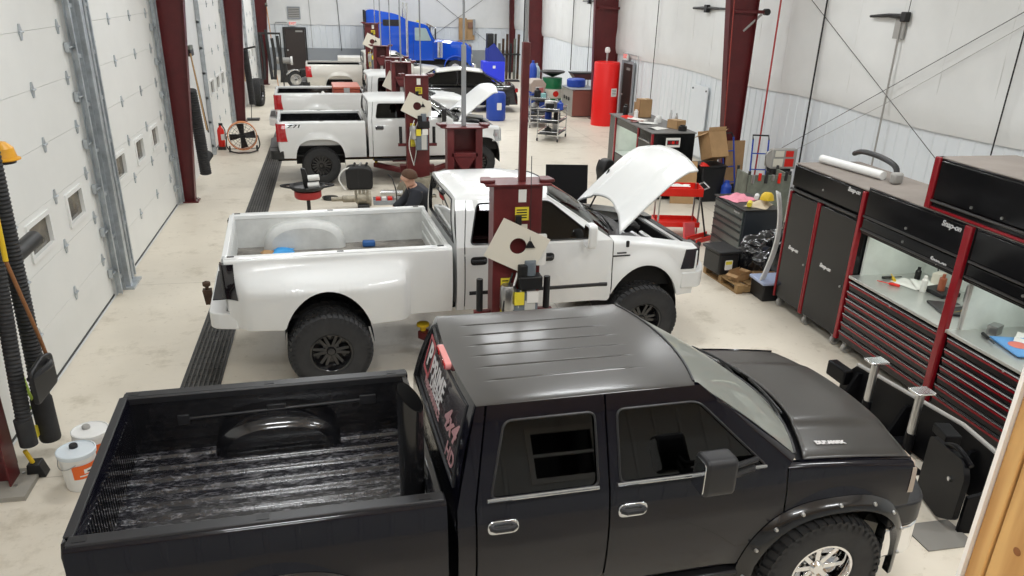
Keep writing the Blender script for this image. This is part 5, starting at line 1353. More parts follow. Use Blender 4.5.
# ---------------------------------------------------------------- bins, cartons and hand trucks by the nearest right column
t = thing('trash_bin', 'tall black bin under the tilted cardboard box', 'bin', (7.85, 16.35, 0))
bm = BM(); prism(bm, [(-.22, 0), (.22, 0), (.28, .78), (-.28, .78)], -.28, .28, 'y'); obj('body', bm, M_black, t, bevel=.03)
bm = BM(); box(bm, -.30, .30, -.30, .30, .76, .80); obj('rim', bm, M_black, t, bevel=.015)
carton('carton', 'big cardboard box tipped over on the black bin', (7.93, 16.28, .92), (.46, .36, .55), R(14), rx=R(-22))
carton('carton', 'tall narrow cardboard box standing behind the black bin', (8.12, 16.90, .0), (.26, .24, 1.4), R(-8), open_=False)
item('rag', cloth(7.62, 16.1, .80, .2, .16, .10, 6.6), M_red, 'orange red rag between the tipped carton and the bin', 'rag')
bm = BM(); box(bm, -.27, .27, -.012, .012, 0, .92); item('cardboard_sheet', bm, M_cardboard, 'flat cardboard sheet leaning on the dark end of the work station', 'cardboard', loc=(7.16, 15.98, 0), rot=(R(-16), 0, R(-14)))
def hand_truck(x, y, rz, label, h=1.3):
    t = thing('hand_truck', label, 'hand truck', (x, y, 0), rot=(R(-12), 0, rz))
    for s in (-1, 1):
        bm = BM(); tube(bm, [(s * .17, 0, .05), (s * .17, 0, h)], .018, 8); obj('rail', bm, M_blue, t)
        bm = BM(); cyl(bm, (s * .24, .08, .13), (s * .19, .08, .13), .12, n=18); obj('wheel', bm, M_rubber, t)
    for z in (.3, .65, 1.0):
        bm = BM(); tube(bm, [(-.17, 0, z), (.17, 0, z)], .013, 8); obj('cross_bar', bm, M_blue, t)
    bm = BM(); tube(bm, [(-.17, 0, h), (-.17, .06, h + .1), (.17, .06, h + .1), (.17, 0, h)], .018, 8); obj('handle', bm, M_black, t)
    bm = BM(); box(bm, -.2, .2, -.2, 0, .03, .045); obj('toe_plate', bm, M_blue, t)
hand_truck(8.55, 16.6, R(20), 'blue hand truck against the maroon column, left of the two')
hand_truck(9.0, 16.25, R(-15), 'blue hand truck right of the other one near the column')
bm = BM(); box(bm, -.22, .22, -.02, .02, 0, 1.15); item('plywood_sheet', bm, M_cardboard, 'narrow plywood sheet behind the blue hand trucks', 'board', loc=(8.82, 17.06, 0), rot=(R(-4), 0, R(4)))
for i, (x, y, h, m, lb) in enumerate(((8.12, 15.95, .5, M_blue, 'blue jug on the floor left of the hand trucks'), (8.35, 15.7, .4, M_black, 'black can on the floor before the hand trucks'))):
    bm = BM(); lathe(bm, [(0, 0), (.11, 0), (.11, h * .75), (.05, h * .9), (.05, h), (0, h)], Matrix.Translation((x, y, 0)), 18); item('jug', bm, m, lb, 'jug')
t = thing('welding_cart', 'grey-green metal cage cart with tools behind the grey-green roll cabinet', 'cart', (8.0, 14.3, 0), R(-5))
M_cage = node_mat('grey_olive_steel', (0.20, 0.22, 0.18), 0.5, var=0.4, vscale=5)
bm = BM(); box(bm, -.42, .42, -.02, .02, .15, 1.05); obj('front_panel', bm, M_cage, t, loc=(0, -.3, 0))
bm = BM(); box(bm, -.42, .42, -.3, .3, .12, .16); obj('shelf', bm, M_cage, t)
for x in (-.42, .38):
    bm = BM(); box(bm, x, x + .04, -.3, .3, .15, 1.05); obj('side_panel', bm, M_cage, t)
for x in (-.4, .4):
    for y in (-.28, .28):
        bm = BM(); box(bm, x - .02, x + .02, y - .02, y + .02, .0, 1.12); obj('post', bm, M_dsteel, t)
for k in range(6):
    bm = BM(); x = -.34 + k * .13; cyl(bm, (x, -.33, .9 + .05 * (k % 2)), (x, -.33, 1.06 + .03 * (k % 3)), .03, n=10); obj('hanging_tool', bm, (M_steel, M_red, M_dsteel)[k % 3], t)
t = thing('battery_charger', 'grey battery charger with red and cream panel on a stand by the right wall', 'charger', (8.8, 15.15, 0), R(-5))
bm = BM(); box(bm, -.2, .2, -.14, .14, .3, .95); obj('stand', bm, M_black, t, bevel=.02)
bm = BM(); prism(bm, [(-.18, .95), (.16, .95), (.16, 1.22), (-.06, 1.36), (-.18, 1.36)], -.26, .26, 'y', Matrix.Rotation(PI / 2, 4, 'Z')); obj('case', bm, M_castor, t, bevel=.02)
for (x0, x1, z0, z1, m, nm) in ((-.22, -.02, 1.0, 1.16, M_beige, 'face_panel'), (.02, .2, 1.0, 1.16, M_red, 'face_panel'), (-.2, -.02, 1.2, 1.32, M_beige, 'face_panel'), (.02, .18, 1.2, 1.32, M_red, 'face_panel')):
    bm = BM(); box(bm, x0, x1, -.19, -.175, z0, z1); obj(nm, bm, m, t)
bm = BM(); tube(bm, smooth_path([(-.3, -.1, .9), (-.36, -.1, 1.2), (-.25, -.1, 1.3), (-.2, -.1, 1.0)]), .014, 8); obj('handle', bm, M_steel, t)
for s in (-1, 1):
    bm = BM(); cyl(bm, (s * .2, .0, .1), (s * .26, .0, .1), .1, n=16); obj('wheel', bm, M_rubber, t)
    bm = BM(); box(bm, s * .19 - .015, s * .19 + .015, -.02, .02, .08, .35); obj('leg', bm, M_dsteel, t)
bm = BM(); lathe(bm, [(0, 0), (.09, 0), (.09, .9), (.06, 1.0), (.035, 1.08), (.035, 1.2), (0, 1.2)], Matrix.Translation((9.1, 15.6, 0)), 18); item('gas_bottle', bm, node_mat('wine_red', (0.28, 0.02, 0.03), 0.4), 'dark red gas bottle standing near the right wall behind the charger', 'gas cylinder')
bm = BM(); box(bm, 9.28, 9.32, 13.1, 14.6, 0, 1.15); item('grey_board', bm, node_mat('grey_board', (0.30, 0.32, 0.33), 0.6), 'long grey board standing along the right wall behind the tall locker', 'board')
bm = BM(); prism(bm, [(8.85, 13.2), (9.1, 13.2), (9.1, 14.3), (8.85, 14.3)], 0, .82, 'z'); item('grey_bin', bm, M_greyband, 'grey bin standing behind the charger along the right wall', 'bin', bevel=.03)
# ================================================================ snow plow mount in front of the black pickup
M_plow = node_mat('plow_black', (0.006, 0.006, 0.007), 0.35, spec=.12)
t = thing('plow_blade_mount', 'black steel plow mount lying between the black pickup and the cabinets', 'plow part', (5.42, 6.15, 0), R(2))
bm = BM(); prism(bm, [(1.15, .02), (1.15, .28), (.95, .50), (-.55, .60), (-1.15, .52), (-1.25, .24), (-1.25, .02)], -.02, .02, 'x'); bl = obj('blade', bm, M_plow, t, bevel=.006)
bm = BM(); tube(bm, [(0, .95, .51), (0, -.55, .61), (0, -1.15, .53)], .022, 8); obj('top_edge', bm, M_castor, bl)
bm = BM(); box(bm, -.12, .0, .98, 1.3, .24, .42); obj('end_block', bm, M_plow, t, bevel=.02)
for y in (.85, .1, -.75):
    bm = BM(); prism(bm, [(-.28, 0), (-.02, 0), (-.02, .46), (-.07, .46)], y - .02, y + .02, 'y'); obj('rib', bm, M_plow, t)
bm = BM(); box(bm, -.5, -.02, -.1, .02, .05, .17); obj('push_beam', bm, M_plow, t, bevel=.01)
t = thing('plow_lift_frame', 'black plow headgear plate with two hooks beside the black pickup bumper', 'plow part', (4.98, 5.18, 0), R(-14))
bm = BM(); plate(bm, round_poly([(-.30, .03), (.12, .03), (.34, .16), (.34, .58), (.24, .70), (-.30, .62)], .05), [[(.16 + .025 * math.cos(k * PI / 6), .46 + .025 * math.sin(k * PI / 6)) for k in range(12)]], lambda u, v, q: Vector((-q, -u, v)), .05); obj('plate', bm, M_plow, t, bevel=.01)
bm = BM(); tube(bm, smooth_path([(.02, .3, .50), (-.02, -.05, .72), (.0, -.30, .68)]), .022, 8); obj('top_bar', bm, M_plow, t)
bm = BM(); cyl(bm, (-.07, -.16, .46), (.0, -.16, .46), .02, n=12); obj('pin', bm, M_steel, t)
bm = BM(); prism(bm, [(.05, .0), (.30, .0), (.30, .30), (.2, .42), (.05, .36)], -.30, -.26, 'y'); obj('bracket', bm, M_plow, t, bevel=.006)
bm = BM(); box(bm, .06, .2, .25, .5, .55, .64); obj('mount_ear', bm, M_plow, t, bevel=.01)
for i, (x, y, lb) in enumerate(((5.13, 6.52, 'silver jack post with flat top plate, farther of the two on the plow mount'), (5.14, 5.86, 'silver jack post with flat top plate, nearer of the two on the plow mount'))):
    t = thing('jack_post', lb, 'jack stand', (x, y, 0))
    bm = BM(); cyl(bm, (0, 0, 0), (0, 0, .40), .046, n=16); obj('outer_tube', bm, M_plow, t)
    bm = BM(); cyl(bm, (0, 0, .40), (.0, 0, .84), .036, n=16); cyl(bm, (.0, .046, .40), (.0, .046, .84), .010, n=8); obj('inner_post', bm, M_steel, t)
    bm = BM(); box(bm, -.095, .095, -.075, .075, .84, .865); obj('top_plate', bm, M_alum, t, bevel=.006)
    bm = BM(); box(bm, -.14, .14, -.14, .14, 0, .02); obj('foot_plate', bm, M_plow, t)
bm = BM(); box(bm, 4.55, 5.0, 4.7, 5.05, .002, .012); item('rubber_mat', bm, node_mat('grey_mat', (0.22, 0.21, 0.19), 0.9), 'small grey mat on the floor below the plow headgear', 'mat')

# wooden posts of the mezzanine next to the camera
bm = BM(); box(bm, 1.273, 1.32, 1.402, 1.412, 2.79, ZC); item('white_edge_strip', bm, M_white, 'thin white strip along the edge of the lumber post', 'edge strip')
M_lum = node_mat('yellow_pine', (0.60, 0.36, 0.14), 0.6)
def _grain():
    nt = M_lum.node_tree; b = nt.nodes['Principled BSDF']; tc = nt.nodes['Texture Coordinate']
    mp = nt.nodes.new('ShaderNodeMapping'); mp.inputs['Scale'].default_value = (9, 9, .9); nt.links.new(tc.outputs['Object'], mp.inputs['Vector'])
    n = nt.nodes.new('ShaderNodeTexNoise'); n.inputs['Scale'].default_value = 3; n.inputs['Detail'].default_value = 4; n.inputs['Distortion'].default_value = .8
    nt.links.new(mp.outputs[0], n.inputs['Vector'])
    w = nt.nodes.new('ShaderNodeTexWave'); w.inputs['Scale'].default_value = 1.3; w.inputs['Distortion'].default_value = 6; w.inputs['Detail'].default_value = 3
    nt.links.new(mp.outputs[0], w.inputs['Vector'])
    r = nt.nodes.new('ShaderNodeValToRGB'); e = r.color_ramp.elements; e[0].color = (.36, .18, .055, 1); e[1].color = (.60, .38, .15, 1); e[0].position = .2; e[1].position = .75
    mx = nt.nodes.new('ShaderNodeMath'); mx.operation = 'ADD'; mx.inputs[1].default_value = 0
    ml = nt.nodes.new('ShaderNodeMath'); ml.operation = 'MULTIPLY'; ml.inputs[1].default_value = .45; nt.links.new(w.outputs['Fac'], ml.inputs[0])
    m2 = nt.nodes.new('ShaderNodeMath'); m2.operation = 'MULTIPLY'; m2.inputs[1].default_value = .6; nt.links.new(n.outputs['Fac'], m2.inputs[0])
    nt.links.new(ml.outputs[0], mx.inputs[0]); nt.links.new(m2.outputs[0], mx.inputs[1]); nt.links.new(mx.outputs[0], r.inputs['Fac']); nt.links.new(r.outputs[0], b.inputs['Base Color'])
_grain()
t = thing('lumber_post', 'pale lumber post with knots at the right edge beside the camera', 'wooden post', (0, 0, 0))
bm = BM(); box(bm, 1.280, 1.42, 1.362, 1.400, 2.79, ZC); obj('stud', bm, M_lum, t, bevel=.003)
bm = BM(); box(bm, 1.284, 1.322, 1.20, 1.359, 2.79, ZC); st = obj('stud', bm, M_lum, t, bevel=.003)
for i, (x, z) in enumerate(((1.31, 3.22), (1.28, 3.40), (1.33, 3.10))):
    bm = BM(); lathe(bm, [(0, .001), (.007, .001), (.009, 0)], basis((1.2835, x, z), (0, -1, 0), (0, 0, 1)), 14); obj('knot', bm, node_mat('knot_brown', (0.22, 0.09, 0.03), 0.7), st)

# ================================================================ wires and brackets on the right wall
def wire(label, pts, r, m, name='wall_cable', cat='cable'):
    pts = [(p[0], .317 + (p[1] - .317) * 1.015, (4.07 + (p[2] - 4.07) * 1.015) / ZK) if p[0] > 9.35 and p[1] < YB - 1 else p for p in pts]
    bm = BM(); tube(bm, pts, r, 8); return item(name, bm, m, label, cat)
W = XR - .16
ZK = .969
wire('thick black vertical pipe on the right wall, above the tall tool locker', [(W, 15.25, 5.7), (W, 15.25, .1)], .018, M_black, 'vertical_pipe', 'pipe')
wire('thin black vertical pipe on the right wall near the right edge, above the stacked cabinet', [(W, 10.32, 3.88), (W, 10.32, .1)], .011, M_black, 'vertical_pipe', 'pipe')
wire('diagonal brace cable falling to the right on the right wall', [(W, 16.7, 4.5), (W, 11.0, 1.6)], .006, M_dsteel, 'brace_cable', 'cable')
wire('diagonal brace cable rising to the right, the upper of two', [(W, 9.0, 4.69), (W, 16.5, .90)], .006, M_dsteel, 'brace_cable', 'cable')
wire('thin pale diagonal cable just below the rising brace cable', [(W + .02, 9.0, 4.53), (W + .02, 13.0, 2.42), (W + .02, 16.0, .95)], .005, M_castor, 'brace_cable', 'cable')
t = thing('wall_bracket', 'black arm bracket over a grey plate high on the right wall', 'bracket', (XR - .12, 13.25, 3.93))
bm = BM(); box(bm, -.03, .0, -.2, .06, -.34, .02); obj('back_plate', bm, M_castor, t)
bm = BM(); tube(bm, [(-.04, -.18, .02), (-.05, .25, .03), (-.05, .75, .0)], [.05, .035, .022], 8); obj('arm', bm, M_black, t)
bm = BM(); box(bm, -.1, .0, -.27, -.13, -.06, .10); obj('hub', bm, M_black, t, bevel=.015)
wire('grey conduit running down the right wall from the black bracket', [(W, 12.95, 3.78), (W, 12.92, .1)], .017, M_castor, 'conduit', 'pipe')
wire('short thin seam cord above the black wall bracket', [(W, 12.82, 3.9), (W, 12.8, 4.9)], .006, M_dsteel)
t = thing('wall_bracket', 'black arm bracket with a rod left of the nearest right column', 'bracket', (XR - .12, 20.9, 3.88))
bm = BM(); tube(bm, [(-.02, -1.5, .03), (-.04, 0, .02), (-.05, .8, 0)], [.012, .045, .03], 8); obj('arm', bm, M_black, t)
bm = BM(); box(bm, -.1, .0, -.12, .06, -.09, .10); obj('hub', bm, M_black, t, bevel=.015)
t = thing('column_arm', 'maroon arm bracket with a grey brace on the nearest right column', 'bracket', (8.40, 17.25, 3.90))
bm = BM(); box(bm, .0, .75, -.04, .04, -.035, .035); obj('arm', bm, M_maroon, t, bevel=.005)
bm = BM(); tube(bm, [(.65, 0, -.05), (.3, .05, -.4)], .025, 8); obj('brace', bm, M_castor, t)
bm = BM(); cyl(bm, (.75, -.06, 0), (.75, .06, 0), .07, n=14); obj('end_bolt', bm, M_black, t)
wire('red vertical air pipe beside the nearest right column, down to the hand trucks', [(9.2, 16.8, ZC), (9.2, 16.8, .05)], .020, M_red if False else node_mat('pipe_red', (0.42, 0.05, 0.05), .4), 'air_pipe', 'pipe')
wire('thin red pipe running down the face of the nearest right column', [(8.30, 17.15, 4.6), (8.55, 17.15, .3)], .014, node_mat('thin_pipe_red', (0.32, 0.05, 0.04), .4), 'air_pipe', 'pipe')
wire('thin dark cord hanging down the right wall between the red tank and the work station', [(W, 23.9, 5.6), (W, 23.85, 1.1)], .012, M_dsteel)
wire('dark chain hanging by the column behind the red tank', [(W, 27.6, 4.1), (W, 27.9, 3.2), (W, 27.75, 2.45)], .014, M_black, 'hanging_chain', 'chain')
wire('black cord hanging on the far right wall, left of the red tank', [(W, 32.8, 5.6), (W, 32.8, 1.2)], .018, M_black)
wire('thin grey cord on the far right wall left of the tank column', [(W, 30.5, 5.6), (W, 30.5, 1.3)], .012, M_dsteel)
wire('black pole between the two far right columns', [(W, 41.5, 5.6), (W, 41.5, 1.5)], .035, M_black, 'vertical_pipe', 'pipe')
t = thing('wall_bracket', 'black arm bracket high on the far right wall', 'bracket', (XR - .12, 31.2, 3.88))
bm = BM(); tube(bm, [(-.02, -.8, .03), (-.05, .8, 0)], [.03, .02], 8); obj('arm', bm, M_black, t)
bm = BM(); box(bm, -.1, .0, -.12, .06, -.09, .10); obj('hub', bm, M_black, t)
t = thing('column_arm', 'dark arm with a hanging chain on the column behind the red tank', 'bracket', (8.8, 27.95, 3.72))
bm = BM(); box(bm, .0, .95, -.04, .04, -.04, .04); obj('arm', bm, M_maroon, t)
bm = BM(); box(bm, .85, 1.0, -.08, .08, -.08, .08); obj('hook_block', bm, M_black, t, bevel=.02)

# right man door with its sign
t = thing('exit_door', 'dark man door with grey frame in the right wall beside the red tank', 'door', (XR - .06, 26.6, 0))
bm = BM(); box(bm, -.03, .0, -.46, .46, 0, 2.02); d = obj('door_leaf', bm, node_mat('door_brown', (0.05, 0.035, 0.03), .4), t)
bm = BM(); plate(bm, [(-.54, 0), (.60, 0), (.60, 2.1), (-.54, 2.1)], [[(-.47, .0005), (.47, .0005), (.47, 2.03), (-.47, 2.03)]], lambda u, v, q: Vector((-.05 + q, u, v)), .06); obj('door_frame', bm, M_greyband, t)
bm = BM(); box(bm, -.05, -.03, -.2, .1, 1.82, 1.9); obj('closer', bm, M_castor, d)
bm = BM(); lathe(bm, [(.03, 0), (.03, .04), (.0, .06)], basis((-.03, .36, 1.0), (0, 0, 1), (0, 1, 0)), 12); obj('knob', bm, M_steel, d)
def exit_sign(name, label, M):
    t = thing(name, label, 'sign', M.translation)
    L_ = M.copy(); L_.translation = (0, 0, 0)
    bm = BM(); prism(bm, rrect(-.19, .19, -.11, .11, .02, 3), 0, .05, 'z', L_); obj('case', bm, M_white, t)
    ml = L_.copy(); ml.translation = L_ @ Vector((0, 0, .053)); text_mesh('lettering', 'EXIT', M_exit, t, ml, .17, .002, bold=.004)
    return t
M_exit = node_mat('exit_red', (0.85, 0.10, 0.08), .5, emit=.3)
exit_sign('exit_sign', 'red and white EXIT sign above the man door in the right wall', basis((XR - .12, 26.75, 2.25), (0, -1, 0), (0, 0, 1)))
wire('grey conduit bending from the EXIT sign down beside the right man door', [(W, 26.6, 2.3), (W, 25.2, 2.3), (W, 25.1, 2.2), (W, 25.1, .6)], .014, M_pole, 'conduit', 'pipe')
t = thing('breaker_box', 'pale flat panel standing against the right wall behind the work station', 'panel', (XR - .06, 20.9, 1.0))
bm = BM(); box(bm, -.03, .0, -.5, .5, -.9, .95); obj('panel', bm, M_liner, t)
for y in (-.42, .42):
    bm = BM(); cyl(bm, (-.05, y, .85), (-.03, y, .85), .025, n=10); obj('bolt', bm, M_dsteel, t)

# back wall: man door, vent, sign, plywood box
t = thing('back_door', 'dark brown man door in the back wall', 'door', (-1.86, YB - .06, 0))
bm = BM(); box(bm, -.5, .5, -.03, .0, 0, 2.06); d = obj('door_leaf', bm, node_mat('door_dark', (0.045, 0.035, 0.032), .4), t)
bm = BM(); plate(bm, [(-.58, 0), (.58, 0), (.58, 2.14), (-.58, 2.14)], [[(-.51, .0005), (.51, .0005), (.51, 2.07), (-.51, 2.07)]], lambda u, v, q: Vector((u, -.05 + q, v)), .06); obj('door_frame', bm, M_dsteel, t)
bm = BM(); box(bm, .05, .40, -.06, -.03, 1.9, 1.98); obj('closer', bm, M_castor, d)
bm = BM(); lathe(bm, [(.04, 0), (.04, .05), (.0, .07)], basis((-.4, -.03, 1.0), (1, 0, 0), (0, 0, 1)), 12); obj('knob', bm, M_steel, d)
exit_sign('exit_sign', 'red and white EXIT sign above the dark door in the back wall', basis((-1.92, YB - .085, 2.32), (1, 0, 0), (0, 0, 1)))
t = thing('louver_vent', 'grey louvered vent above the back door', 'vent', (-1.82, YB - .07, 2.83))
bm = BM(); plate(bm, [(-.32, -.30), (.32, -.30), (.32, .30), (-.32, .30)], [[(-.27, -.25), (.27, -.25), (.27, .25), (-.27, .25)]], lambda u, v, q: Vector((u, -.04 + q, v)), .05); obj('frame', bm, M_greyband, t)
bm = BM(); box(bm, -.27, .27, -.01, 0, -.25, .25); obj('backing', bm, M_dsteel, t)
for k in range(6):
    bm = BM(); z = -.21 + k * .084; prism(bm, [(-.035, z - .03), (-.01, z + .03), (-.014, z + .032), (-.04, z - .028)], -.27, .27, 'x'); obj('slat', bm, M_castor, t)
wire('thin dark conduit running over and down beside the back door', [(-2.2, YB - .1, 2.36), (-2.75, YB - .1, 2.36), (-2.8, YB - .1, 2.25), (-2.8, YB - .1, .9)], .018, M_pole, 'conduit', 'pipe')
wire('vertical dark seam pipe on the back wall right of the door', [(.25, YB - .1, ZC), (.45, YB - .1, 1.0)], .015, M_dsteel, 'vertical_pipe', 'pipe')
wire('pale vertical pipe on the back wall just right of the door', [(-1.1, YB - .1, ZC), (-1.0, YB - .1, 1.0)], .012, M_castor, 'vertical_pipe', 'pipe')
wire('diagonal brace rod on the back wall falling to the right', [(4.4, YB - .1, 4.4), (9.0, YB - .1, .9)], .009, M_dsteel, 'brace_cable', 'cable')
wire('diagonal brace rod on the back wall rising to the right', [(4.6, YB - .1, 1.4), (8.9, YB - .1, 4.4)], .009, M_dsteel, 'brace_cable', 'cable')
t = thing('plywood_box', 'plywood electrical board on the back wall behind the semi hood', 'board', (7.0, YB - .17, 2.2))
bm = BM(); box(bm, -.42, .0, -.04, .04, -.55, .55); box(bm, .02, .42, -.02, .06, -.55, .48); obj('board', bm, M_cardboard, t)
bm = BM(); box(bm, .06, .3, -.10, -.02, .05, .35); obj('panel_box', bm, node_mat('brown_panel', (.25, .13, .08), .5), t)
bm = BM(); box(bm, .32, .44, -.1, -.02, -.3, .5); obj('conduit_box', bm, M_greyband, t)

# ================================================================ red tank and the things around it
t = thing('air_tank', 'tall bright red cylindrical tank with a white label', 'tank', (8.83, 26.75, 0))
bm = BM(); lathe(bm, [(0, .0), (.425, .0), (.425, 2.02), (.405, 2.07), (.0, 2.10)], None, 40); obj('shell', bm, node_mat('tank_red', (0.80, 0.012, 0.010), .35), t)
bm = BM(); prism(bm, rrect(-.11, .11, -.13, .13, .01, 2), 0, .012, 'z', basis((.157, -.408, 1.12), (.93, .37, 0), (0, 0, 1))); lb = obj('label', bm, M_paper, t)
bm = BM()
for k in range(4): box(bm, -.08, .08, -.08 + k * .05, -.065 + k * .05, .012, .014, basis((.157, -.408, 1.12), (.93, .37, 0), (0, 0, 1)))
obj('label_print', bm, M_dsteel, lb)
bm = BM(); cyl(bm, (-.02, 0, 2.08), (-.02, 0, 2.38), .03, n=10); obj('pipe', bm, M_steel, t)
bm = BM(); lathe(bm, [(0, 0), (.07, .0), (.09, .06), (.07, .16), (0, .18)], Matrix.Translation((-.02, 0, 2.36)), 14); obj('valve', bm, M_white, t)
t = thing('parts_chest', 'grey and brown metal chest left of the red tank', 'chest', (8.3, 29.2, 0), 0)
bm = BM(); box(bm, -.1, -.0, -.7, .7, .02, .95); obj('body', bm, node_mat('tin_grey', (.42, .40, .36), .4, metal=.3), t, bevel=.01)
bm = BM(); box(bm, -.08, .80, -.73, -.703, .04, .92); obj('front_panel', bm, node_mat('rust_brown', (.24, .09, .07), .5), t)
bm = BM(); box(bm, .002, .82, -.702, .70, .02, .95); obj('right_section', bm, node_mat('rust_brown2', (.22, .085, .065), .5), t)
bm = BM(); box(bm, -.14, .86, -.74, .74, .952, .98); obj('top', bm, M_greyband, t, bevel=.01)
for k in range(3):
    bm = BM(); cyl(bm, (-.125, -.3 + k * .3, .6), (-.10, -.3 + k * .3, .6), .07, n=12); obj('dial', bm, M_dsteel, t)
t = thing('oil_drum', 'green oil drum with a white band left of the brown chest', 'drum', (8.08, 30.9, 0))
bm = BM(); lathe(bm, [(0, 0), (.36, 0), (.37, .02), (.37, .38), (.385, .40), (.37, .42), (.37, .74), (.385, .76), (.37, .78), (.37, 1.12), (.36, 1.14), (0, 1.14)], None, 32); obj('shell', bm, M_green, t)
bm = BM(); lathe(bm, [(.388, .40), (.392, .42), (.392, .72), (.388, .74)], None, 32); bd = obj('label_band', bm, M_beige, t)
bm = BM(); lathe(bm, [(0, .003), (.11, .003), (.11, 0)], basis((.05, -.394, .57), (1, 0, 0), (0, 0, 1)), 16); obj('emblem', bm, M_red, bd)
bm = BM(); lathe(bm, [(.0, .0), (.45, .18), (.47, .22), (.44, .24), (0, .2)], Matrix.Translation((0, 0, 1.15)), 24); obj('funnel_lid', bm, M_black, t)
bm = BM(); lathe(bm, [(0, 0), (.32, 0), (.34, .06), (.34, .24), (.30, .28), (0, .28)], Matrix.Translation((8.55, 29.3, .985)), 24); item('blue_tub', bm, M_blue, 'round blue tub on top of the brown chest', 'tub')
t = thing('grill_box', 'dark tray table on legs behind the blue tub', 'tray', (9.10, 30.4, 0))
bm = BM(); prism(bm, [(-.45, 1.35), (.45, 1.35), (.3, 1.14), (-.3, 1.14)], -.3, .3, 'y'); obj('tray', bm, node_mat('dark_red_brown', (.09, .03, .03), .5), t)
bm = BM(); box(bm, -.47, .47, -.32, .32, 1.352, 1.39); obj('rim', bm, M_black, t)
for x in (-.3, .3):
    for y in (-.25, .25):
        bm = BM(); box(bm, x - .02, x + .02, y - .02, y + .02, 0, 1.15); obj('leg', bm, M_steel, t)
def shop_cart(x, y, rz, label, w=.9, d=.5):
    t = thing('shop_cart', label, 'cart', (x, y, 0), rz)
    for sx in (-1, 1):
        for sy_ in (-1, 1):
            bm = BM(); tube(bm, [(sx * w / 2, sy_ * d / 2, .1), (sx * w / 2, sy_ * d / 2, 1.0)], .018, 8); obj('post', bm, M_alum, t)
            bm = BM(); cyl(bm, (sx * w / 2, sy_ * d / 2 - .015, .05), (sx * w / 2, sy_ * d / 2 + .015, .05), .05, n=12); obj('castor', bm, M_rubber, t)
    for z in (.2, .55, .88):
        bm = BM(); box(bm, -w / 2, w / 2, -d / 2, d / 2, z, z + .02); obj('shelf', bm, M_dsteel, t)
        bm = BM(); tube(bm, [(-w / 2, -d / 2, z + .09), (w / 2, -d / 2, z + .09), (w / 2, d / 2, z + .09), (-w / 2, d / 2, z + .09), (-w / 2, -d / 2, z + .09)], .010, 6); obj('guard_rail', bm, M_alum, t)
    return t
shop_cart(6.35, 24.1, R(62), 'silver wire shop cart loaded with parts, nearer of the two in the aisle', 1.1, .62)
shop_cart(6.55, 26.7, R(80), 'silver wire shop cart behind the nearer loaded one in the aisle', 1.2, .6)
random.seed(21)
pal = [(M_black, 'black'), (M_paper, 'white'), (M_red, 'red'), (M_blue, 'blue'), (M_dsteel, 'dark grey'), (M_cardboard, 'brown'), (M_steel, 'silver'), (node_mat('pale_teal', (.25, .5, .5), .5), 'teal'), (M_beige, 'cream')]
SP = [(6.2, 23.9, .925), (6.5, 24.25, .925), (6.35, 24.5, .925), (6.25, 24.2, .595), (6.45, 23.95, .595), (6.2, 24.0, .245), (6.5, 24.3, .245), (6.48, 23.75, .925), (6.6, 26.3, .925), (6.5, 26.7, .925), (6.65, 27.1, .925), (6.45, 26.9, .595), (6.6, 26.4, .595)]
WH = ['at the near corner of the near cart top', 'in the middle of the near cart top', 'at the far end of the near cart top', 'on the near cart middle shelf, far side', 'on the near cart middle shelf, near side', 'on the near cart bottom shelf, near side', 'on the near cart bottom shelf, far side', 'at the right corner of the near cart top', 'on the near end of the far cart top', 'in the middle of the far cart top', 'on the far end of the far cart top', 'on the far cart middle shelf, far side', 'on the far cart middle shelf, near side']
for i, ((x, y, z), wh) in enumerate(zip(SP, WH)):
    m, cn = pal[(i * 4 + 2) % len(pal)] if i % 3 else pal[(i + 0) % len(pal)]
    bm = BM(); h = random.uniform(.14, .30); r = random.uniform(.08, .13)
    if i % 2: lathe(bm, [(0, 0), (r, 0), (r, h * .7), (r * .4, h * .85), (r * .4, h), (0, h)], Matrix.Translation((x, y, z)), 14); item('bottle', bm, m, cn + ' bottle ' + wh, 'bottle')
    else: box(bm, -r, r, -r * .8, r * .8, 0, h, Matrix.Translation((x, y, z)) @ Matrix.Rotation(i, 4, 'Z')); item('parts_box', bm, m, cn + ' parts box ' + wh, 'box', bevel=.012)
for i, (x, y, r, h, m, lb) in enumerate(((7.33, 31.0, .16, 1.75, M_blue, 'tall blue gas cylinder standing beyond the shop carts'), (7.62, 31.6, .14, 1.6, node_mat('pale_cyl', (.45, .55, .6), .4), 'pale grey gas cylinder right of the tall blue one'), (7.55, 30.5, .15, 1.0, M_dsteel, 'dark canister between the pale cylinder and the green drum'), (7.45, 29.9, .18, .8, M_black, 'black canister in front of the gas cylinders'))):
    bm = BM(); lathe(bm, [(0, 0), (r, 0), (r, h * .84), (r * .6, h * .93), (r * .3, h * .95), (r * .3, h), (0, h)], Matrix.Translation((x, y, 0)), 18); item('gas_cylinder', bm, m, lb, 'gas cylinder')
t = thing('engine_block', 'pale engine block on a stand between the far shop cart and the tall blue cylinder', 'engine', (6.95, 29.3, .0))
bm = BM(); box(bm, .1, .16, -.05, .05, 0, .8); box(bm, -.2, .46, -.3, .3, 0, .06); obj('stand', bm, M_dsteel, t)
bm = BM(); prism(bm, [(-.1, .8), (.36, .8), (.42, 1.1), (.28, 1.25), (-.05, 1.25), (-.16, 1.1)], -.3, .3, 'y'); obj('block', bm, node_mat('cast_alloy', (.45, .38, .33), .5, metal=.3), t, bevel=.02)
t = thing('parts_backpack', 'black tool backpack standing on the floor left of the work station', 'bag', (6.05, 17.9, 0), R(20))
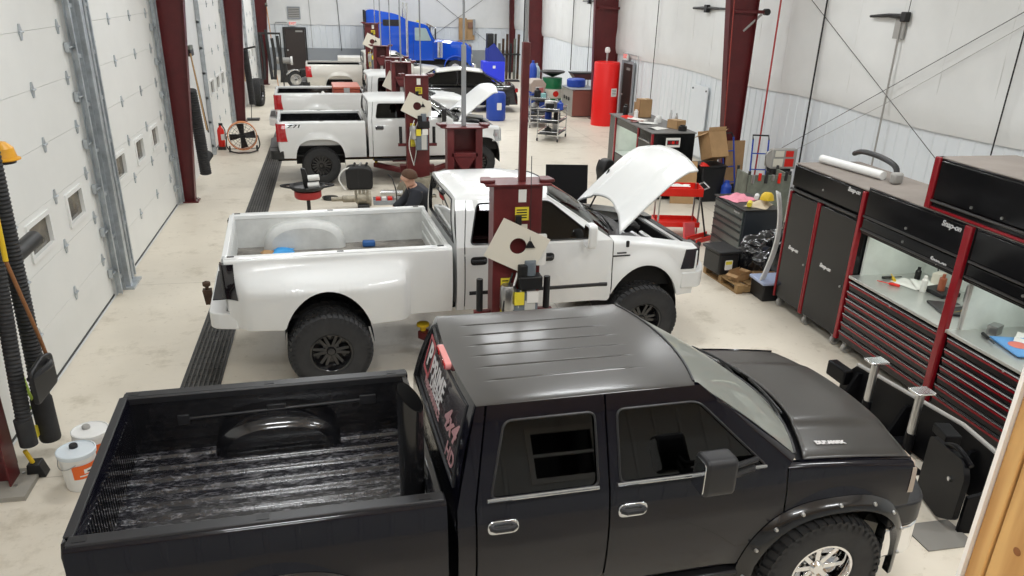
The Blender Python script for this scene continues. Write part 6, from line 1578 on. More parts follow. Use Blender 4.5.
bm = BM(); prism(bm, round_poly([(-.17, .02), (.17, .02), (.19, .4), (.1, .62), (-.1, .62), (-.19, .4)], .08, 4), -.13, .13, 'y'); obj('body', bm, M_black, t, bevel=.04, seg=3)
bm = BM(); prism(bm, round_poly([(-.12, .08), (.12, .08), (.12, .3), (-.12, .3)], .04, 3), -.19, -.13, 'y'); obj('pocket', bm, M_trimblk, t, bevel=.02)
for s in (-1, 1):
    bm = BM(); tube(bm, smooth_path([(s * .1, .14, .58), (s * .12, .2, .35), (s * .1, .14, .1)]), .018, 8); obj('strap', bm, M_trimblk, t)
bm = BM(); box(bm, -.42, .42, -.02, .02, 0, 1.0); item('black_screen', bm, M_plow, 'black flat panel with small holes standing behind the open-hood dually', 'panel', loc=(4.42, 15.4, .0), rot=(R(-12), 0, R(-8)), bevel=.01)
t = thing('lumber_rack', 'rack of tall dark tubes and boards in the far right corner', 'rack', (8.1, 40.4, 0))
for z in (.0, 1.25):
    bm = BM(); box(bm, -.75, .75, -.25, .25, z, z + .06); obj('rail', bm, M_dsteel, t)
for k in range(8):
    bm = BM(); x = -.65 + k * .19; h = 2.0 + .25 * math.sin(k * 2.1); m = (M_rust, M_dsteel, M_cage, M_rust)[k % 4]
    cyl(bm, (x, -.1 + .1 * (k % 2), .11), (x + .03, .0, h), .06, n=10); obj('tube', bm, m, t)
# blue bins and barrel
t = thing('blue_bin', 'bright blue parts bin with a dark machine on it, far end of the aisle', 'bin', (7.1, 38.0, 0))
bm = BM(); box(bm, -.5, .5, -.35, .35, .0, 1.15); obj('body', bm, node_mat('bright_blue', (0.03, 0.05, 0.72), .4), t, bevel=.03)
bm = BM(); box(bm, -.06, .06, -.36, -.35, .85, .97); obj('label', bm, M_paper, t)
bm = BM(); prism(bm, [(-.3, 1.15), (.5, 1.15), (.5, 1.3), (.0, 1.95), (-.3, 1.7)], -.3, .3, 'y'); obj('hopper', bm, node_mat('deep_blue', (0.02, 0.035, 0.25), .4), t)
bm = BM(); box(bm, -.3, .0, -.2, .2, 1.7, 2.35); obj('motor_head', bm, M_black, t, bevel=.03)
t = thing('blue_drum', 'blue plastic drum standing by the raised hood of the second white pickup', 'drum', (5.35, 27.9, 0))
bm = BM(); lathe(bm, [(0, 0), (.30, 0), (.33, .08), (.33, .85), (.28, .95), (0, .95)], None, 28); obj('shell', bm, M_blue, t)
bm = BM(); prism(bm, rrect(-.08, .08, -.12, .12, .02, 2), 0, .006, 'z', basis((.05, -.333, .5), (1, 0, 0), (0, 0, 1))); obj('label', bm, M_paper, t)

# ================================================================ black car with pale roof on the far lift
def sedan(loc, rz):
    t = thing('hatchback_car', 'black car with a pale roof parked beyond the white pickups, facing left', 'car', loc, rz)
    M_cp = node_mat('black_car', (0.010, 0.010, 0.012), .15, coat=1.0)
    top = [(-2.15, .55), (-2.1, .85), (-1.4, .98), (-.75, 1.36), (.1, 1.46), (.9, 1.38), (1.75, 1.02), (2.1, .95), (2.2, .6)]
    bm = BM()
    def body(u, v):
        x = lerp(-2.15, 2.2, u); zt_ = min(pw(top, x), .96); a = lerp(-1, 1, v); y = .88 * (abs(a) ** .35) * (1 if a > 0 else -1) * (1 - .12 * abs(u * 2 - 1) ** 4)
        z = lerp(.28, zt_, 1 - abs(a) ** 5)
        for xw in (-1.35, 1.35):
            if abs(x - xw) < .36 and abs(a) > .85: z = max(z, .3 + math.sqrt(max(0, .36 ** 2 - (x - xw) ** 2)))
        return (x, y, z)
    grid(bm, body, 80, 40); obj('body', bm, M_cp, t)
    bm = BM(); grid(bm, lambda u, v: (lerp(-.75, .95, u), lerp(-.58, .58, v), pw(top, lerp(-.75, .95, u)) + .07 * (1 - (2 * v - 1) ** 2) + .03), 16, 10); ro = obj('roof', bm, node_mat('pale_roof', (.60, .60, .56), .3, coat=.5), t); md = ro.modifiers.new('s', 'SOLIDIFY'); md.thickness = .04
    for s in (-1, 1):
        for (pl, nm) in (([(-1.2, 1.0), (-.02, .98), (-.02, 1.40), (-.70, 1.34)], 'side_window'), ([(.04, .98), (1.45, 1.0), (.92, 1.36), (.04, 1.42)], 'side_window')):
            bm = BM(); plate(bm, round_poly(pl, .05), [], lambda u, v, q: Vector((u, s * (.84 - .5 * (v - .96) - q), v)), .006); obj(nm, bm, M_tint, t)
        for (p, q) in (((-1.35, .84, .97), (-.75, .6, 1.36)), ((.01, .84, .97), (.01, .62, 1.44)), ((1.6, .84, 1.0), (.92, .6, 1.38))):
            bm = BM(); tube(bm, [(p[0], s * p[1], p[2]), (q[0], s * q[1], q[2])], .035, 8); obj('pillar', bm, M_cp, t)
    for (x0, z0, x1, z1, nm) in ((-1.38, .98, -.76, 1.36, 'windshield'), (1.7, 1.02, .95, 1.38, 'rear_window')):
        bm = BM(); grid(bm, lambda u, v: (lerp(x0, x1, u), lerp(-1, 1, v) * lerp(.78, .58, u), lerp(z0, z1, u)), 4, 6); obj(nm, bm, M_winds, t)
    for xx in (-.3, .5):
        for y in (-.35, .35):
            bm = BM(); box(bm, xx - .1, xx + .35, y - .22, y + .22, .5, .65); box(bm, xx + .22, xx + .38, y - .22, y + .22, .6, 1.15); obj('seat', bm, M_beige, t, bevel=.05)
    for xw in (-1.35, 1.35):
        for s in (-1, 1): make_wheel(t, (xw, s * .76, .33), s, .33, .22, 'black', blocks=24)
    bm = BM(); box(bm, -2.2, -2.1, -.6, .6, .5, .62); obj('grille', bm, M_trimblk, t)
    for s in (-1, 1):
        bm = BM(); box(bm, -2.17, -1.95, s * .66 - .14, s * .66 + .14, .66, .76); obj('headlight', bm, M_lens, t, bevel=.02)
        bm = BM(); box(bm, 2.1, 2.2, s * .66 - .14, s * .66 + .14, .72, .86); obj('tail_light', bm, M_tail, t, bevel=.02)
    bm = BM(); box(bm, -1.9, 1.9, -.75, .75, .24, .45); obj('floor_pan', bm, M_under, t)
sedan((4.35, 30.6, 0), R(-4))

# ================================================================ blue semi tractor at the back
def semi(loc, rz, S):
    t = thing('semi_tractor', 'bright blue semi tractor with sleeper cab at the back of the shop', 'semi truck', loc, rz)
    t.scale = (S, S, S)
    Mb = node_mat('semi_blue', (0.004, 0.07, 0.50), .2, coat=1.0)
    hw = 1.22
    bm = BM(); prism(bm, round_poly([(0, 1.0), (2.45, 1.0), (2.45, 3.45), (1.9, 3.75), (.35, 4.0), (0, 3.95)], [.02, .02, .1, .4, .15, .12], 5), -hw, hw, 'y'); obj('sleeper', bm, Mb, t, bevel=.06, seg=3)
    bm = BM(); prism(bm, round_poly([(2.47, 1.0), (4.15, 1.0), (4.2, 2.15), (3.75, 3.15), (2.47, 3.40)], [.02, .02, .05, .3, .1], 5), -hw + .03, hw - .03, 'y'); cab = obj('cab', bm, Mb, t, bevel=.06, seg=3)
    for s in (-1, 1):
        bm = BM(); plate(bm, round_poly([(2.95, 2.2), (3.98, 2.2), (3.66, 2.95), (2.95, 2.98)], .08), [], lambda u, v, q: Vector((u, s * (hw - .022 + q), v)), .01); obj('door_window', bm, node_mat('cab_glass', (.30, .38, .38), .08, coat=1), cab)
        bm = BM(); tube(bm, [(2.85, s * (hw - .028), 1.05), (2.85, s * (hw - .028), 3.1), (4.08, s * (hw - .028), 2.2), (4.08, s * (hw - .028), 1.05)], .012, 6); obj('door_seam', bm, M_black, cab)
        bm = BM(); plate(bm, round_poly([(1.0, 3.05), (2.1, 3.05), (2.1, 3.42), (1.0, 3.42)], .08), [], lambda u, v, q: Vector((u, s * (hw + .002 + q), v)), .012); obj('sleeper_window', bm, M_taildark, t)
        bm = BM(); box(bm, -.1, .0, s * hw - .12, s * hw + .06, 1.0, 3.9); obj('side_extender', bm, M_black, t)
        bm = BM(); cyl(bm, (2.46, s * (hw + .12), 1.2), (2.46, s * (hw + .12), 4.4), .085, n=14); obj('exhaust_stack', bm, M_chrome, t)
        bm = BM(); tube(bm, smooth_path([(4.05, s * hw, 2.9), (4.2, s * (hw + .28), 3.0), (4.2, s * (hw + .28), 2.2), (4.05, s * hw, 2.1)]), .02, 6); mo = obj('mirror_arm', bm, M_chrome, t)
        bm = BM(); box(bm, 4.16, 4.24, s * (hw + .28) - .1, s * (hw + .28) + .1, 2.3, 2.95); obj('mirror', bm, M_black, mo, bevel=.02)
        bm = BM(); cyl(bm, (4.5, s * (hw + .05), 1.2), (4.5, s * (hw + .05), 2.15), .2, n=20); obj('air_cleaner', bm, M_chrome, t)
        # fender over the steer tyre
        bm = BM(); grid(bm, lambda u, v: (5.5 + .72 * math.cos(PI * u), s * lerp(.75, hw + .02, v), .62 + .70 * math.sin(PI * u)), 20, 4); o = obj('fender', bm, Mb, t); md = o.modifiers.new('s', 'SOLIDIFY'); md.thickness = .05
        bm = BM(); cyl(bm, (1.6, s * 1.0, .85), (2.7, s * 1.0, .85), .32, n=22); obj('fuel_tank', bm, M_alum, t)
        bm = BM(); lathe(bm, [(0, .1), (.12, .09), (.14, 0)], basis((6.55, s * .88, 1.25), (0, 1, 0), (0, 0, 1)), 16); obj('headlight', bm, M_lens, t)
        for xw in (5.5, .35, -.95):
            make_wheel(t, (xw, s * 1.03, .52), s, .52, .3, 'chrome', blocks=30, rim_mat=M_alum)
    bm = BM()
    def hood(u, v):
        x = lerp(4.1, 6.55, u); a = lerp(-1, 1, v); w = lerp(1.15, .92, u); zt_ = lerp(2.28, 2.05, u) - .25 * sstep(.85, 1, u)
        k = abs(a)
        return (x, w * math.copysign(min(1, k * 1.35), a), zt_ - (0 if k < .7 else (k - .7) / .3 * 1.15) + .06 * (1 - min(1, k * 1.4) ** 2))
    grid(bm, hood, 20, 30); obj('hood', bm, Mb, t)
    bm = BM(); plate(bm, round_poly([(-.7, .85), (.7, .85), (.7, 1.95), (-.7, 1.95)], .1), [], lambda u, v, q: Vector((6.56 + q, u, v)), .06); go = obj('grille', bm, M_chrome, t)
    bm = BM(); box(bm, 6.55, 6.85, -1.15, 1.15, .45, .8); obj('bumper', bm, M_chrome, t, bevel=.05)
    bm = BM(); grid(bm, lambda u, v: (lerp(4.22, 3.78, u), lerp(-1.1, 1.1, v), lerp(2.25, 3.1, u)), 4, 8); o = obj('windshield', bm, M_taildark, t)
    bm = BM(); prism(bm, [(3.7, 3.15), (4.15, 3.0), (4.15, 3.05), (3.7, 3.25)], -1.1, 1.1, 'y'); obj('visor', bm, M_chrome, t)
    for y in (-.8, -.4, 0, .4, .8):
        bm = BM(); lathe(bm, [(.05, 0), (.05, .06), (0, .09)], Matrix.Translation((3.3, y, 3.26)), 10); obj('roof_light', bm, M_label, t)
    for s in (-1, 1):
        bm = BM(); box(bm, -1.8, 6.4, s * .42 - .05, s * .42 + .05, .68, .95); obj('frame_rail', bm, M_under, t)
semi((1.66, 43.3, 0), R(0), .79)
# ================================================================ left foreground: hoses, handles, buckets
t = thing('exhaust_hose', 'thick black corrugated exhaust hose at the left edge, left of the two', 'hose', (-2.75, 7.0, 0))
bm = BM(); hose(bm, [(.0, .45, 3.2), (.0, .24, 1.9), (0, .09, 1.1), (.0, .0, .42)], .066, .035, 18); obj('hose', bm, M_rubber, t)
bm = BM(); cyl(bm, (0, 0, .36), (0, 0, .62), .073, n=20); obj('end_cuff', bm, M_rubber, t)
t = thing('exhaust_hose', 'black corrugated exhaust hose with a wide cuff, right of the two at the left edge', 'hose', (-2.75, 7.42, 0))
bm = BM(); hose(bm, [(.0, .25, 3.2), (.0, .17, 1.9), (0, .11, 1.05), (.0, .05, .62)], .078, .035, 18); obj('hose', bm, M_rubber, t)
bm = BM(); lathe(bm, [(.075, .62), (.092, .58), (.092, .16), (.085, .14), (.08, .16), (.08, .55)], Matrix.Translation((0, .04, 0)), 24); obj('end_cuff', bm, M_rubber, t)
t = thing('hose_saddle', 'black plastic saddle bracket clamping the two hanging hoses', 'bracket', (-2.72, 7.14, .92))
bm = BM(); prism(bm, round_poly([(-.22, -.14), (.30, -.16), (.30, .14), (.1, .2), (-.22, .18)], .05, 4), .12, .16, 'x'); obj('plate', bm, M_black, t, bevel=.012)
bm = BM(); tube(bm, smooth_path([(.12, -.2, .1), (.22, .0, .14), (.12, .3, .05)]), .03, 8); obj('clamp', bm, M_black, t)
t = thing('pole_handle', 'yellow and brown wooden pole stuck in the hose saddle at the left edge', 'handle', (-2.60, 7.0, 0))
bm = BM(); tube(bm, [(.0, .12, 2.75), (.0, .06, 2.06)], .020, 10); obj('yellow_sleeve', bm, M_yellow, t)
bm = BM(); tube(bm, [(.0, .06, 2.06), (.0, .36, 1.22), (.0, .43, .98)], .016, 10); obj('handle', bm, node_mat('brown_handle', (.30, .13, .05), .5), t)
t = thing('tail_pipe_adapter', 'grey steel pipe stub sticking out beside the hoses in front of the door window', 'pipe', (-2.75, 7.86, 1.9))
bm = BM(); tube(bm, [(-.05, -.28, -.02), (.0, .30, .03)], .075, 20, cap=False); tube(bm, [(-.05, -.27, -.02), (.0, .299, .03)], .068, 20, cap=True); obj('pipe', bm, M_dsteel, t)
bm = BM(); box(bm, -.3, .0, -.26, -.2, -.1, .1); obj('clamp', bm, M_dsteel, t)
t = thing('hard_hat', 'orange yellow hard hat hanging at the left edge above the hoses', 'hat', (-2.78, 7.92, 2.74))
bm = BM(); lathe(bm, [(0, .14), (.06, .13), (.11, .08), (.125, 0), (.15, -.01), (.15, -.02), (.12, -.015)], None, 22); obj('shell', bm, node_mat('orange_yellow', (.75, .36, .02), .35), t)
bm = BM(); lathe(bm, [(.11, -.015), (.11, -.05), (.09, -.05)], None, 20); obj('band', bm, M_black, t)
t = thing('hat_rack_pole', 'dark wall pole carrying the hard hat and hoses beside the nearest left column', 'pole', (-3.04, 7.3, 0))
bm = BM(); cyl(bm, (0, 0, 0), (0, 0, 3.6), .03, n=12); obj('pole', bm, M_dsteel, t)
for z, yy in ((3.25, .2), (3.25, .4), (2.64, .66)):
    bm = BM(); tube(bm, [(0, 0, z), (.15, yy, z)], .016, 8); obj('hook', bm, M_dsteel, t)
t = thing('air_hose', 'thin yellow green air hose hanging behind the black hoses', 'hose', (-2.9, 7.25, 0))
bm = BM(); tube(bm, smooth_path([(.03, .0, 2.1), (.08, .1, 1.5), (.05, .18, 1.0), (.1, .12, .7), (.08, .25, .45), (.04, .1, .62), (.05, .05, .9)], 8), .014, 8); obj('hose', bm, node_mat('lime', (.55, .75, .12), .5), t)
bm = BM(); box(bm, .02, .1, .05, .14, .24, .34); obj('nozzle', bm, M_label, t)
t = thing('hand_brush', 'black hand brush on the column base with a yellow tip', 'brush', (-2.78, 7.05, 0))
bm = BM(); prism(bm, [(-.06, .0), (.1, .0), (.06, .14), (-.04, .14)], -.05, .08, 'y'); obj('bristles', bm, M_black, t, bevel=.01)
bm = BM(); cyl(bm, (0, 0, .14), (-.03, -.02, .28), .02, n=10); obj('handle', bm, M_yellow, t)
bm = BM(); box(bm, -3.12, -2.74, 6.65, 7.12, 0, .045); item('concrete_pad', bm, node_mat('pad_grey', (.33, .31, .27), .8), 'low concrete pad under the nearest left column', 'pad')

M_pail = node_mat('pail_white', (.80, .80, .77), .35)
M_lid = node_mat('pail_lid', (.68, .74, .78), .35)
def pail(x, y, label, rz, lidm, capm, S=1.0):
    t = thing('bucket', label, 'bucket', (x, y, 0), rz)
    bm = BM(); lathe(bm, [(0, .003), (.125, .003), (.13, .015), (.148, .33), (.153, .33), (.153, .345), (.148, .345), (.148, .36), (.0, .36)], None, 36); obj('pail', bm, M_pail, t)
    bm = BM(); lathe(bm, [(.158, .335), (.16, .372), (.150, .378), (.145, .366), (0, .366)], None, 36); ld_ = obj('lid', bm, lidm, t)
    bm = BM(); lathe(bm, [(.035, .366), (.035, .39), (.028, .40), (0, .40)], Matrix.Translation((-.03, .05, 0)), 16); obj('spout_cap', bm, capm, ld_)
    bm = BM(); a0, a1 = R(-95), R(20); lathe(bm, [(.1425, .14), (.1525, .28)], None, 20, a0, a1)
    lb = obj('label', bm, node_mat('pail_orange', (.80, .14, .02), .5), t)
    bm = BM(); lathe(bm, [(.1462, .19), (.150, .235)], None, 10, R(-60), R(-8)); lathe(bm, [(.1456, .165), (.1468, .178)], None, 10, R(-75), R(-15)); obj('print_white', bm, M_paper, lb)
    bm = BM(); lathe(bm, [(.1478, .20), (.1490, .215)], None, 8, R(-50), R(-20)); obj('print_dark', bm, M_black, lb)
    bm = BM(); tube(bm, [(.158 * math.cos(q), .158 * math.sin(q), .30 - .06 * math.sin((q - R(170)) / R(110) * PI)) for q in [R(170 + 110 * k / 14) for k in range(15)]], .004, 6); obj('bail', bm, M_steel, t)
    return t
pail(-2.33, 6.83, 'white bucket with orange label and black spout cap, nearer to the camera', 0, M_lid, M_black)
pail(-2.30, 7.17, 'white bucket with orange label and grey spout cap, behind the other one', R(15), M_white, M_castor)

# ================================================================ along the left wall further back
t = thing('corrugated_hose', 'black hose hanging on the maroon column after the second overhead door', 'hose', (-2.80, 18.0, 0))
bm = BM(); hose(bm, [(.0, -.1, 2.15), (.02, .1, 1.3), (.02, .3, .35)], .122, .05, 14); obj('hose', bm, M_rubber, t)
bm = BM(); cyl(bm, (.02, .45, .62), (.08, .62, .7), .10, n=14); obj('side_port', bm, M_rubber, t)
bm = BM(); tube(bm, [(-.3, -.2, 2.0), (0, -.1, 2.1)], .02, 8); obj('hanger', bm, M_dsteel, t)
def broom(name, label, head, foot, m):
    t = thing(name, label, 'broom', (0, 0, 0))
    h = Vector(head); f = Vector(foot)
    bm = BM(); tube(bm, [f, h], .016, 8); obj('handle', bm, m, t)
    bm = BM(); box(bm, -.04, .04, -.2, .2, -.02, .05, Matrix.Translation(h)); hd = obj('head', bm, M_dsteel, t, bevel=.008)
    bm = BM(); box(bm, -.035, .035, -.19, .19, .05, .12, Matrix.Translation(h)); obj('bristles', bm, M_cage, hd)
broom('push_broom', 'push broom with pale handle hung head up beside the second door column', (-2.72, 17.95, 2.89), (-2.70, 18.67, 1.22), M_wood)
broom('push_broom', 'dark handled push broom beside the pale handled one', (-2.78, 18.35, 2.80), (-2.74, 19.1, 1.1), M_dsteel)
broom('push_broom', 'push broom hung head up by the maroon column near the orange fan', (-2.9, 28.9, 2.85), (-2.8, 28.4, 1.2), M_wood)
t = thing('fire_extinguisher', 'red fire extinguisher standing against the left wall', 'extinguisher', (-3.01, 22.95, 0))
bm = BM(); lathe(bm, [(0, .08), (.085, .08), (.09, .12), (.09, .50), (.06, .58), (.03, .60), (.03, .64), (0, .64)], None, 18); obj('cylinder', bm, M_red, t)
bm = BM(); box(bm, -.03, .07, -.02, .02, .64, .70); tube(bm, smooth_path([(.03, .03, .66), (.1, .08, .5), (.08, .1, .25)]), .014, 6); obj('valve_and_hose', bm, M_black, t)
bm = BM(); prism(bm, rrect(-.05, .05, -.08, .08, .01, 2), 0, .004, 'z', basis((.05, -.078, .34), (.84, .54, 0), (0, 0, 1))); obj('label', bm, M_paper, t)
bm = BM(); box(bm, -.1, .1, -.1, .1, 0, .08); obj('foot', bm, M_dsteel, t)
t = thing('drum_fan', 'orange and black drum fan standing on the floor by the left wall', 'fan', (-2.42, 22.5, 0), R(8))
t.scale = (.80, .80, .80)
bm = BM(); lathe(bm, [(.44, -.14), (.465, -.14), (.465, .14), (.44, .14), (.44, -.14)], basis((0, 0, .55), (1, 0, 0), (0, 0, 1)), 40); obj('housing', bm, node_mat('fan_orange', (.62, .20, .05), .4), t)
bm = BM()
for k in range(5): lathe(bm, [(.09 * k + .03, -.152), (.09 * k + .036, -.152), (.09 * k + .036, -.146), (.09 * k + .03, -.146)], basis((0, 0, .55), (1, 0, 0), (0, 0, -1)).copy(), 32) if False else tube(bm, [((.09 * k + .05) * math.cos(q * PI / 16), -.15, .55 + (.09 * k + .05) * math.sin(q * PI / 16)) for q in range(33)], .005, 5, cap=False)
for k in range(16): a = k * PI / 8; tube(bm, [(.08 * math.cos(a), -.15, .55 + .08 * math.sin(a)), (.45 * math.cos(a), -.145, .55 + .45 * math.sin(a))], .005, 5)
obj('guard', bm, M_dsteel, t)
for k in range(4):
    a = k * PI / 2 + .1; bm = BM()
    ca, sa = math.cos(a), math.sin(a)
    grid(bm, lambda u, v: ((.05 + .35 * u) * ca - (v - .5) * (.13 + .10 * u) * sa, -.02 + (v - .5) * .10, .55 + (.05 + .35 * u) * sa + (v - .5) * (.13 + .10 * u) * ca), 6, 4)
    o = obj('blade', bm, M_black, t); md = o.modifiers.new('s', 'SOLIDIFY'); md.thickness = .008
bm = BM(); cyl(bm, (0, -.10, .55), (0, .12, .55), .09, n=18); obj('motor', bm, M_black, t)
for s in (-1, 1):
    bm = BM(); tube(bm, smooth_path([(s * .48, 0, .55), (s * .52, 0, .25), (s * .42, 0, .06), (s * .2, -.25, .03), (0, -.28, .03)]), .02, 8); obj('stand_leg', bm, M_dsteel, t)
    bm = BM(); cyl(bm, (s * .4, .12, .1), (s * .46, .12, .1), .1, n=16); obj('wheel', bm, M_rubber, t)
bm = BM(); tube(bm, [(-.44, .12, .1), (.44, .12, .1)], .014, 6); obj('axle', bm, M_dsteel, t)
t = thing('corrugated_hose', 'black hose hanging by the maroon column beyond the orange fan', 'hose', (-2.72, 28.4, 0))
bm = BM(); hose(bm, [(.0, -.1, 2.2), (.03, .1, 1.3), (.05, .2, .45)], .11, .06, 12); obj('hose', bm, M_rubber, t)
bm = BM(); tube(bm, [(-.35, -.12, 2.15), (.35, -.05, 2.3)], .03, 8); obj('hanger_arm', bm, M_dsteel, t)
bm = BM(); box(bm, -.1, .3, -.15, .2, 0, .05); tube(bm, [(.05, .0, .05), (.08, .1, .5)], .012, 6); item('floor_dolly', bm, M_black, 'small black dolly on the floor under the far hanging hose', 'dolly', loc=(-2.75, 28.1, 0))
t = thing('spare_tire', 'wide black tire with rim standing against the far left wall', 'tire', (-2.72, 31.6, 0), R(84))
make_wheel(t, (0, 0, .49), -1, .49, .32, 'black', blocks=28)
t = thing('hose_reel_stand', 'dark stand hung with hoses and cords near the far left column', 'stand', (-2.55, 37.2, 0))
for k in range(4):
    bm = BM(); x = -.35 + k * .22; hose(bm, [(x, 0, 2.2 + .2 * math.sin(k * 2)), (x + .05, .05, 1.2), (x + .1 * (k % 2), .0, .35)], .07, .06, 10, 4); obj('hose', bm, M_rubber if k % 2 else M_dsteel, t)
bm = BM(); box(bm, -.45, .45, -.04, .04, 2.2, 2.28); obj('top_bar', bm, M_dsteel, t)
for x in (-.43, .43):
    bm = BM(); box(bm, x - .03, x + .03, -.25, .25, 0, .05); box(bm, x - .025, x + .025, -.025, .025, .05, 2.2); obj('leg', bm, M_dsteel, t)
broom('push_broom', 'orange handled broom standing by the far left column', (-2.62, 38.15, 3.3), (-2.4, 37.75, .0), node_mat('orange_handle', (.55, .22, .06), .5))
t = thing('floor_grinder', 'dark bench grinder pedestal with white cover near the back door', 'machine', (-2.2, 39.5, 0))
bm = BM(); prism(bm, [(-.2, 0), (.2, 0), (.12, .8), (-.12, .8)], -.15, .15, 'y'); obj('pedestal', bm, M_dsteel, t, bevel=.02)
bm = BM(); cyl(bm, (-.3, 0, .95), (.3, 0, .95), .14, n=18); obj('motor', bm, M_castor, t)
for s in (-1, 1):
    bm = BM(); cyl(bm, (s * .32, 0, .95), (s * .40, 0, .95), .19, n=20); obj('wheel_guard', bm, M_white, t)
t = thing('motorcycle', 'motorcycle with a silver front fender parked behind the silver pickup', 'motorcycle', (-.9, 37.2, 0), R(12))
for x in (-.72, .72):
    bm = BM(); lathe(bm, [(.30 + .07 * math.cos(q * PI / 6), .07 * math.sin(q * PI / 6)) for q in range(13)], basis((x, 0, .37), (1, 0, 0), (0, 0, 1)), 32); tw = obj('wheel', bm, M_rubber, t)
    bm = BM(); lathe(bm, [(.30, .03), (.26, .02), (.05, .05), (.05, -.05), (.26, -.02), (.30, -.03)], basis((x, 0, .37), (1, 0, 0), (0, 0, 1)), 24); obj('rim', bm, M_alum, tw)
    bm = BM(); grid(bm, lambda u, v: (x + .43 * math.cos(PI * (.1 + .75 * u)), lerp(-.1, .1, v), .37 + .43 * math.sin(PI * (.1 + .75 * u))), 14, 4); o = obj('fender', bm, M_alum, t); md = o.modifiers.new('s', 'SOLIDIFY'); md.thickness = .012
bm = BM(); prism(bm, round_poly([(-.5, .55), (-.1, .45), (.35, .5), (.45, .85), (.2, .98), (-.05, .85), (-.55, .8)], .08), -.13, .13, 'y'); obj('tank_and_seat', bm, M_black, t, bevel=.04)
bm = BM(); prism(bm, round_poly([(-.25, .2), (.3, .2), (.35, .5), (-.2, .5)], .05), -.2, .2, 'y'); obj('engine', bm, M_steel, t, bevel=.02)
for s in (-1, 1):
    bm = BM(); tube(bm, [(.72, s * .12, .37), (.42, s * .12, 1.0)], .025, 8); obj('fork', bm, M_chrome, t)
bm = BM(); tube(bm, smooth_path([(.25, -.38, 1.08), (.42, -.15, 1.05), (.42, .15, 1.05), (.25, .38, 1.08)]), .016, 8); obj('handlebar', bm, M_black, t)
bm = BM(); lathe(bm, [(0, .1), (.1, .08), (.1, -.05), (0, -.08)], basis((.55, 0, .92), (0, 1, 0), (0, 0, 1)), 16); obj('headlight', bm, M_chrome, t)
t = thing('flatbed_trailer', 'low trailer with pale metal boxes along the back wall behind the silver pickup', 'trailer', (1.6, 40.3, 0))
bm = BM(); box(bm, -1.6, 1.7, -.7, .7, .45, .55); obj('deck', bm, M_dsteel, t)
for x0, x1 in ((-1.4, .55), (.62, 1.6)):
    bm = BM(); box(bm, x0, x1, -.6, .5, .552, 1.12); bx_ = obj('metal_box', bm, node_mat('pale_metal', (.68, .66, .62), .35, metal=.2), t, bevel=.03)
    bm = BM(); box(bm, x0 + .02, x1 - .02, -.615, -.60, .86, .89); obj('seam', bm, M_dsteel, bx_)
for x in (-.5, .4):
    for s in (-1, 1): make_wheel(t, (x, s * .8, .32), s, .32, .18, 'black', blocks=20)
bm = BM(); prism(bm, [(-1.6, .46), (-1.6, .54), (-2.2, .5), (-2.2, .46)], -.06, .06, 'y'); obj('tongue', bm, M_dsteel, t)
bm = BM(); box(bm, -2.2, -2.1, -.04, .04, 0, .46); obj('jack', bm, M_dsteel, t)

# ================================================================ between the two nearest white trucks
t = thing('oil_drain', 'black oil drain pan with wide ears over a red drum on a stem', 'oil drain', (-.58, 15.6, 0))
bm = BM(); lathe(bm, [(0, 0), (.26, 0), (.28, .03), (.05, .06), (.035, .08), (.035, .42)], None, 22); obj('base', bm, M_dsteel, t)
bm = BM(); lathe(bm, [(0, .42), (.23, .42), (.25, .45), (.25, .56), (0, .56)], None, 28); obj('red_drum', bm, node_mat('dull_red', (.40, .03, .03), .4), t)
bm = BM(); lathe(bm, [(.20, .562), (.30, .60), (.33, .66), (.31, .67), (.27, .62), (0, .60)], None, 28); obj('pan', bm, M_black, t)
for s in (-1, 1):
    bm = BM(); tube(bm, smooth_path([(s * .24, -.18, .65), (s * .48, .0, .66), (s * .24, .18, .65)]), .022, 8); obj('ear', bm, M_black, t)
bm = BM(); prism(bm, [(-.06, .61), (.08, .61), (-.02, .98), (-.1, 1.0)], -.05, .05, 'y'); obj('handle_post', bm, M_black, t, bevel=.015)
for k, (z, x) in enumerate(((.68, .02), (.82, .03))):
    bm = BM(); cyl(bm, (x, -.10, z - .0), (x + .20, -.12, z + .02), .055, n=14); item('filter_can', bm, M_white, 'white can lying on the black oil drain pan, ' + ('lower' if k == 0 else 'upper') + ' of two', 'can', loc=(-.58, 15.6, 0))
t = thing('duffel_bag', 'black tool bag with a white hose loop beside the second truck rear wheel', 'bag', (.42, 18.05, 0))
bm = BM(); prism(bm, round_poly([(-.26, 0), (.30, 0), (.31, .42), (.2, .52), (-.2, .52), (-.28, .42)], .09, 4), -.17, .17, 'y'); obj('body', bm, M_black, t, bevel=.05, seg=3)
bm = BM(); box(bm, -.02, .02, -.18, -.165, .05, .5); obj('strap', bm, M_trimblk, t)
bm = BM(); tube(bm, smooth_path([(-.10, -.1, .50), (-.32, -.16, .45), (-.42, -.17, .25), (-.3, -.18, .02)]), .018, 8); obj('hose_loop', bm, M_paper, t)
for k in range(3):
    bm = BM(); cyl(bm, (-.1 + k * .13, -.08, .515), (-.06 + k * .13, -.02, .58), .025, n=8); obj('tool', bm, M_steel if k % 2 else M_black, t)
M_alloy = node_mat('dirty_alloy', (.40, .36, .28), .5, metal=.5, var=.4, vscale=9)
t = thing('transmission', 'dirty alloy transmission case lying on the floor behind the dually bed', 'car part', (.36, 16.3, 0))
t.scale = (.85, .85, .78)
bm = BM(); lathe(bm, [(.05, 0), (.06, .0), (.06, .25), (.09, .27), (.09, .55), (.15, .60), (.16, .80), (.20, .86), (.20, .92), (0, .92)], basis((-.62, 0, .26), (0, 1, 0), (0, 0, 1)) , 20); obj('case', bm, M_alloy, t, sharp=25)
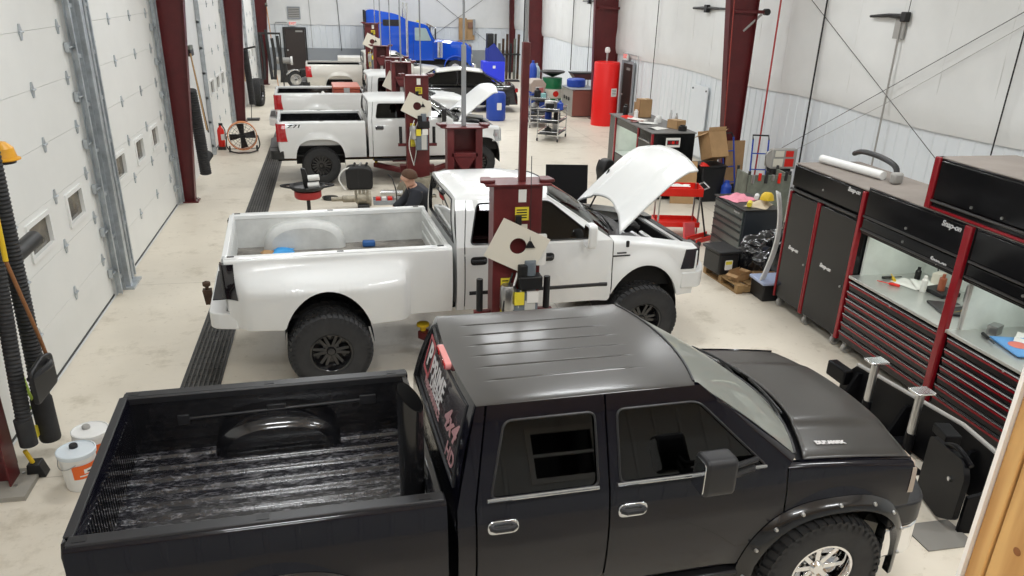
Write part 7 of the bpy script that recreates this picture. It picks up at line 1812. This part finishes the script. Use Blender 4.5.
bm = BM(); box(bm, -.02, .25, -.2, .2, .02, .14); obj('oil_pan', bm, M_dsteel, t, bevel=.02)
for k in range(4):
    bm = BM(); cyl(bm, (-.05 + k * .09, -.05, .38), (-.05 + k * .09, -.03, .50), .03, n=8); obj('fitting', bm, M_alloy, t)
bm = BM(); tube(bm, [(.85, 17.2, .10), (1.95, 17.1, .10)], .06, 12); item('drive_shaft', bm, M_alum, 'silver drive shaft lying on the floor behind the crouching person', 'car part')
t = thing('parts_tray', 'grey tray with red and white parts on the floor beside the person', 'tray', (.95, 16.7, 0))
bm = BM(); box(bm, -.28, .28, -.18, .18, .0, .02); box(bm, -.28, .28, -.18, -.165, .02, .09); box(bm, -.28, .28, .165, .18, .02, .09); obj('tray', bm, M_greyband, t)
for k, m in enumerate((M_red, M_paper, M_red, M_castor)):
    bm = BM(); cbox(bm, (-.18 + k * .12, .02 * (k % 2), .075), (.1, .14, .10)); obj('part', bm, m, t, bevel=.015)
bm = BM(); tube(bm, smooth_path([(1.0, 15.3, .0), (1.05, 15.2, .5), (.98, 15.1, .85), (.9, 15.1, .95)]), .012, 8); item('pry_bar', bm, M_dsteel, 'thin dark lever standing in front of the crouching person', 'tool')
t = thing('tarp_bundle', 'grey brown canvas bundle on the floor by the second lift column base', 'bundle', (1.72, 17.25, 0))
bm = BM()
def tarp(u, v):
    a = u * 2 * PI; b = v * PI / 2; n = mnoise.noise((math.cos(a) * 2, math.sin(a) * 2, v * 3)) * .3
    return (.5 * math.cos(a) * math.cos(b) ** .6 * (1 + n), .28 * math.sin(a) * math.cos(b) ** .6 * (1 + n), .36 * math.sin(b) * (1 + n))
grid(bm, tarp, 40, 14); obj('canvas', bm, node_mat('canvas_grey', (.26, .23, .17), .9, var=.3, vscale=8), t, sharp=30)
# chair-side floor bottle of the aisle
t = thing('steel_coil', 'small coil of cable on the floor under the bed of the second truck', 'cable', (-.2, 17.1, 0))
bm = BM()
for k in range(3): tube(bm, [(.13 * math.cos(q * PI / 10) * (1 + .1 * k), .13 * math.sin(q * PI / 10), .012 + .02 * k) for q in range(21)], .011, 6)
obj('loops', bm, M_dsteel, t)

# ================================================================ things in the truck beds
def local(tr, p): return tr.matrix_basis @ Vector(p)
t = thing('tool_chest', 'orange red tool chest in the bed of the white pickup', 'tool box', local(wt, (1.92, .0, PW['zfloor'] + .02)), R(2))
bm = BM(); box(bm, -.36, .36, -.62, .62, 0, .62); obj('body', bm, node_mat('chest_red', (.45, .09, .05), .45), t, bevel=.015)
bm = BM(); box(bm, -.37, .37, -.63, .63, .63, .70); obj('lid', bm, node_mat('chest_red_lid', (.50, .12, .07), .45), t, bevel=.015)
bm = BM(); box(bm, -.08, .08, -.645, -.63, .5, .68); obj('latch', bm, M_steel, t)
bm = cloth(0, 0, 0, .42, .5, .34, 4.4); item('plastic_bag', bm, M_paper, 'white plastic bag beside the red tool chest in the truck bed', 'bag', loc=tuple(local(wt, (1.25, -.2, PW['zfloor'] + .315))), sharp=25)
bm = BM(); box(bm, -.25, .25, -.3, .3, 0, .3); item('bed_carton', bm, M_cardboard, 'brown carton under the white plastic bag in the truck bed', 'cardboard box', loc=tuple(local(wt, (1.25, -.2, PW['zfloor'] + .015))))
bm = cloth(0, 0, 0, .24, .2, .12, 7.7); item('blue_glove', bm, node_mat('glove_blue', (.05, .33, .72), .6), 'crumpled blue glove on the bed floor of the open-hood dually', 'glove', loc=tuple(local(ram, (.60, .5, PR['zfloor'] + .03))))
bm = BM(); cbox(bm, (0, 0, .04), (.16, .09, .08)); item('blue_block', bm, node_mat('dark_blue_part', (.03, .12, .35), .4), 'small dark blue part near the front of the dually bed', 'car part', loc=tuple(local(ram, (1.65, .60, PR['zfloor'] + .015))), bevel=.02)
bm = cloth(0, 0, 0, .16, .14, .07, 9.7); item('leather_glove', bm, M_cardboard, 'brown work glove beside the blue one in the dually bed', 'glove', loc=tuple(local(ram, (.42, .55, PR['zfloor'] + .015))))
# hitch with ball on the dually
hb_ = local
bm = BM(); box(bm, -.20, .0, -.04, .04, -.04, .04); hi = obj('hitch_bar', bm, M_rust, ram, loc=(-.1, .1, PR['zs'] - .05))
bm = BM(); prism(bm, [(-.22, -.04), (-.14, -.04), (-.14, .14), (-.24, .14)], -.05, .05, 'y'); lathe(bm, [(.02, .14), (.02, .17), (.045, .19), (.045, .23), (0, .25)], Matrix.Translation((-.19, 0, 0)), 14); obj('ball_mount', bm, M_rust, hi)
# exhaust stack, leaves, decals and letters of the black pickup
bm = BM()
sx, sy_ = 1.885, -.50
M_stackin = node_mat('stack_soot', (.004, .004, .004), .9)
def stk(u, v):
    a = u * 2 * PI; z = lerp(PB['zfloor'] + .01, 1.93 + .085 * math.cos(a - 2.6), v)
    return (sx + .078 * math.cos(a), sy_ + .078 * math.sin(a), z)
grid(bm, stk, 32, 8); so = obj('exhaust_stack', bm, M_bedblackgloss, black_truck)
bm = BM(); 
def stk2(u, v):
    a = u * 2 * PI; return (sx + .072 * math.cos(a), sy_ + .072 * math.sin(a), 1.93 + .078 * math.cos(a - 2.6) - .3 * v)
grid(bm, stk2, 32, 4); c = [bm.verts.new(stk2(k / 32, 1)) for k in range(32)]; bm.faces.new(c); obj('stack_bore', bm, M_stackin, so)
bm = BM(); cyl(bm, (sx, sy_, PB['zfloor'] + .0), (sx, sy_, PB['zfloor'] + .05), .13, n=24); obj('floor_flange', bm, M_trimblk, so)
random.seed(5)
for k in range(9):
    bm = BM(); Mx = Matrix.Translation((1.955 + random.uniform(-.03, .02), -.74 + random.uniform(-.05, .09), PB['zfloor'] + .03 + .008 * k)) @ Euler((random.uniform(-.5, .5), random.uniform(-.5, .5), random.uniform(0, 6))).to_matrix().to_4x4()
    prism(bm, [(-.03, 0), (-.012, .015), (.02, .018), (.032, .0), (.015, -.016), (-.012, -.014)], 0, .002, 'z', Mx)
    o = item('dry_leaf', bm, node_mat('leaf_brown', (.42, .20, .10), .8) if k == 0 else bpy.data.materials['leaf_brown'], 'dry brown leaf in the bed corner behind the exhaust stack', 'leaf', 'dry leaves in the bed corner'); o.location = (0, 0, 0); o.matrix_world = black_truck.matrix_basis
bm = BM(); lathe(bm, [(0, .012), (.05, .012), (.06, 0)], Matrix.Translation((1.19, -.40, PB['zfloor'] + .022)), 18); obj('drain_plug', bm, M_black, black_truck)
for s in (1, -1):
    bm = BM(); z = PB['zr'] - .20; yy = s * (PB['rail'] - .105)
    tube(bm, [(.38, yy, z - .01), (1.72, yy, z + .02)], .014, 8); box(bm, .36, .44, yy - .015, yy + .015, z - .05, z + .03); box(bm, 1.66, 1.78, yy - .015, yy + .015, z - .02, z + .06); box(bm, .98, 1.12, yy - .01, yy + .01, z - .03, z + .05)
    obj('tie_down_rail', bm, M_trimblk, black_truck, bevel=.006)
# rear window lettering
back = HB['back']
def backM(a, b, off=.0):
    p = Vector(back(a, b)); px_ = Vector(back(a - .05, b)) - p; py_ = Vector(back(a, b + .05)) - p
    M = basis(p, px_, py_); M.translation = p + M.to_3x3().col[2] * (.006 + off); return M
M_dec = node_mat('decal_white', (.60, .58, .58), .5); M_decr = node_mat('decal_red', (.36, .05, .06), .5); M_decp = node_mat('decal_pink', (.45, .25, .26), .5)
rw = [o for o in black_truck.children if o.name.startswith('cab_back')][0]
bm = BM(); plate(bm, rrect(-.12, .12, -.13, .13, .01, 2), [rrect(-.095, .095, -.105, .105, .01, 2)], lambda u, v, q: backM(.52, .66) @ Vector((u, v, .003 - q)), .003); obj('decal_frame', bm, M_decr, rw)
text_mesh('decal_lettering', 'P', M_dec, rw, backM(.52, .66), .24, .001, bold=.006)
text_mesh('decal_lettering', 'PRIME', M_dec, rw, backM(.05, .66), .19, .001, bold=.004, sx=.95)
text_mesh('decal_lettering', 'DIESEL', M_dec, rw, backM(.03, .50), .12, .001, bold=.003, sx=1.1)
text_mesh('decal_lettering', 'PERFORMANCE', M_decp, rw, backM(.12, .37), .085, .001, bold=.002)
text_mesh('decal_lettering', '4x4', M_decp, rw, backM(-.58, .55), .20, .001, shear=.3, bold=.006)
text_mesh('decal_lettering', 'HD', M_decp, rw, backM(-.66, .28), .15, .001, shear=.2, bold=.003)
# hood badge
hood = HB['hood']
p = hood(.30, .03); q = hood(.42, .03); n_ = Vector((0, -.6, 1))
ho = [o for o in black_truck.children if o.name.startswith('hood')][0]
bm = BM(); Mh = basis(hood(.27, .085) + Vector((0, 0, .006)), hood(.34, .085) - hood(.27, .085), hood(.27, .12) - hood(.27, .085))
text_mesh('badge', 'DURAMAX', M_dec, ho, Mh, .046, .002, bold=.004, sx=1.0); bm.free()
# letters on the white trucks
text_mesh('badge', 'Z71', M_trimblk, z71, basis((.34, -HZ['sy'](.34, 1.30) - .004, 1.30), (1, 0, 0), (0, 0, 1)), .11, .001, shear=.25, bold=.003, sx=1.6)
for k, (w_, z_) in enumerate(((.06, 1.335), (.11, 1.30))):
    bm = BM(); box(bm, 4.44 - w_, 4.44 + w_, -HR['sy'](4.4, z_) - .004, -HR['sy'](4.4, z_) + .004, z_ - .010, z_ + .010); obj('badge', bm, M_dsteel, ram, bevel=.003)
bm = BM(); prism(bm, round_poly([(4.49, 1.40), (4.53, 1.40), (4.53, 1.48), (4.49, 1.48)], .015), -HR['sy'](4.5, 1.44) - .006, -HR['sy'](4.5, 1.44) + .004, 'y'); obj('badge', bm, M_dsteel, ram)

# ================================================================ the person crouching behind the dually
def person():
    t = thing('person', 'person in a dark jacket crouching behind the white dually, head bent over the floor', 'person', (1.47, 14.0, 0), PI)
    t.scale = (1.36, 1.36, 1.18)
    M_skin = node_mat('skin', (.62, .36, .26), .55); M_hair = node_mat('brown_hair', (.09, .045, .025), .8); M_jack = node_mat('dark_jacket', (.02, .022, .03), .8, var=.3, vscale=6); M_trou = node_mat('dark_trousers', (.035, .035, .04), .85); M_boot = node_mat('boots', (.03, .02, .015), .6)
    def skin(name, verts, edges, m, root=0, parent=t, sub=2):
        me = bpy.data.meshes.new(name); me.from_pydata([v[0] for v in verts], edges, [])
        o = bpy.data.objects.new(name, me); COL.objects.link(o); o.parent = parent
        md = o.modifiers.new('skin', 'SKIN'); sv = me.skin_vertices[0].data
        for i, v in enumerate(verts): sv[i].radius = (v[1], v[2] if len(v) > 2 else v[1]); sv[i].use_root = (i == root)
        s2 = o.modifiers.new('sub', 'SUBSURF'); s2.levels = sub; s2.render_levels = sub
        for p_ in me.polygons: p_.use_smooth = True
        me.materials.append(m)
        dg = bpy.context.evaluated_depsgraph_get(); nm = bpy.data.meshes.new_from_object(o.evaluated_get(dg)); o.modifiers.clear(); o.data = nm; bpy.data.meshes.remove(me); nm.name = name
        for p_ in nm.polygons: p_.use_smooth = True
        if not nm.materials: nm.materials.append(m)
        return o
    # local +x is where the person faces
    V = [((-.12, 0, .34), .15, .12), ((-.08, 0, .50), .14, .11), ((.03, 0, .66), .15, .11), ((.12, 0, .76), .13, .10), ((.17, 0, .84), .055), ((.20, 0, .90), .075), ((.225, 0, .965), .098, .085), ((.215, 0, 1.03), .075, .07), ((.315, 0, .955), .014), ((.27, 0, .88), .05)]
    E = [(0, 1), (1, 2), (2, 3), (3, 4), (4, 5), (5, 6), (6, 7), (6, 8), (5, 9)]
    for s in (-1, 1):
        b = len(V)
        V += [((.12, s * .19, .76), .062), ((.22, s * .26, .56), .050), ((.42, s * .17, .42), .038), ((.48, s * .14, .38), .028, .036)]
        E += [(3, b), (b, b + 1), (b + 1, b + 2), (b + 2, b + 3)]
        for f, (dy, ln) in enumerate(((-.028, .068), (-.009, .076), (.010, .072), (.028, .056))):
            c = len(V); V += [((.51, s * (.14 + dy), .362), .010), ((.51 + ln * .55, s * (.14 + dy * 1.1), .34), .009), ((.51 + ln * .8, s * (.14 + dy * 1.1), .305), .008)]
            E += [(b + 3, c), (c, c + 1), (c + 1, c + 2)]
        c = len(V); V += [((.485, s * (.14 - .042), .37), .010), ((.515, s * (.14 - .055), .345), .009)]; E += [(b + 3, c), (c, c + 1)]
        b = len(V)
        V += [((-.12, s * .10, .32), .095), ((.24, s * .17, .40), .070), ((.02, s * .16, .10), .050), ((-.04, s * .16, .055), .042), ((.10, s * .17, .035), .035)]
        E += [(0, b), (b, b + 1), (b + 1, b + 2), (b + 2, b + 3), (b + 3, b + 4)]
        c = len(V); V += [((.215, s * .088, .955), .018)]; E += [(6, c)]
    body = skin('body', V, E, M_skin)
    J = [((-.12, 0, .40), .165, .135), ((-.08, 0, .52), .158, .128), ((.03, 0, .66), .185, .145), ((.12, 0, .765), .165, .135), ((.165, 0, .83), .085)]
    JE = [(0, 1), (1, 2), (2, 3), (3, 4)]
    for s in (-1, 1):
        b = len(J); J += [((.12, s * .19, .76), .098), ((.22, s * .26, .56), .082), ((.40, s * .18, .435), .062)]; JE += [(3, b), (b, b + 1), (b + 1, b + 2)]
    skin('jacket', J, JE, M_jack)
    T = [((-.12, 0, .34), .16, .13)]; TE = []
    for s in (-1, 1):
        b = len(T); T += [((-.12, s * .10, .32), .108), ((.24, s * .17, .40), .082), ((.03, s * .16, .12), .062)]; TE += [(0, b), (b, b + 1), (b + 1, b + 2)]
    skin('trousers', T, TE, M_trou)
    for s in (-1, 1):
        skin('boot', [((-.05, s * .16, .06), .055), ((.04, s * .165, .05), .05), ((.13, s * .17, .042), .042)], [(0, 1), (1, 2)], M_boot)
    bm = BM()
    def hairf(u, v):
        a = u * 2 * PI; b = v * PI * .56
        front = max(0, math.cos(a)); bb = b * (1 - .30 * front)
        n = .006 * mnoise.noise((math.cos(a) * 9, math.sin(a) * 9, v * 7))
        r = .112 + n
        return (.205 + r * .98 * math.sin(bb) * math.cos(a), (.098 + n) * math.sin(bb) * math.sin(a), .975 + (.115 + n) * math.cos(bb))
    grid(bm, hairf, 28, 12); obj('hair', bm, M_hair, t)
    for s in (-1, 1):
        bm = BM(); lathe(bm, [(0, .012), (.010, .008), (.012, 0)], basis((.292, s * .032, .985), (0, 1, 0), (0, 0, 1)), 10); obj('eye', bm, M_white, t)
        bm = BM(); lathe(bm, [(0, .004), (.005, .003), (.006, 0)], basis((.303, s * .032, .984), (0, 1, 0), (0, 0, 1)), 8); obj('pupil', bm, M_black, t)
    bm = BM(); tube(bm, [(.307, -.025, .905), (.315, 0, .903), (.307, .025, .905)], .006, 6); obj('mouth', bm, node_mat('lips', (.42, .16, .13), .5), t)
person()

# ================================================================ heights: the whole shop is built on a slightly tall metre; bring it to scale
bpy.context.view_layer.update()
_S = Matrix.Diagonal((1, 1, ZK, 1))
def _root(o):
    while o.parent: o = o.parent
    return o
_done = set()
for o in list(COL.objects):
    if o.type != 'MESH' or o.data.name in _done: continue
    r = _root(o)
    if o.name in ('floor', 'ceiling') or r.get('group') == 'high bay lamps': continue
    W_ = o.matrix_world
    o.data.transform(W_.inverted() @ _S @ W_); _done.add(o.data.name)
